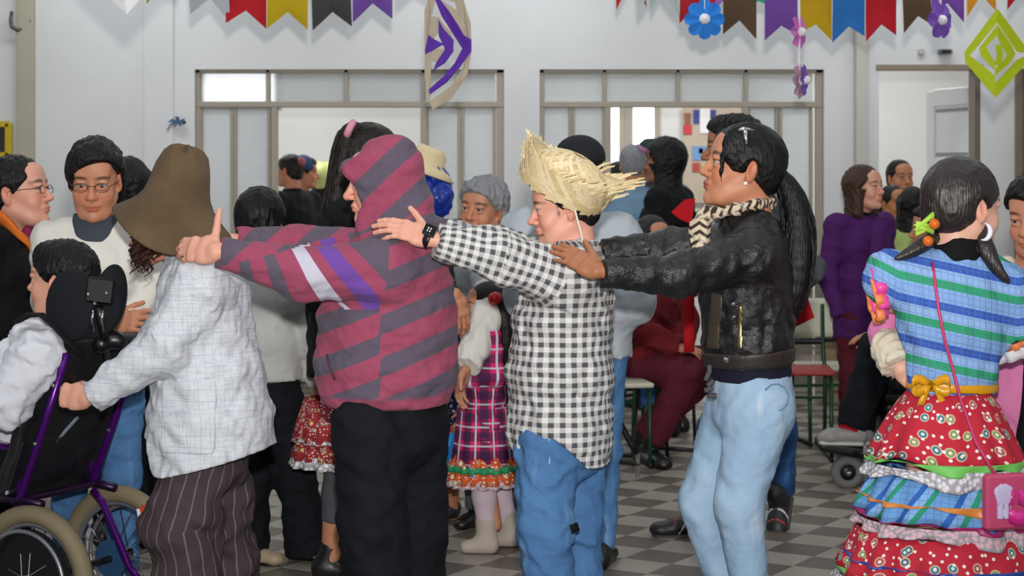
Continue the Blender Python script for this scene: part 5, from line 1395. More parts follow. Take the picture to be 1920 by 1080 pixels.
for l in (.19, -.165):
    pts = [w3(TOP[0], l, TOP[1]), w3(-.02, l, .71), w3(BOT[0], l, BOT[1]), w3(.10, l, .475)]
    MB().tube(pts, .0135, 10).build('back_post', M_VIOLET, wc, smooth=True)
    for t in (.22, .62): c = w3(TOP[0] + (BOT[0] - TOP[0]) * t, l + .012, TOP[1] + (BOT[1] - TOP[1]) * t); v, f = uv_sphere(c, .009, 8, 6); MB().raw(v, f).build('bolt', M_CHROME, wc, smooth=True)
    MB().tube([w3(.34, l, .47), w3(.06, l, .485), w3(-.02, l, .475)], .014, 10).build('side_rail', plain('dark_violet_metal', '2a0f36', .35, metal=.5), wc, smooth=True)
    MB().tube([w3(.34, l, .47), w3(.44, l, .30), w3(.50, l, .10)], .012, 8).build('front_hanger', M_VIOLET, wc, smooth=True)
    MB().tube([w3(-.10, l * .95, .85), w3(-.17, l * .95, .83), w3(-.25, l * .95, .80)], [.011, .016, .016], 10).build('push_handle', M_BLKPL, wc, smooth=True)
    MB().box(w3(.57, l * .6, .10), (.09, .06, .008), WR, .004).build('footplate', M_BLKPL, wc)
    cw = MB().tube(ringpts(w3(.42, l, .075), .058, WF, U, 24), .016, 8, closed=True).build('caster', plain('grey_rubber', '6c6c6c', .7), wc, smooth=True); MB().tube([w3(.42, l, .075), w3(.42, l, .20)], .010, 8).build('fork', M_VIOLET, cw)
    MB().tube([w3(.07, l, .49), w3(.10, l * .95, .64), w3(.32, l * .95, .66)], .012, 8).build('armrest_post', M_VIOLET, wc, smooth=True)
MB().tube([w3(.02, -.10, .475), w3(-.02, -.10, .44), w3(-.13, -.10, .235), w3(-.17, -.10, .20), w3(-.25, -.10, .195)], .0125, 10).build('anti_tip_tube', M_VIOLET, wc, smooth=True)
MB().tube([w3(.0, .2, .238), w3(0, -.2, .238)], .012, 8).build('axle', M_BLKPL, wc)
MB().tube([w3(.06, .19, .485), w3(.06, -.165, .485)], .012, 8).build('cross_tube', plain('dark_violet_metal', '2a0f36', .35, metal=.5), wc)
S = Shape(); S.box(w3(.31, .01, .50), (.20, .19, .035), WR, .02); V, Q = S.mesh(.01); link('seat_cushion', np_mesh('seat_cushion', V, Q), wc, M_BLKVIN)
bt = nrm(A(0, 0, 0) + w3(TOP[0] - BOT[0], 0, TOP[1] - BOT[1])); bn = np.cross(bt, WL); BR = np.stack([bn, WL, bt], 1)
sgn = 1 if np.dot(bn, WF) < 0 else -1; BC = w3(-.005, .012, .735) - bn * sgn * .030
S = Shape(); S.box(BC, (.022, .232, .262), BR, .02); S.disp = folds(.004, .15, 6); V, Q = S.mesh(.009); bk = link('backrest', np_mesh('backrest', V, Q), wc, M_BLKVIN)
MB().box(BC + bn * sgn * .026 + BR @ A(0, .02, -.05), (.002, .006, .055), BR @ Rx(.75)).build('zip', plain('reflective_zip', '8d98a8', .4), bk)
MB().box(BC + bn * sgn * .026 + BR @ A(0, .18, -.235), (.002, .045, .006), BR @ Rx(-.2)).build('reflective_strip', plain('reflective_white', 'c9ccd2', .4), bk)
MB().box(BC + bn * sgn * .022 + BR @ A(0, .12, -.16), (.006, .10, .09), BR, .004).build('back_pocket', M_BLKVIN, bk)
# headrest
hq = lambda x, y, d: P(x, y, d) - WO
S = Shape(); S.ell(hq(130, 572, 5.84), (.082, .020, .115), Ry(.1) @ Rz(-.25), k=.03); S.ell(hq(208, 556, 5.90), (.050, .045, .105), Ry(.15), k=.03); S.ell(hq(170, 580, 5.86), (.09, .022, .095), Rz(.1), k=.04)
V, Q = S.mesh(.006); hr = link('headrest', np_mesh('headrest', relax(V, Q, 2), Q), wc, cloth('black_headrest_cloth', '17191e', .1))
MB().box(hq(188, 545, 5.815), (.046, .010, .042), Ry(.12), .008).build('headrest_plate', M_BLKPL, hr)
for x, y in ((166, 552), (200, 550), (178, 569)): v, f = uv_sphere(hq(x, y, 5.80), .007, 8, 6); MB().raw(v, f).build('bolt', M_CHROME, hr, smooth=True)
MB().tube([hq(186, 575, 5.81), hq(188, 600, 5.82), hq(196, 632, 5.86), hq(200, 670, 5.92)], .014, 8).build('headrest_stem', M_BLKPL, hr, smooth=True)
for dx in (-8, 10): MB().tube([hq(184 + dx, 582, 5.80), hq(180 + dx, 600, 5.80), hq(184 + dx, 622, 5.82)], .005, 6).build('stem_rod', M_CHROME, hr, smooth=True)
S = Shape(); S.ell(hq(214, 636, 5.90), (.045, .03, .03), Ry(.4)); S.ell(hq(190, 645, 5.88), (.03, .03, .03), k=.02); V, Q = S.mesh(.006); link('headrest_clamp', np_mesh('headrest_clamp', V, Q), wc, M_BLKPL)
MB().tube([hq(28, 604, 5.80), hq(50, 590, 5.80), hq(78, 590, 5.79), hq(104, 612, 5.79), hq(135, 645, 5.80), hq(155, 664, 5.83)], .026, 10, flat=.25).build('harness_strap', cloth('black_webbing', '121316', .1), wc, smooth=True)
# striped cup hanging at the wheel
MB().lathe([(.022, -.03), (.026, .03), (.024, .03), (.020, -.028), (0, -.028)], P(276, 966, 5.90) - WO, Ry(-.15), 20).build('reflector', plain('red_reflector', 'c04a32', .3), wc, smooth=True)
MB().lathe([(.023, -.038), (.028, -.024), (.0, -.03)], P(276, 966, 5.90) - WO, Ry(-.15), 20).build('reflector_base', plain('blue_plastic', '3d5a94', .4), wc, smooth=True)
MB().box(P(264, 966, 5.885) - WO, (.010, .004, .022), Ry(-.15)).build('reflector_stripe', plain('white_plastic', 'd6d6d8', .4), wc)

# ------------------------------------------------------------------ school chairs
M_GREEN = plain('green_steel', '1f4a34', .4, metal=.3); M_CREAMP = plain('cream_plastic', 'c3c2ae', .5, var=.04); M_REDP = plain('red_plastic', '9a2a26', .5, var=.08); M_DKSTEEL = plain('black_steel', '16171a', .4, metal=.4)
def chair(label, x, d, yaw, seat_m, back_m, frame_m, seat_h=.43, back=True, group=None):
    e = empty('school_chair', (x, d, 0), label, 'chair', group); e.rotation_euler = (0, 0, rad(yaw))     # front faces -Y at yaw 0
    S = Shape(); S.box((0, 0, seat_h), (.20, .19, .014), None, .012); S.ell((0, 0, seat_h + .07), (.34, .34, .065), k=.01, op='s'); V, Q = S.mesh(.009); link('seat', np_mesh('seat', V, Q), e, seat_m)
    if back:
        G = np.array([[(.20 * u, .205 + .03 * (1 - u * u) + .03 * v, seat_h + .26 + .11 * v * (1 - .05 * u ** 4)) for v in np.linspace(-1, 1, 7)] for u in np.linspace(-1, 1, 13)])
        for i in range(13):
            u = abs(-1 + i / 6.0)
            if u > .8: G[i, :, 2] = seat_h + .26 + (G[i, :, 2] - seat_h - .26) * (1 - 1.9 * (u - .8))
        MB().grid(G, .014).build('backrest', back_m, e, smooth=True)
    for s in (-1, 1):
        MB().tube([(s * .18, -.17, 0), (s * .18, -.15, seat_h - .03), (s * .18, .15, seat_h - .03)], .011, 8).build('leg', frame_m, e, smooth=True)
        MB().tube([(s * .18, .22, 0), (s * .18, .17, seat_h - .03), (s * .17, .20, seat_h + .10), (s * .17, .235, seat_h + .34)], .011, 8).build('leg', frame_m, e, smooth=True)
        MB().tube([(s * .18, -.19, .012), (s * .18, .24, .012)], .011, 8).build('floor_rail', M_DKSTEEL, e, smooth=True)
    MB().tube([(-.18, .19, .30), (.18, .19, .30)], .009, 8).build('stretcher', frame_m, e)
    MB().tube([(-.17, .21, seat_h + .13), (.17, .21, seat_h + .13)], .012, 8).build('back_rail', M_DKSTEEL, e)
    return e
def gx(px, d): return (px - 960) / F * d
chair('cream plastic school chair with green legs beside the purple coat', gx(1560, 10.6), 10.6, 8, M_CREAMP, M_CREAMP, M_GREEN)
chair('red seated stool-like chair right of the pale jeans', gx(1490, 10.0), 10.0, -4, M_REDP, M_REDP, M_GREEN, .47, False)
chair('dark chair with bent tube legs under the person in dark red', gx(1225, 10.1), 10.1, 60, M_BLKVIN, M_BLKVIN, M_DKSTEEL)
chair('cream seated chair with green legs left of the maroon trousers', gx(1142, 9.75), 9.75, 10, M_CREAMP, M_CREAMP, M_GREEN)
# walking frame standing between the jeans and the seated person
wk = empty('walking_frame', (gx(1170, 9.2), 9.2, 0), 'dark folding walking frame with chrome tipped leg on the floor', 'walker'); ko2 = A(gx(1170, 9.2), 9.2, 0)
kq = lambda x, y, d=9.2: P(x, y, d) - ko2
MB().tube([kq(1120, 700), kq(1150, 770), kq(1185, 835), kq(1196, 850)], .016, 8).build('leg', M_DKSTEEL, wk, smooth=True)
MB().tube([kq(1138, 862), kq(1196, 870)], .012, 8).build('cross_bar', M_DKSTEEL, wk)
MB().tube([kq(1196, 846), kq(1195, 899)], .011, 8).build('chrome_tip', M_CHROME, wk)
MB().tube([kq(1120, 700), kq(1110, 780, 9.5), kq(1105, 878, 9.5)], .014, 8).build('leg', M_DKSTEEL, wk, smooth=True)
MB().tube([kq(1195, 870), kq(1195, 872)], .016, 8).build('collar', M_BLKPL, wk)
tag(MB().lathe([(0, .014), (.022, .012), (.03, 0), (0, 0)], P(1152, 878, F * CAMH / 543.0) * A(1, 1, 0), None, 12).build('scrap', plain('orange_scrap', 'b5622e', .7), origin=P(1152, 878, F * CAMH / 543.0) * A(1, 1, 0)), 'small orange scrap lying on the tiled floor', 'litter')
sp = P(505, 1056, F * CAMH / 721.0) * A(1, 1, 0)
tag(MB().raw([sp + A(-.03, -.02, .001), sp + A(.03, -.025, .004), sp + A(.028, .02, .012), sp + A(-.025, .018, .003), sp + A(0, 0, .02)], [(0, 1, 4), (1, 2, 4), (2, 3, 4), (3, 0, 4), (0, 3, 2, 1)]).build('paper_scrap', paper('d0d0cc'), origin=sp), 'crumpled white paper scrap on the floor near the tan shoe', 'litter')

# ------------------------------------------------------------------ power wheelchair at the right
PO = A(gx(1720, 9.0), 9.0, 0); pw = empty('power_wheelchair', PO, 'black power wheelchair behind the striped dress with grey caster', 'wheelchair')
pq = lambda x, y, d=9.0: P(x, y, d) - PO
def small_wheel(c, R, tr, nm='caster'):
    w = MB().tube(ringpts(c, R - tr, A(1, 0, 0), U, 32), tr, 10, closed=True).build(nm, plain('grey_rubber', '6c6c6c', .7), pw, smooth=True)
    MB().lathe([(0, -.02), (.045, -.016), (.05, 0), (.045, .016), (0, .02)], c, Rx(math.pi / 2), 20).build('hub', M_BLKPL, w, smooth=True); v, f = uv_sphere(c - A(0, .03, 0), .016, 8, 6); MB().raw(v, f).build('hub_cap', M_CHROME, w, smooth=True)
small_wheel(pq(1589, 885), .083, .026); small_wheel(pq(1600, 878, 9.5), .083, .026)
for dd in (9.0, 9.5): small_wheel(A(.30, dd - 9.0, .15), .15, .035, 'drive_wheel')
S = Shape(); S.box(pq(1575, 838), (.115, .09, .030), Ry(.18), .02); V, Q = S.mesh(.008); link('footplate', np_mesh('footplate', V, Q), pw, M_BLKPL)
MB().box(pq(1622, 842, 8.9), (.010, .006, .025), None, .002).build('footplate_clip', M_CHROME, pw)
for dd in (8.92, 9.42): MB().tube([pq(1600, 850, dd), pq(1625, 850, dd), pq(1680, 800, dd), pq(1720, 760, dd)], .018, 8).build('leg_tube', M_DKSTEEL, pw, smooth=True)
S = Shape(); S.box((.12, .25, .30), (.26, .22, .10), None, .03); V, Q = S.mesh(.012); link('motor_housing', np_mesh('motor_housing', V, Q), pw, M_BLKPL)
S = Shape(); S.box((.12, .25, .50), (.24, .22, .04), None, .03); S.box((.36, .25, .82), (.04, .21, .30), None, .03, k=.02); V, Q = S.mesh(.012); link('seat', np_mesh('seat', V, Q), pw, M_BLKVIN)

# ------------------------------------------------------------------ foreground right: girl in the striped dress and her partner
def sheet_skirt(p, name, mat, c, prof, n=26, amp=.02, seed=0, lat=1.0, seg=144, hem_wave=.0, th=.004, parent=None, tilt=(0, 0)):
    """pleated skirt: prof = [(radius, z)], pleats deepen downwards"""
    g = np.random.default_rng(seed); ph = g.uniform(0, 6.28, 4); m = len(prof); V = []; T = []; rmean = sum(r for r, _ in prof) / m
    slen = np.concatenate([[0], np.cumsum([math.hypot(prof[i + 1][0] - prof[i][0], prof[i + 1][1] - prof[i][1]) for i in range(m - 1)])])
    def row(off):
        for j in range(seg):
            a = 2 * math.pi * j / seg
            for i, (r, z) in enumerate(prof):
                t = i / (m - 1); w = amp * t * (math.sin(n * a + 1.2 * math.sin(3 * a + ph[0])) + .5 * math.sin(n * .37 * a + ph[1])); rr = r + w + off
                zz = z + hem_wave * t * math.sin(5 * a + ph[2]) + t * (tilt[0] * math.cos(a) + tilt[1] * math.sin(a))
                V.append((c[0] + rr * math.cos(a) * lat, c[1] + rr * math.sin(a), zz)); T.append((a * rmean, slen[i], 0))
    row(0); row(-th); Fc = []; o = seg * m
    for j in range(seg):
        k = (j + 1) % seg
        for i in range(m - 1): Fc.append((j * m + i, j * m + i + 1, k * m + i + 1, k * m + i)); Fc.append((o + j * m + i, o + k * m + i, o + k * m + i + 1, o + j * m + i + 1))
        Fc.append((j * m + m - 1, o + j * m + m - 1, o + k * m + m - 1, k * m + m - 1)); Fc.append((j * m, k * m, o + k * m, o + j * m))
    return p.part(name, np.array(V), Fc, mat, {'tc': np.array(T)}, True, parent)

def striped_girl():
    D = 5.35; q = lambda x, y, dd=0.0: P(x, y, D + dd)
    p = Person('person in a blue and green striped knit top and red tiered skirt, seen from behind', (q(1785, 0)[0], D))
    hc = q(1806, 392, .01); R = Rhead(122, -4); hs = 1.10
    p.flesh(*make_head(hc, R, hs, q(1790, 500), 'pale', vox=.0034))
    H = hair_mat('dark_ash_hair', '241c1a', .38, .6)
    hair(p, hc, R, hs, 'tight', H, .0046, .012, line=.066)
    ponytail(p, [q(1842, 430, -.03), q(1846, 465, -.06), q(1866, 500, -.075), q(1890, 530, -.08)], [.020, .026, .020, .008], H, 40, 7, .003)
    ponytail(p, [q(1752, 445, -.03), q(1725, 462, -.06), q(1698, 478, -.07), q(1678, 486, -.07)], [.022, .022, .014, .005], H, 36, 8, .003)
    bc = q(1748, 425, -.09); mb = MB()
    for i in range(3):
        a = i * 2.1; mb.tube([bc, bc + A(-.03 * math.cos(a) - .015, -.01, .03 * math.sin(a) + .01), bc + A(-.05, -.01, .012 * i - .02), bc], .008, 6)
    p.mb('hair_bow', mb, plain('lime_ribbon', 'a8cf4a', .5), True)
    for i, (x, y) in enumerate(((1752, 420), (1740, 452))): v, f = uv_sphere(q(x, y, -.11), .016, 10, 8); p.part('hair_bobble', v, f, plain('orange_bobble', 'd4661a', .3))
    # crescent earring
    ec = q(1843, 434, -.085); mb = MB(); mb.tube([ec + A(.020 * math.cos(t), -.004, .024 * math.sin(t)) for t in np.linspace(-1.9, 1.4, 12)], [.001, .003, .005, .0065, .0075, .008, .008, .0075, .0065, .005, .003, .001], 8); p.mb('moon_earring', mb, plain('white_pearl', 'e8e4f4', .15), True)
    lat = A(1, .15, 0)
    secs = [(q(1784, 736), .122, .095), (q(1786, 700), .124, .098), (q(1788, 620), .150, .112), (q(1788, 560), .170, .112), (q(1790, 512), .165, .085), (q(1790, 494), .10, .062)]
    def tc(V): x0 = q(1785, 0)[0]; return np.stack([V[:, 2] + .22 * (V[:, 0] - x0) - .35 * np.maximum(np.abs(V[:, 0] - x0) - .17, 0), V[:, 0], 0 * V[:, 0]], 1)
    armL = [q(1668, 520, .0), q(1650, 545, .02)]; armR = [q(1895, 545, .0), q(1925, 605, .03)]
    S = Shape(); torso(S, secs, lat, .04); S.cone(q(1720, 520), q(1672, 522), .055, .072, k=.04); S.ell(q(1662, 522), (.062, .065, .075), k=.03); S.cone(q(1850, 520), q(1890, 545), .058, .066, k=.04); S.cone(q(1888, 545), q(1912, 625, .02), .066, .080, k=.03, flatb=True)
    S.disp = folds(.004, .09, 3); S.plane(q(0, 742), (0, 0, -1)); p.shape('knit_top', S, .006, M_CRO, tc)
    S = Shape(); S.cone(q(1790, 512), q(1797, 445), .080, .072, k=.01, flatb=True); p.shape('black_turtleneck', S, .006, M_BLACK)
    p.mb('neck_trim', MB().tube([q(1790, 494) + A(.066 * math.cos(t), .060 * math.sin(t), .006 * math.cos(2 * t)) for t in np.linspace(0, 2 * math.pi, 24, endpoint=False)], .010, 6, closed=True), M_LACE, True, tc=None)
    def frill(nm, c, r, mat, R_, n=9, w=.022):
        mb = MB(); G = np.array([[c + R_ @ A((r + .010 * math.sin(n * t)) * math.cos(t), (r + .010 * math.sin(n * t)) * math.sin(t), w * v) for v in (-1, 0, 1)] for t in np.linspace(0, 2 * math.pi, 49)]); mb.grid(G, .003); return p.mb(nm, mb, mat, True)
    Rl = Ry(rad(-100)); frill('sleeve_frill', q(1645, 545), .070, plain('pink_ribbon', 'e2479a', .4), Rl, 8, .016); frill('sleeve_lace', q(1640, 560), .066, plain('orange_ribbon', 'e0824a', .5), Rl, 7, .012)
    Rr = Ry(rad(160)); frill('sleeve_frill', q(1908, 640, .02), .076, plain('orange_ribbon', 'e0824a', .5), Rr, 9, .010); frill('sleeve_lace', q(1909, 655, .02), .080, plain('white_lace_trim', 'd8d6da', .8), Rr, 11, .016)
    # skirt tiers
    c = q(1778, 0); z = lambda y: q(0, y)[2]
    def wavy(nm, r0, r1, y0, y1, mat, n, amp, seed, hw=.012, par=None, tl=(-.018, -.0)): return sheet_skirt(p, nm, mat, c, [(r0 + (r1 - r0) * t ** .8, z(y0 + (y1 - y0) * t)) for t in np.linspace(0, 1, 6)], n, amp, seed, hem_wave=hw, tilt=tl)
    wavy('upper_tier', .118, .226, 733, 862, M_RED, 13, .008, 1, .014)
    wavy('green_ribbon', .226, .229, 852, 866, plain('green_ribbon', '6fc25a', .4), 13, .0085, 1, .014); wavy('lace_trim', .226, .240, 864, 893, M_LACE, 13, .012, 1, .014)
    wavy('middle_tier', .200, .262, 868, 965, M_BPL, 17, .012, 2, .008)
    wavy('orange_band', .250, .253, 925, 938, plain('orange_band', 'dd8a3e', .4), 17, .0115, 2, .008); wavy('magenta_band', .264, .266, 958, 966, plain('magenta_band', 'a01860', .4), 17, .0125, 2, .008)
    wavy('pink_lace', .262, .272, 964, 992, M_PLACE, 17, .013, 2, .008)
    wavy('lower_tier', .262, .315, 985, 1078, M_RED, 19, .014, 3, .008)
    wavy('blue_band', .298, .301, 1036, 1047, plain('blue_band', '23489c', .35), 19, .0135, 3, .008); wavy('green_hem', .314, .316, 1068, 1078, plain('green_ribbon', '6fc25a', .4), 19, .0145, 3, .008); wavy('hem_lace', .312, .330, 1076, 1106, M_LACE, 19, .017, 3, .008)
    # waist ribbon and bow
    S = Shape(); torso(S, [(q(1785, 740), .134, .107), (q(1785, 695), .136, .110)], lat); S.func(lambda X, Y, Z: np.abs(Z - q(0, 722)[2] + .05 * (X - c[0]) + 0 * Y) - .013); rb = p.shape('waist_ribbon', S, .005, M_SATIN)
    b0 = q(1746, 722, -.110); mb = MB()
    for sx, L in ((-1, .06), (1, .05)): mb.grid(np.array([[b0 + A(sx * L * math.sin(t), -.018 * math.sin(t) - .004, .020 * math.sin(2 * t) * sx + .012 * v) for v in (-1, 1)] for t in np.linspace(0, math.pi, 10)]), .003)
    for sx in (-1, 1): mb.grid(np.array([[b0 + A(sx * .012 + sx * .02 * t + .010 * v, -.010, -.055 * t) for v in (-1, 1)] for t in np.linspace(0, 1, 5)]), .003)
    p.mb('bow', mb, M_SATIN, True, rb)
    # shoulder strap and the little pink bag
    st = [q(1748, 492, -.075), q(1752, 520, -.105), q(1760, 580, -.128), q(1772, 640, -.130), (q(1786, 690, -.118)), q(1800, 745, -.125), q(1830, 830, -.24), q(1866, 890, -.285)]
    bag = p.mb('shoulder_bag', MB().box(q(1884, 940, -.33), (.062, .018, .075), Rz(.25), .008), plain('pink_bag', 'c2466e', .5, var=.06)); p.mb('strap', MB().tube(st, .0048, 6), plain('pink_strap', 'c8386e', .5), True, bag)
    S = Shape(); S.box(q(1882, 945, -.352), (.022, .002, .042), Rz(.25), .002, k=.01); S.ell(q(1882, 922, -.352), (.030, .004, .024), Rz(.25), k=.008); p.shape('applique', S, .004, plain('lilac_patch', 'cabde0', .6), parent=bag)
    mb = MB(); b1 = q(1908, 952, -.36); mb.grid(np.array([[b1 + A(.03 * math.sin(t), -.02 * math.sin(t), .03 * math.cos(t) + .02 * v) for v in (-1, 1)] for t in np.linspace(0, 6, 12)]), .003); p.mb('bag_ribbon', mb, plain('hot_pink_satin', 'd42a8c', .3), True, bag)
    # hidden arms and legs
    p.core([([q(1790, 480), q(1788, 600), q(1784, 760)], [.04, .07, .08]), ([q(1790, 540), q(1890, 548), q(1915, 620, .05), q(1925, 640, .16)], [.04, .04, .035, .025]), ([q(1790, 540), q(1672, 524), q(1668, 560, .08), q(1740, 600, .2)], [.04, .04, .035, .025])] + [([q(1784, 770), q(1784 + s * 45, 800), q(1784 + s * 48, 1040), q(1784 + s * 50, 1240)], [.07, .065, .05, .035]) for s in (-1, 1)], 'pale')
    p.flesh(*make_hand(q(1740, 600, .2), (1, .3, .1), (0, 1, 0), -1, .9, skin='pale', vox=.004)); p.flesh(*make_hand(q(1925, 640, .16), (-.6, .6, .1), (0, 1, 0), 1, .9, skin='pale', vox=.004))
    shoes(p, [q(1734, 1282), q(1834, 1282)], (.4, 1, 0), M_SHOE, .9)
    return p.finish()
striped_girl()

def partner():
    D = 5.74; q = lambda x, y, dd=0.0: P(x, y, D + dd)
    p = Person('person in pink fleece with cream cuffs hugging the wearer of the striped top', (q(1900, 0)[0], D))
    hc = q(1944, 408, -.02); R = Rhead(-38, -12); hs = 1.02
    p.flesh(*make_head(hc, R, hs, q(1935, 520, .04), 'olive', vox=.0036, ears=True))
    hair(p, hc, R, hs, 'short', H_BLACK, .005, .010, line=.068, sweep=-.3)
    lat = lat_of(-25)
    secs = [(q(1905, 860), .17, .12), (q(1905, 740), .16, .115), (q(1908, 620), .165, .115), (q(1910, 545), .15, .09)]
    rt = [q(1830, 560, -.02), q(1705, 580, .0), q(1668, 625, -.22), q(1682, 680, -.36)]; lf = [q(1985, 575, .02), q(2010, 700, .02), q(1975, 800, -.02)]
    garment(p, 'pink_fleece', M_PINK, secs, lat, (rt, lf), ((.07, .062, .056, .050), (.068, .058, .045)), vox=.008, amp=.004, seed=5, neck=q(1920, 520))
    S = Shape(); S.cone(q(1668, 652, -.33), q(1686, 688, -.375), .056, .054, k=.02, flatb=True); S.disp = folds(.004, .03, 2); p.shape('cream_cuff', S, .006, M_CREAM)
    S = Shape(); S.chain([q(1890, 500, -.10), q(1885, 540, -.12), q(1905, 575, -.13), q(1945, 560, -.12), q(1980, 520, -.06)], [.03, .034, .036, .034, .03], k=.02); S.disp = folds(.004, .05, 4); p.shape('cream_scarf', S, .007, M_CREAM)
    patch(p, 'black_waistcoat', secs, lat, .012, lambda X, Y, Z: np.maximum(q(1898, 0)[0] - X + .10 * (Z - q(0, 700)[2]), Z - q(0, 600)[2] + 0 * Y), M_BLACK, .009)
    p.flesh(*make_hand(q(1688, 690, -.375), (.85, -.05, -.48), (-.25, -1, .25), 1, 1.0, curl=((14, 16, 10), (12, 18, 10), (14, 20, 12), (18, 24, 14)), spread=2, thumb=(24, 8, 8), skin='pale', arm_from=q(1672, 660, -.34)))
    p.flesh(*make_hand(q(1972, 805, -.02), (-.4, -.1, -1), (1, -.3, 0), -1, 1.0, skin='pale', vox=.004))
    legs = [[q(1870, 860, .02), q(1868, 1040, .02), q(1865, 1230, .04)], [q(1945, 860, .02), q(1948, 1040, .02), q(1950, 1230, .04)]]
    trousers(p, M_BLACKP, q(1905, 850), lat, legs, (.09, .075, .065), hipr=(.155, .11)); shoes(p, [L[2] for L in legs], fwd_of(-25), M_SHOE, 1.0)
    p.core([([q(1930, 510, .03), q(1908, 640), q(1905, 850)], [.045, .08, .09]), ([q(1908, 600), *rt], [.04, .04, .035, .03, .022]), ([q(1908, 600), *lf], [.04, .04, .03, .02])] + [([q(1905, 850), *L], [.07, .06, .045, .035]) for L in legs], 'pale')
    return p.finish()
partner()

# ------------------------------------------------------------------ left group
def glasses(p, frame, lens=None):
    hc, R, s = p.hc, p.R, p.hs; mb = MB()
    for q in (-1, 1):
        mb.tube([head_pt(hc, R, s, (q * .033 + .021 * math.cos(t), -.100, .004 + .014 * math.sin(t))) for t in np.linspace(0, 2 * math.pi, 18, endpoint=False)], .0014, 5, closed=True)
        mb.tube([head_pt(hc, R, s, v) for v in ((q * .054, -.098, .008), (q * .074, -.05, .010), (q * .080, .006, .008))], .0014, 5)
    mb.tube([head_pt(hc, R, s, v) for v in ((-.012, -.101, .008), (0, -.104, .011), (.012, -.101, .008))], .0014, 5)
    return p.mb('glasses', mb, frame, True)
J = skeleton(gx(181, 6.5), 6.5, 1.64, 0); J['head'] = P(178, 340, 6.42); J['neck'] = P(180, 425, 6.5)
J['elL'], J['wrL'] = P(275, 560, 6.42), P(232, 608, 6.30); J['elR'], J['wrR'] = P(92, 560, 6.44), P(205, 604, 6.30); J['hdL'] = A(-.8, -.3, .2); J['hdR'] = A(.9, -.3, .1); J['bkL'] = A(.3, -1, .3); J['bkR'] = A(-.3, -1, .3); J['shL'], J['shR'] = P(268, 450, 6.48), P(95, 450, 6.48)
p = dressed('person with glasses and short black hair in a white knit sweater facing the camera', 0, 0, 1.64, 0, M_WHITEK, M_DENIM, 'short', H_BLACK, 'tan', J=J, infl=.008, head=(6, -14, 0), hvox=.0034, vox=.008, hs=1.12, face=dict(gaze=(0, -14)), top_name='sweater', sweep=.35, line=.074, g=1.05, seed=51, hem=.50)
glasses(p, plain('thin_grey_metal', '5a5654', .3, metal=.8))
S = Shape(); S.cone(P(180, 445, 6.47), P(179, 400, 6.46), .088, .076, k=.01, flatb=True); S.cone(P(180, 450, 6.47), P(179, 392, 6.46), .072, .066, k=.004, op='s'); S.plane(P(179, 418, 6.30), (0, -1, 1.1)); p.shape('shirt_collar', S, .006, cloth('slate_collar', '3f444d', .1)); p.finish()

J = skeleton(gx(12, 6.75), 6.75, 1.58, 78); J['head'] = P(34, 364, 6.72); J['neck'] = P(14, 440, 6.75)
p = dressed('person with glasses in profile wearing black with an orange collar at the left edge', 0, 0, 1.58, 78, M_BLACK, M_BLACKP, 'back', H_BLACK, 'rosy', J=J, head=(82, 7, 0), hvox=.0034, vox=.009, hs=1.13, top_name='black_coat', infl=.004, line=.072, seed=52, g=1.1)
glasses(p, plain('dark_glasses_frame', '2a2422', .3))
mb = MB(); mb.grid(np.array([[P(-10 + 82 * t + 10 * s, 392 + 82 * t ** 1.3 + 26 * s, 6.60 - .05 * math.sin(3 * t)) for s in np.linspace(0, 1, 4)] for t in np.linspace(0, 1, 10)]), .02); p.mb('orange_collar', mb, M_ORANGE, True)
S = Shape(); S.ell(P(52, 440, 6.68), (.022, .03, .035)); p.shape('magenta_shirt', S, .008, cloth('magenta_cloth', '7c2347', .1)); p.finish()

def seated_left():
    p = Person('person in a white shirt seated in the purple wheelchair', (WO[0], WO[1])); hc = P(116, 528, 5.99); R = Rhead(-104, 2); hs = 1.0
    p.flesh(*make_head(hc, R, hs, P(120, 650, 6.02), 'rosy', vox=.0036)); hair(p, hc, R, hs, 'short', H_BLACK, .005, .006, seed=9, line=.06)
    mb = MB()
    for i in range(6): mb.tube([P(130 + 3 * i, 472, 5.98), P(128 + 5 * i, 458 - 3 * (i % 2), 5.97), P(122 + 7 * i, 452 + 2 * i, 5.96)], [.004, .003, .001], 4)
    p.mb('hair_tuft', mb, H_BLACK, True)
    lat = WL
    hip = WO + w3(.24, 0, .60); ch = P(42, 720, 6.02); sho = P(88, 645, 6.02)
    secs = [(hip, .17, .12), (ch, .175, .12), (sho, .16, .09)]
    near = [P(72, 668, 5.82), P(6, 760, 5.78), P(-90, 800, 5.80)]; far = [P(150, 660, 6.18), P(120, 760, 6.2), P(30, 790, 6.2)]
    garment(p, 'white_shirt', M_WSHIRT, secs, lat, (near, far), (.085, .075, .05), vox=.008, amp=.007, fs=.1, seed=14, neck=P(118, 628, 6.0))
    p.flesh(*make_hand(P(-96, 802, 5.80), (-1, .3, 0), (0, 0, 1), -1, .95, skin='rosy', vox=.004, arm_from=P(-60, 790, 5.8))); p.flesh(*make_hand(P(24, 792, 6.2), (-1, .3, 0), (0, 0, 1), 1, .95, skin='rosy', vox=.004, arm_from=P(60, 785, 6.2)))
    legs = [[WO + w3(.18, s * .09, .60), WO + w3(.52, s * .10, .56), WO + w3(.56, s * .10, .20)] for s in (1, -1)]
    trousers(p, M_BLACKP, WO + w3(.16, 0, .60), lat, legs, (.085, .07, .055), hipr=(.155, .11)); shoes(p, [WO + w3(.55, s * .10, .16) for s in (1, -1)], WF, M_SHOE, 1, tilt=True)
    p.core([([P(118, 640, 6.0), ch, hip], [.04, .08, .09])] + [([ch, *a], [.05, .045, .035, .022]) for a in (near, far)] + [([hip, *L], [.07, .06, .05, .035]) for L in legs], 'rosy')
    p.finish()
seated_left()

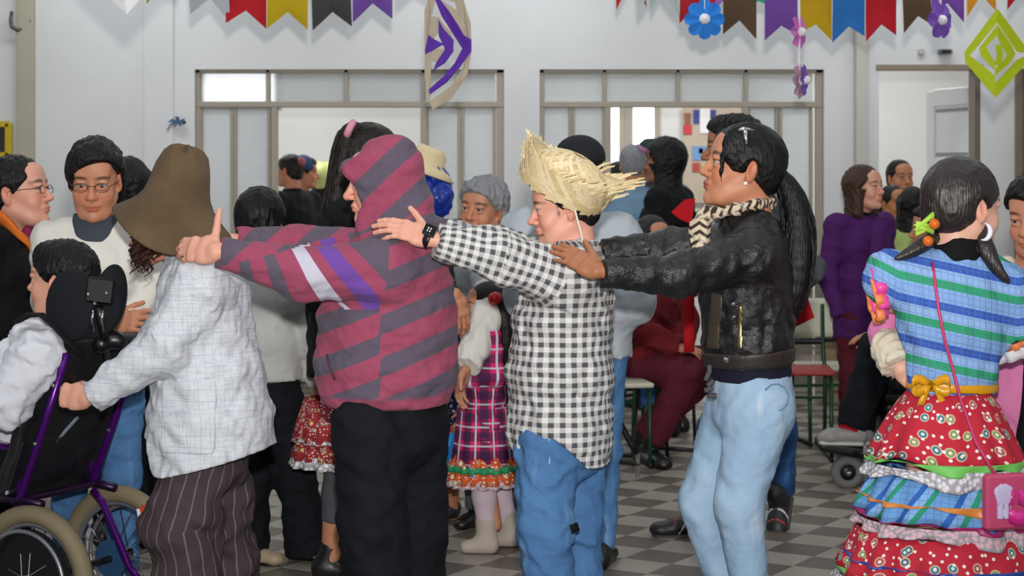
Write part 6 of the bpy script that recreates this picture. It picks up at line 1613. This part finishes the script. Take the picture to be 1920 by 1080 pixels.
# ------------------------------------------------------------------ people behind the dancers
def put(label, px, d, H, yaw, top, bot, style, hm, skin="tan", **k):
    return dressed(label, gx(px, d), d, H, yaw, top, bot, style, hm, skin, **k)
# someone behind the bespectacled man: only dark hair shows
put('dark haired person standing behind the white knit sweater, back turned', 238, 7.6, 1.58, 175, M_CHAR, M_BLACKP, 'bob', H_BLACK, seed=61).finish()

# child in pale grey sweater and wide black trousers, seen from behind
def grey_child():
    d = 7.3; J = skeleton(gx(500, d), d, 1.42, 172); J['head'] = P(489, 420, d); J['neck'] = P(495, 490, d)
    J['anL'], J['knL'], J['hpL'] = P(462, 1030, 7.25), P(470, 900, 7.28), P(485, 760, 7.3); J['anR'], J['knR'], J['hpR'] = P(578, 1028, 7.3), P(556, 900, 7.3), P(530, 760, 7.3)
    p = dressed('short person with black hair in a pale grey sweater and wide black trousers, back turned', 0, 0, 1.42, 172, M_LGREY, M_BLACKP, 'short', H_BLACK, 'tan', J=J, hs=1.12, infl=.012, vox=.009, legs=False, seed=62, g=1.05, top_name='sweater', hem=.50)
    L = [[J['hpL'], J['knL'], J['anL'] + A(0, 0, -.02)], [J['hpR'], J['knR'], J['anR'] + A(0, 0, -.02)]]
    trousers(p, M_BLACKP, P(507, 750, d), J['l'], L, (.085, .075, .088), hipr=(.125, .10), amp=.005); shoes(p, [L[0][2], L[1][2]], (.85, -.4, 0), M_TSHOE, .85, sole=M_BLKPL)
    p.core([([P(507, 740, d), *l], [.06, .05, .04, .03]) for l in L], 'tan'); p.finish()
grey_child()

# tall woman with the high ponytail
def ponytail_woman():
    d = 7.05; J = skeleton(gx(655, d), d, 1.70, 95); J['head'] = P(698, 305, d); J['neck'] = P(672, 400, d)
    J['elL'], J['wrL'] = P(720, 560, 7.20), P(760, 640, 7.15); J['elR'], J['wrR'] = P(760, 520, 6.98), P(846, 548, 6.95); J['hdR'] = A(.3, 0, -1); J['bkR'] = A(.6, -.8, .2)
    p = dressed('tall person with a very long ponytail and pink scrunchie in a black coat', 0, 0, 1.70, 95, M_BLACK, M_BLACKP, 'tight', H_DBROWN, 'tan', J=J, infl=.012, hs=1.12, vox=.009, legs=False, g=1.12, belly=1.15, seed=63, top_name='black_coat', hem=.445)
    ponytail(p, [P(668, 240, 7.0), P(648, 244, 7.0), P(640, 310, 6.98), P(625, 400, 6.97), P(608, 500, 6.97), P(598, 600, 6.98)], [.028, .036, .042, .050, .056, .045], H_DBROWN, 120, 9, .0045)
    sc = P(656, 243, 6.99); p.mb('scrunchie', MB().tube([sc + A(.012 * math.sin(t), .030 * math.cos(t), .026 * math.sin(t)) for t in np.linspace(0, 6.283, 16, endpoint=False)], .014, 8, closed=True), plain('pink_scrunchie', 'd08aa0', .7), True)
    c = P(640, 800, d); z = lambda y: P(0, y, d)[2]
    sheet_skirt(p, 'floral_skirt', M_FLOR2, c, [(.14, z(745)), (.165, z(790)), (.178, z(828))], 18, .010, 5, seg=110); sheet_skirt(p, 'lower_frill', M_FLOR2, c, [(.165, z(820)), (.178, z(838)), (.186, z(856))], 22, .010, 6, seg=110)
    sheet_skirt(p, 'hem_lace', M_LACE, c, [(.176, z(848)), (.186, z(858)), (.192, z(870))], 22, .012, 6, seg=110); sheet_skirt(p, 'lace_band', M_LACE, c, [(.174, z(818)), (.180, z(824))], 18, .010, 5, seg=110)
    S = Shape()
    L = [[P(650, 800, d - .08), P(632, 925, d - .08), P(620, 1045, d - .08)], [P(660, 800, d + .08), P(665, 925, d + .08), P(668, 1040, d + .08)]]
    for l in L: S.chain(l, [.075, .052, .036], k=.02)
    p.limb(S, 'tan', .010); S = Shape()
    for l in L: S.chain([l[0] * .6 + l[1] * .4, l[1], l[1] * .55 + l[2] * .45], [.068, .056, .050], k=.02, flatb=True)
    p.shape('grey_stockings', S, .009, M_CHAR); shoes(p, [l[2] for l in L], (1, -.1, 0), M_SHOE, .9); p.finish()
ponytail_woman()

# girl in the tartan dress with pale boots
def tartan_girl():
    d = 7.5; s_ = 1.08; J = skeleton(gx(908, d), d, s_, -80, g=1.05); J['head'] = P(912, 578, d); J['neck'] = P(915, 632, d)
    J['elL'], J['wrL'] = P(935, 705, 7.38), P(868, 715, 7.34); J['elR'], J['wrR'] = P(915, 705, 7.62), P(862, 715, 7.6)
    p = dressed('small person in a pink tartan dress with orange floral frills and pale boots', 0, 0, s_, -80, M_TART, M_TIGHT, 'tight', H_DBROWN, 'tan', J=J, infl=.008, vox=.008, legs=False, seed=64, hem=.42, top_name='tartan_bodice', hands=True)
    for o in p.o.children:
        if o.name.startswith('tartan_bodice'):
            n = len(o.data.vertices); co = np.zeros(n * 3, np.float32); o.data.vertices.foreach_get('co', co); co = co.reshape(-1, 3)
            T = np.stack([np.arctan2(co[:, 1], co[:, 0]) * .12, co[:, 2], 0 * co[:, 0]], 1).astype(np.float32); a = o.data.attributes.new('tc', 'FLOAT_VECTOR', 'POINT'); a.data.foreach_set('vector', T.ravel())
    ponytail(p, [P(932, 556, 7.44), P(944, 590, 7.42), P(950, 650, 7.42), P(952, 720, 7.44)], [.026, .034, .034, .012], H_DBROWN, 50, 4, .0035)
    v, f = uv_sphere(P(928, 560, 7.40), .028, 12, 8); p.part('hair_band', v, f, plain('red_hair_band', 'c8141c', .4))
    c = P(906, 800, d); z = lambda y: P(0, y, d)[2]
    sheet_skirt(p, 'tartan_skirt', M_TART, c, [(.105, z(760)), (.118, z(820)), (.130, z(868))], 12, .006, 2, seg=90); sheet_skirt(p, 'floral_tier', M_FLOR3, c, [(.118, z(848)), (.138, z(870)), (.145, z(884))], 20, .010, 3, seg=100)
    sheet_skirt(p, 'green_band', plain('green_band', '1f8a5a', .5), c, [(.138, z(868)), (.144, z(874)), (.148, z(880))], 20, .010, 3, seg=100); sheet_skirt(p, 'floral_frill', M_FLOR3, c, [(.134, z(874)), (.146, z(888)), (.152, z(902))], 20, .010, 4, seg=100); sheet_skirt(p, 'hem_lace', M_PLACE, c, [(.144, z(895)), (.150, z(902)), (.154, z(908))], 20, .012, 4, seg=100)
    for s, (xa, xb, dd) in ((1, (908, 912, -.07)), (-1, (936, 956, .07))):
        S = Shape(); S.chain([P(xa, 880, d + dd), P(xa, 930, d + dd), P(xb, 985, d + dd)], [.055, .048, .038], k=.02); p.shape('tights', S, .008, M_TIGHT)
        S = Shape(); fz = P(xb, 1000, d + dd); fz[2] = 0; S.cone(fz + A(0, 0, .14), fz + A(0, 0, .05), .046, .040, k=.02, flata=True); S.ecap(fz + A(.02, 0, .035), fz + A(-.085, 0, .026), (.036, .038), (.036, .026), (0, 1, 0), k=.03); S.plane((0, 0, .002), (0, 0, -1)); p.shape('boot', S, .007, M_BOOT)
    p.core([([P(908, 800, d), P(908, 870, d + q * .06), P(930, 985, d + q * .07)], [.06, .035, .025]) for q in (-1, 1)], 'tan')
    p.mb('pink_hood', MB().grid(np.array([[P(946 + 16 * u, 548 + 90 * v, 7.58 + .05 * u) for u in (0, .5, 1)] for v in np.linspace(0, 1, 5)]), .03), cloth('pink_hood_cloth', 'b26a7c', .08), True)
    p.finish()
tartan_girl()

# child in blue with a blue ribbon, mostly hidden by the fleece
def blue_child():
    d = 8.2; J = skeleton(gx(832, d), d, 1.05, -30)
    p = dressed('small person in a dark blue patterned dress with a long bright blue ribbon', 0, 0, 1.05, -30, m_floral('navy_floral', '1c2a58', 40, ['c9cfe0', '3a6a9a', 'b0b8d0']), M_TIGHT, 'bob', H_DBROWN, 'tan', J=J, vox=.010, legs=False, seed=65, top_name='blue_bodice')
    c = P(832, 800, d); z = lambda y: P(0, y, d)[2]
    sheet_skirt(p, 'blue_skirt', bpy.data.materials['navy_floral'], c, [(.09, z(740)), (.12, z(790))], 12, .008, 2, seg=80); sheet_skirt(p, 'floral_tier', M_FLOR2, c, [(.10, z(785)), (.125, z(812)), (.13, z(832))], 16, .008, 3, seg=80); sheet_skirt(p, 'hem_lace', M_LACE, c, [(.125, z(826)), (.132, z(846))], 16, .010, 3, seg=80)
    mb = MB(); mb.grid(np.array([[P(868 - 14 * v * v + 8 * u, 745 + 80 * v, 8.04) for u in (-1, 1)] for v in np.linspace(0, 1, 7)]), .004); p.mb('green_sash', mb, plain('green_satin', '23924f', .4), True)
    mb = MB(); mb.grid(np.array([[P(845 - 28 * v + 9 * u, 812 + 150 * v, 8.02 - .02 * v) for u in (-1, 1)] for v in np.linspace(0, 1, 7)]), .004); p.mb('blue_ribbon', mb, plain('sky_blue_ribbon', '1583d2', .45), True)
    S = Shape()
    for q in (-1, 1): S.chain([P(832 + q * 14, 800, d), P(829 + q * 16, 890, d), P(829 + q * 16, 985, d)], [.055, .042, .030], k=.02)
    p.limb(S, 'brown', .009); shoes(p, [P(829 + q * 16, 985, d) for q in (-1, 1)], (-.5, -1, 0), M_SHOE, .75); p.finish()
blue_child()

# grey haired woman
J = skeleton(gx(925, 8.0), 8.0, 1.50, -25); J['head'] = P(905, 394, 7.85); J['neck'] = P(912, 465, 7.9)
J['shR'], J['elR'], J['wrR'] = P(905, 505, 7.8), P(922, 592, 7.48), P(874, 690, 7.28); J['hdR'] = A(-.3, -.2, -1)
p = dressed('person with short grey hair in a pale grey cardigan with one white sleeve', 0, 0, 1.50, -25, M_GREYK, M_CHAR, 'mop', H_GREY, 'olive', J=J, head=(-28, -2, 6), hvox=.0038, face=dict(age=1, jaw=1.1), hs=1.12, seed=66, vox=.010)
S = Shape(); S.cone(P(912, 475, 7.88), P(908, 440, 7.86), .085, .075, k=.01, flatb=True); p.shape('tan_collar', S, .008, cloth('tan_collar_cloth', '8f8474', .1))
S = Shape(); S.chain([P(916, 552, 7.56), P(918, 592, 7.46), P(874, 688, 7.27)], [.070, .072, .056], k=.03, flatb=True); S.disp = folds(.004, .07, 3); p.shape('white_sleeve', S, .008, M_WHITEK); p.finish()

# man in grey sweatshirt and jeans behind the gingham shirt
J = skeleton(gx(1085, 7.2), 7.2, 1.62, 168, g=1.2); J['head'] = P(1088, 320, 7.2); J['neck'] = P(1085, 400, 7.2)
J['shL'], J['elL'], J['wrL'] = P(985, 440, 7.2), P(992, 560, 7.25), P(1040, 640, 7.3); J['shR'], J['elR'], J['wrR'] = P(1155, 452, 7.15), P(1183, 565, 7.12), P(1120, 640, 7.2)
p = dressed('person in a light grey sweatshirt and blue jeans behind the straw hat, back turned', 0, 0, 1.62, 168, M_GREYK, M_DENIM, 'short', H_BLACK, 'tan', J=J, g=1.28, vox=.009, seed=67, top_name='sweatshirt', sleeve=(.10, .085, .055), hem=.50, hs=1.05)
S = Shape(); S.ell(head_pt(p.hc, p.R, p.hs, (0, .012, .05)), (.100, .112, .088), p.R); S.plane(head_pt(p.hc, p.R, p.hs, (0, 0, .035)), -(p.R @ A(0, 0, 1))); p.shape('dark_cap', S, .007, cloth('dark_cap_cloth', '202126', .1)); p.finish()

# person with blue hood and straw hat behind the fleece
p = put('person wearing a tan straw hat over a shiny blue hood', 806, 9.2, 1.55, 160, M_CHAR, M_BLACKP, None, None, seed=68, vox=.013)
S = Shape(); S.ell(P(806, 350, 9.2), (.10, .11, .14)); S.ell(P(822, 372, 9.15), (.07, .08, .10), k=.04); S.disp = folds(.006, .05, 5); p.shape('blue_hood', S, .008, plain('shiny_blue', '14349a', .3, var=.3))
p.mb('straw_hat', MB().lathe([(0, .10), (.06, .10), (.085, .07), (.09, .02), (.12, .0), (.16, -.03), (.158, -.036), (.11, -.008), (.08, .01), (0, .08)], P(798, 312, 9.2), Ry(.35), 32), M_STRAW, True); p.finish()

# people in the back room
p = put('person in black with dark hair tied back in the back room doorway', 550, 13.6, 1.68, -120, M_BLACK, M_BLACKP, 'back', H_DBROWN, seed=69, vox=.014, hvox=.006, g=1.15)
v, f = uv_sphere(head_pt(p.hc, p.R, p.hs, (.0, .11, .07)), .035, 8, 6); p.part('pink_hair_tie', v, f, plain('rose_tie', 'a8505e', .6)); p.finish()
p = put('person in a blue knitted cap beside the person in black with tied hair', 562, 14.3, 1.66, 100, M_NAVY, M_BLACKP, 'short', H_BLACK, seed=70, vox=.015, hvox=.006)
S = Shape(); S.ell(head_pt(p.hc, p.R, p.hs, (0, .012, .05)), (.095, .11, .10)); S.plane(head_pt(p.hc, p.R, p.hs, (0, 0, .03)), (0, 0, -1)); p.shape('knit_cap', S, .01, cloth('blue_cap', '2c4468', .2)); p.finish()
p = put('person under a pale lime party hat in the back room', 604, 15.1, 1.55, 150, M_CHAR, M_BLACKP, 'bob', H_DBROWN, seed=71, vox=.015, hvox=.006)
p.mb('lime_hat', MB().lathe([(0, .08), (.07, .08), (.09, .03), (.11, .0), (.13, -.02), (.128, -.026), (.08, 0), (0, .06)], P(602, 326, 14.95), Ry(-.5) @ Rx(.9), 28), plain('lime_satin', 'd3dd8e', .4), True); p.finish()

# group in front of the right partition
put('grey haired person in a blue denim shirt, back turned, by the right partition', 1186, 11.5, 1.71, 175, M_GREYBLUE, M_DARKD, 'short', H_GREY, g=1.25, seed=72, vox=.012).finish()
p = put('person in a dark patterned hat beside the black coat with long black hair', 1230, 12.1, 1.74, -150, M_CHAR, M_BLACKP, 'short', H_BLACK, seed=73, vox=.013)
p.mb('patterned_hat', MB().lathe([(0, .13), (.06, .13), (.095, .10), (.10, .03), (.13, .0), (.15, -.03), (.145, -.035), (.09, .02), (0, .10)], head_pt(p.hc, p.R, 1, (0, .01, .02)), Rx(.1), 28), m_floral('camouflage_hat', '2c3a34', 18, ['4c5c50', '20262a', '8fa09a', '35463c']), True); p.finish()
p = put('dark haired person with green cap far behind the denim shirt', 1158, 13.2, 1.62, 170, M_CHAR, M_BLACKP, 'short', hair_mat('dull_green_hair', '2a3428', .7), seed=74, vox=.015, hvox=.006); p.finish()
p = put('person with long black hair in a black coat with a pink clip', 1256, 10.9, 1.72, -112, M_BLACK, M_BLACKP, 'long', H_BLACK, 'brown', g=1.22, seed=75, vox=.011, infl=.022)
c = head_pt(p.hc, p.R, p.hs, (.07, -.06, .06)); p.mb('pink_clip', MB().tube([c, c + A(-.05, -.02, .02), c + A(-.08, -.02, .05)], [.012, .016, .006], 6), plain('pink_clip', 'b07a9c', .5), True); p.finish()

# seated woman in dark red
def seated_red():
    d = 10.0; X = gx(1215, d); yaw = 55; l, f = lat_of(yaw), fwd_of(yaw); o = A(X, d, 0)
    p = Person('person in a dark red padded jacket and maroon trousers sitting on a chair', (X, d))
    hip, ch, sho = o + A(0, 0, .52), o + A(0, 0, .80), o + A(0, 0, 1.00); hd = o + A(0, 0, 1.17) + f * .03; R = Rhead(30, 0)
    p.flesh(*make_head(hd, R, 1.0, o + A(0, 0, 1.0), 'tan', vox=.006)); hair(p, hd, R, 1.0, 'bob', H_DBROWN, .008)
    a1 = [sho + l * .17, o + l * .22 + f * .10 + A(0, 0, .72), P(1278, 655, d - .20)]; a2 = [sho - l * .17, P(1160, 600, d - .22), P(1270, 650, d - .24)]
    garment(p, 'padded_jacket', M_DKRED, [(o + A(0, 0, .48), .20, .17), (ch, .20, .16), (sho, .16, .10)], l, (a1, a2), (.085, .075, .055), vox=.012, amp=.008, fs=.09, seed=3, neck=o + A(0, 0, 1.04))
    for a, q in ((a1, -1), (a2, 1)): p.flesh(*make_hand(a[2], (1, -.2, -.2), (0, -.3, 1), q, .95, skin='tan', vox=.006))
    L = [[hip + l * .09, o + l * .10 + f * .34 + A(0, 0, .50), P(1205, 815, d - .15)], [hip - l * .09, o - l * .08 + f * .30 + A(0, 0, .48), P(1222, 830, d - .25)]]
    trousers(p, M_MAROON, hip, l, L, (.11, .095, .065), hipr=(.17, .14), vox=.011); 
    for q in L: q[2][2] = max(q[2][2], .10)
    shoes(p, [q[2] - A(0, 0, .02) for q in L], (.3, -1, 0), M_SHOE, 1.1)
    p.core([([o + A(0, 0, 1.0), ch, hip], [.04, .09, .1])] + [([ch, *a], [.05, .045, .035, .022]) for a in (a1, a2)] + [([hip, *q], [.07, .06, .05, .035]) for q in L], 'tan'); p.finish()
seated_red()

# man striding behind the leather jacket, red cloth on his back
def striding_man():
    d = 7.85; J = skeleton(gx(1410, d), d, 1.76, -95, g=1.1); J['head'] = P(1375, 282, d); J['neck'] = P(1395, 365, d)
    J['shL'], J['elL'], J['wrL'] = P(1400, 430, 7.68), P(1338, 540, 7.64), P(1362, 635, 7.66); J['shR'], J['elR'], J['wrR'] = P(1440, 440, 8.02), P(1520, 505, 8.02), P(1470, 560, 7.98)
    J['knL'], J['anL'] = P(1345, 800, 7.75), P(1318, 930, 7.8); J['knR'], J['anR'] = P(1460, 800, 7.9), P(1462, 940, 8.0); J['hpL'], J['hpR'] = P(1390, 700, 7.76), P(1425, 700, 7.94)
    p = dressed('tall person in a charcoal jacket and dark jeans striding behind the leather jacket', 0, 0, 1.76, -95, M_CHAR, M_DARKD, 'short', H_BLACK, 'brown', J=J, head=(-92, 0, 0), infl=.006, hvox=.0038, hs=1.12, vox=.009, legs=False, seed=76, g=1.1, face=dict(nose=1.1))
    L = [[J['hpL'], J['knL'], P(1315, 905, 7.8)], [J['hpR'], J['knR'], P(1462, 925, 7.98)]]
    trousers(p, M_DARKD, P(1408, 690, d), J['l'], L, (.095, .075, .062), hipr=(.16, .12)); p.core([([P(1408, 690, d), *q] , [.08, .06, .05, .035]) for q in L], 'brown')
    def sneaker(a, fdir, up):
        f = nrm(fdir); u = nrm(np.cross(f, up)); n = np.cross(u, f); B3 = np.stack([f, u, n], 1); S = Shape()
        S.ecap(a - f * .04, a + f * .11 - n * .01, (.042, .05), (.046, .038), u, k=.02); S.ell(a + f * .16 - n * .02, (.055, .046, .034), B3, k=.03); S.cone(a + n * .02, a + n * .08, .045, .048, k=.02); S.plane(a - n * .045, -n); o = p.shape('sneaker', S, .007, plain('black_sneaker', '1b1c20', .5))
        S = Shape(); S.ecap(a - f * .045 - n * .048, a + f * .19 - n * .048, (.046, .016), (.048, .016), u, k=.01); p.shape('sole', S, .007, plain('grey_sole', '3b3b3d', .6), parent=o)
        for t, c_, w in ((.03, 'c02a2a', .010), (.075, 'c9c9cc', .012), (.12, 'c02a2a', .008)):
            S = Shape(); S.ecap(a - f * .04, a + f * .11 - n * .01, (.045, .053), (.049, .041), u, k=.02); S.func(lambda X, Y, Z, t=t, w=w: np.abs((X - a[0]) * f[0] + (Y - a[1]) * f[1] + (Z - a[2]) * f[2] - t + .6 * ((X - a[0]) * n[0] + (Y - a[1]) * n[1] + (Z - a[2]) * n[2])) - w * .5); p.shape('stripe', S, .006, plain('stripe_' + c_, c_, .5), parent=o)
    sneaker(P(1462, 940, 7.98) , (-.2, -.55, -.75), (-.4, -.8, .5)); sneaker(P(1312, 985, 7.8) * A(1, 1, 0) + A(0, 0, .05), (-1, -.1, 0), (0, 0, 1))
    # red cloth tied behind
    mb = MB(); mb.grid(np.array([[P(1470 + 60 * u - 22 * math.sin(3 * v), 425 + 200 * v - 30 * u * v, 8.12 - .04 * math.sin(5 * v + 2 * u)) for u in np.linspace(0, 1, 5)] for v in np.linspace(0, 1, 10)]), .006); p.mb('red_cape', mb, M_REDC, True)
    p.mb('red_collar', MB().poly([P(1258, 398, 7.97), P(1284, 374, 7.98), P(1304, 372, 7.98), P(1296, 420, 7.97), P(1276, 412, 7.96)], (0, 1, 0), .006), M_REDC)
    mb = MB(); mb.grid(np.array([[P(1282 + 20 * u, 535 + 125 * v, 7.98) for u in (0, 1)] for v in np.linspace(0, 1, 5)]), .006); p.mb('red_tie', mb, M_REDC, True); p.finish()
striding_man()

# purple coat and the group by the door
p = put('person with brown bobbed hair in a purple wool coat', 1612, 10.2, 1.56, 35, M_PURPLE, M_MAROON, 'bob', H_BROWN, 'rosy', head=(48, 4, 0), hvox=.004, face=dict(smile=1, age=1), hands=False, seed=77, vox=.011, hem=.40, g=1.05, line=.078, hs=1.05)
S = Shape(); S.cone(p.J['neck'] - A(0, 0, .08), p.J['neck'] + A(0, 0, .03), .075, .062, k=.01, flatb=True); p.shape('black_turtleneck', S, .009, M_BLACK)
p.mb('lapel', MB().grid(np.array([[P(1650 - 12 * v + 14 * u, 415 + 120 * v, 10.02 - .03 * math.sin(3 * v)) for u in (-1, 0, 1)] for v in np.linspace(0, 1, 6)]), .02), M_PURPLE, True); p.finish()
put('person in a charcoal top with tied back hair looking on behind the purple coat', 1683, 12.0, 1.62, 15, M_CHAR, M_BLACKP, 'back', H_BLACK, 'tan', seed=78, vox=.014, hvox=.0055).finish()
put('short person in an olive top between the purple coat and the long black hair', 1668, 11.4, 1.45, 30, cloth('olive_cloth', '7d7a3e', .1), M_BLACKP, 'back', H_DBROWN, 'b98052', seed=79, vox=.013, hvox=.005).finish()
p = put('short person with long black hair and a blue clip, back turned, near the door', 1712, 10.75, 1.44, 170, cloth('lime_cloth', 'a2b36a', .1), M_BLACKP, 'long', H_BLACK, 'tan', seed=80, vox=.013, hvox=.005)
v, f = uv_sphere(P(1733, 347, 10.6), .022, 8, 6); p.part('blue_clip', v, f, plain('blue_clip', '3a8ac9', .4)); p.finish()

# person in the power wheelchair
def seated_right():
    o = PO; p = Person('person in black trousers and grey sneakers seated in the power wheelchair', (o[0], o[1]))
    f, l = A(-1, 0, 0), A(0, -1, 0); hip = o + A(.10, .25, .60); ch = o + A(.16, .25, .88); sho = o + A(.16, .25, 1.06); hd = o + A(.13, .25, 1.24); R = Rhead(-90, 0)
    p.flesh(*make_head(hd, R, 1.0, o + A(.16, .25, 1.04), 'tan', vox=.006)); hair(p, hd, R, 1.0, 'short', H_BLACK, .008)
    arms = [[sho + l * s * .17, o + A(.10, .25, .78) + l * s * .22, o + A(-.10, .25, .72) + l * s * .12] for s in (1, -1)]
    garment(p, 'red_jacket', M_DKRED, [(o + A(.10, .25, .56), .17, .13), (ch, .17, .125), (sho, .15, .09)], l, arms, (.075, .065, .045), vox=.012, seed=4, neck=o + A(.15, .25, 1.10))
    for a, q in zip(arms, (-1, 1)): p.flesh(*make_hand(a[2], (-1, 0, -.1), (0, 0, 1), q, .95, skin='tan', vox=.006))
    L = [[hip + l * .10, P(1648, 655, 8.93), P(1595, 800, 8.93)], [hip - l * .10, P(1655, 655, 9.25), P(1610, 800, 9.25)]]
    trousers(p, M_BLACKP, hip, l, L, (.10, .092, .075), hipr=(.16, .13), vox=.010)
    for q in L:
        a = q[2] + A(-.005, 0, -.045); S = Shape(); S.ecap(a + A(.05, 0, .01), a + A(-.09, 0, .0), (.045, .05), (.046, .036), (0, 1, 0), k=.02); S.ell(a + A(-.11, 0, -.005), (.05, .045, .032), Ry(-.2), k=.03); S.plane(a - A(0, 0, .035), (0, 0, -1)); s_ = p.shape('sneaker', S, .007, plain('grey_sneaker', '8f8d8c', .5, var=.3, nscale=30))
        S = Shape(); S.ecap(a + A(.055, 0, -.035), a + A(-.14, 0, -.030), (.046, .014), (.047, .014), (0, 1, 0), k=.01); p.shape('sole', S, .007, plain('white_sole', 'c9c7c4', .5), parent=s_)
        p.mb('red_sock', MB().tube([q[2] + A(.0, 0, .01), q[2] + A(-.012, -.01, -.02)], .05, 10), M_REDC, True)
    p.core([([o + A(.16, .25, 1.04), ch, hip], [.04, .08, .09])] + [([ch, *a], [.05, .04, .035, .022]) for a in arms] + [([hip, *q], [.07, .06, .05, .035]) for q in L], 'tan'); p.finish()
seated_right()
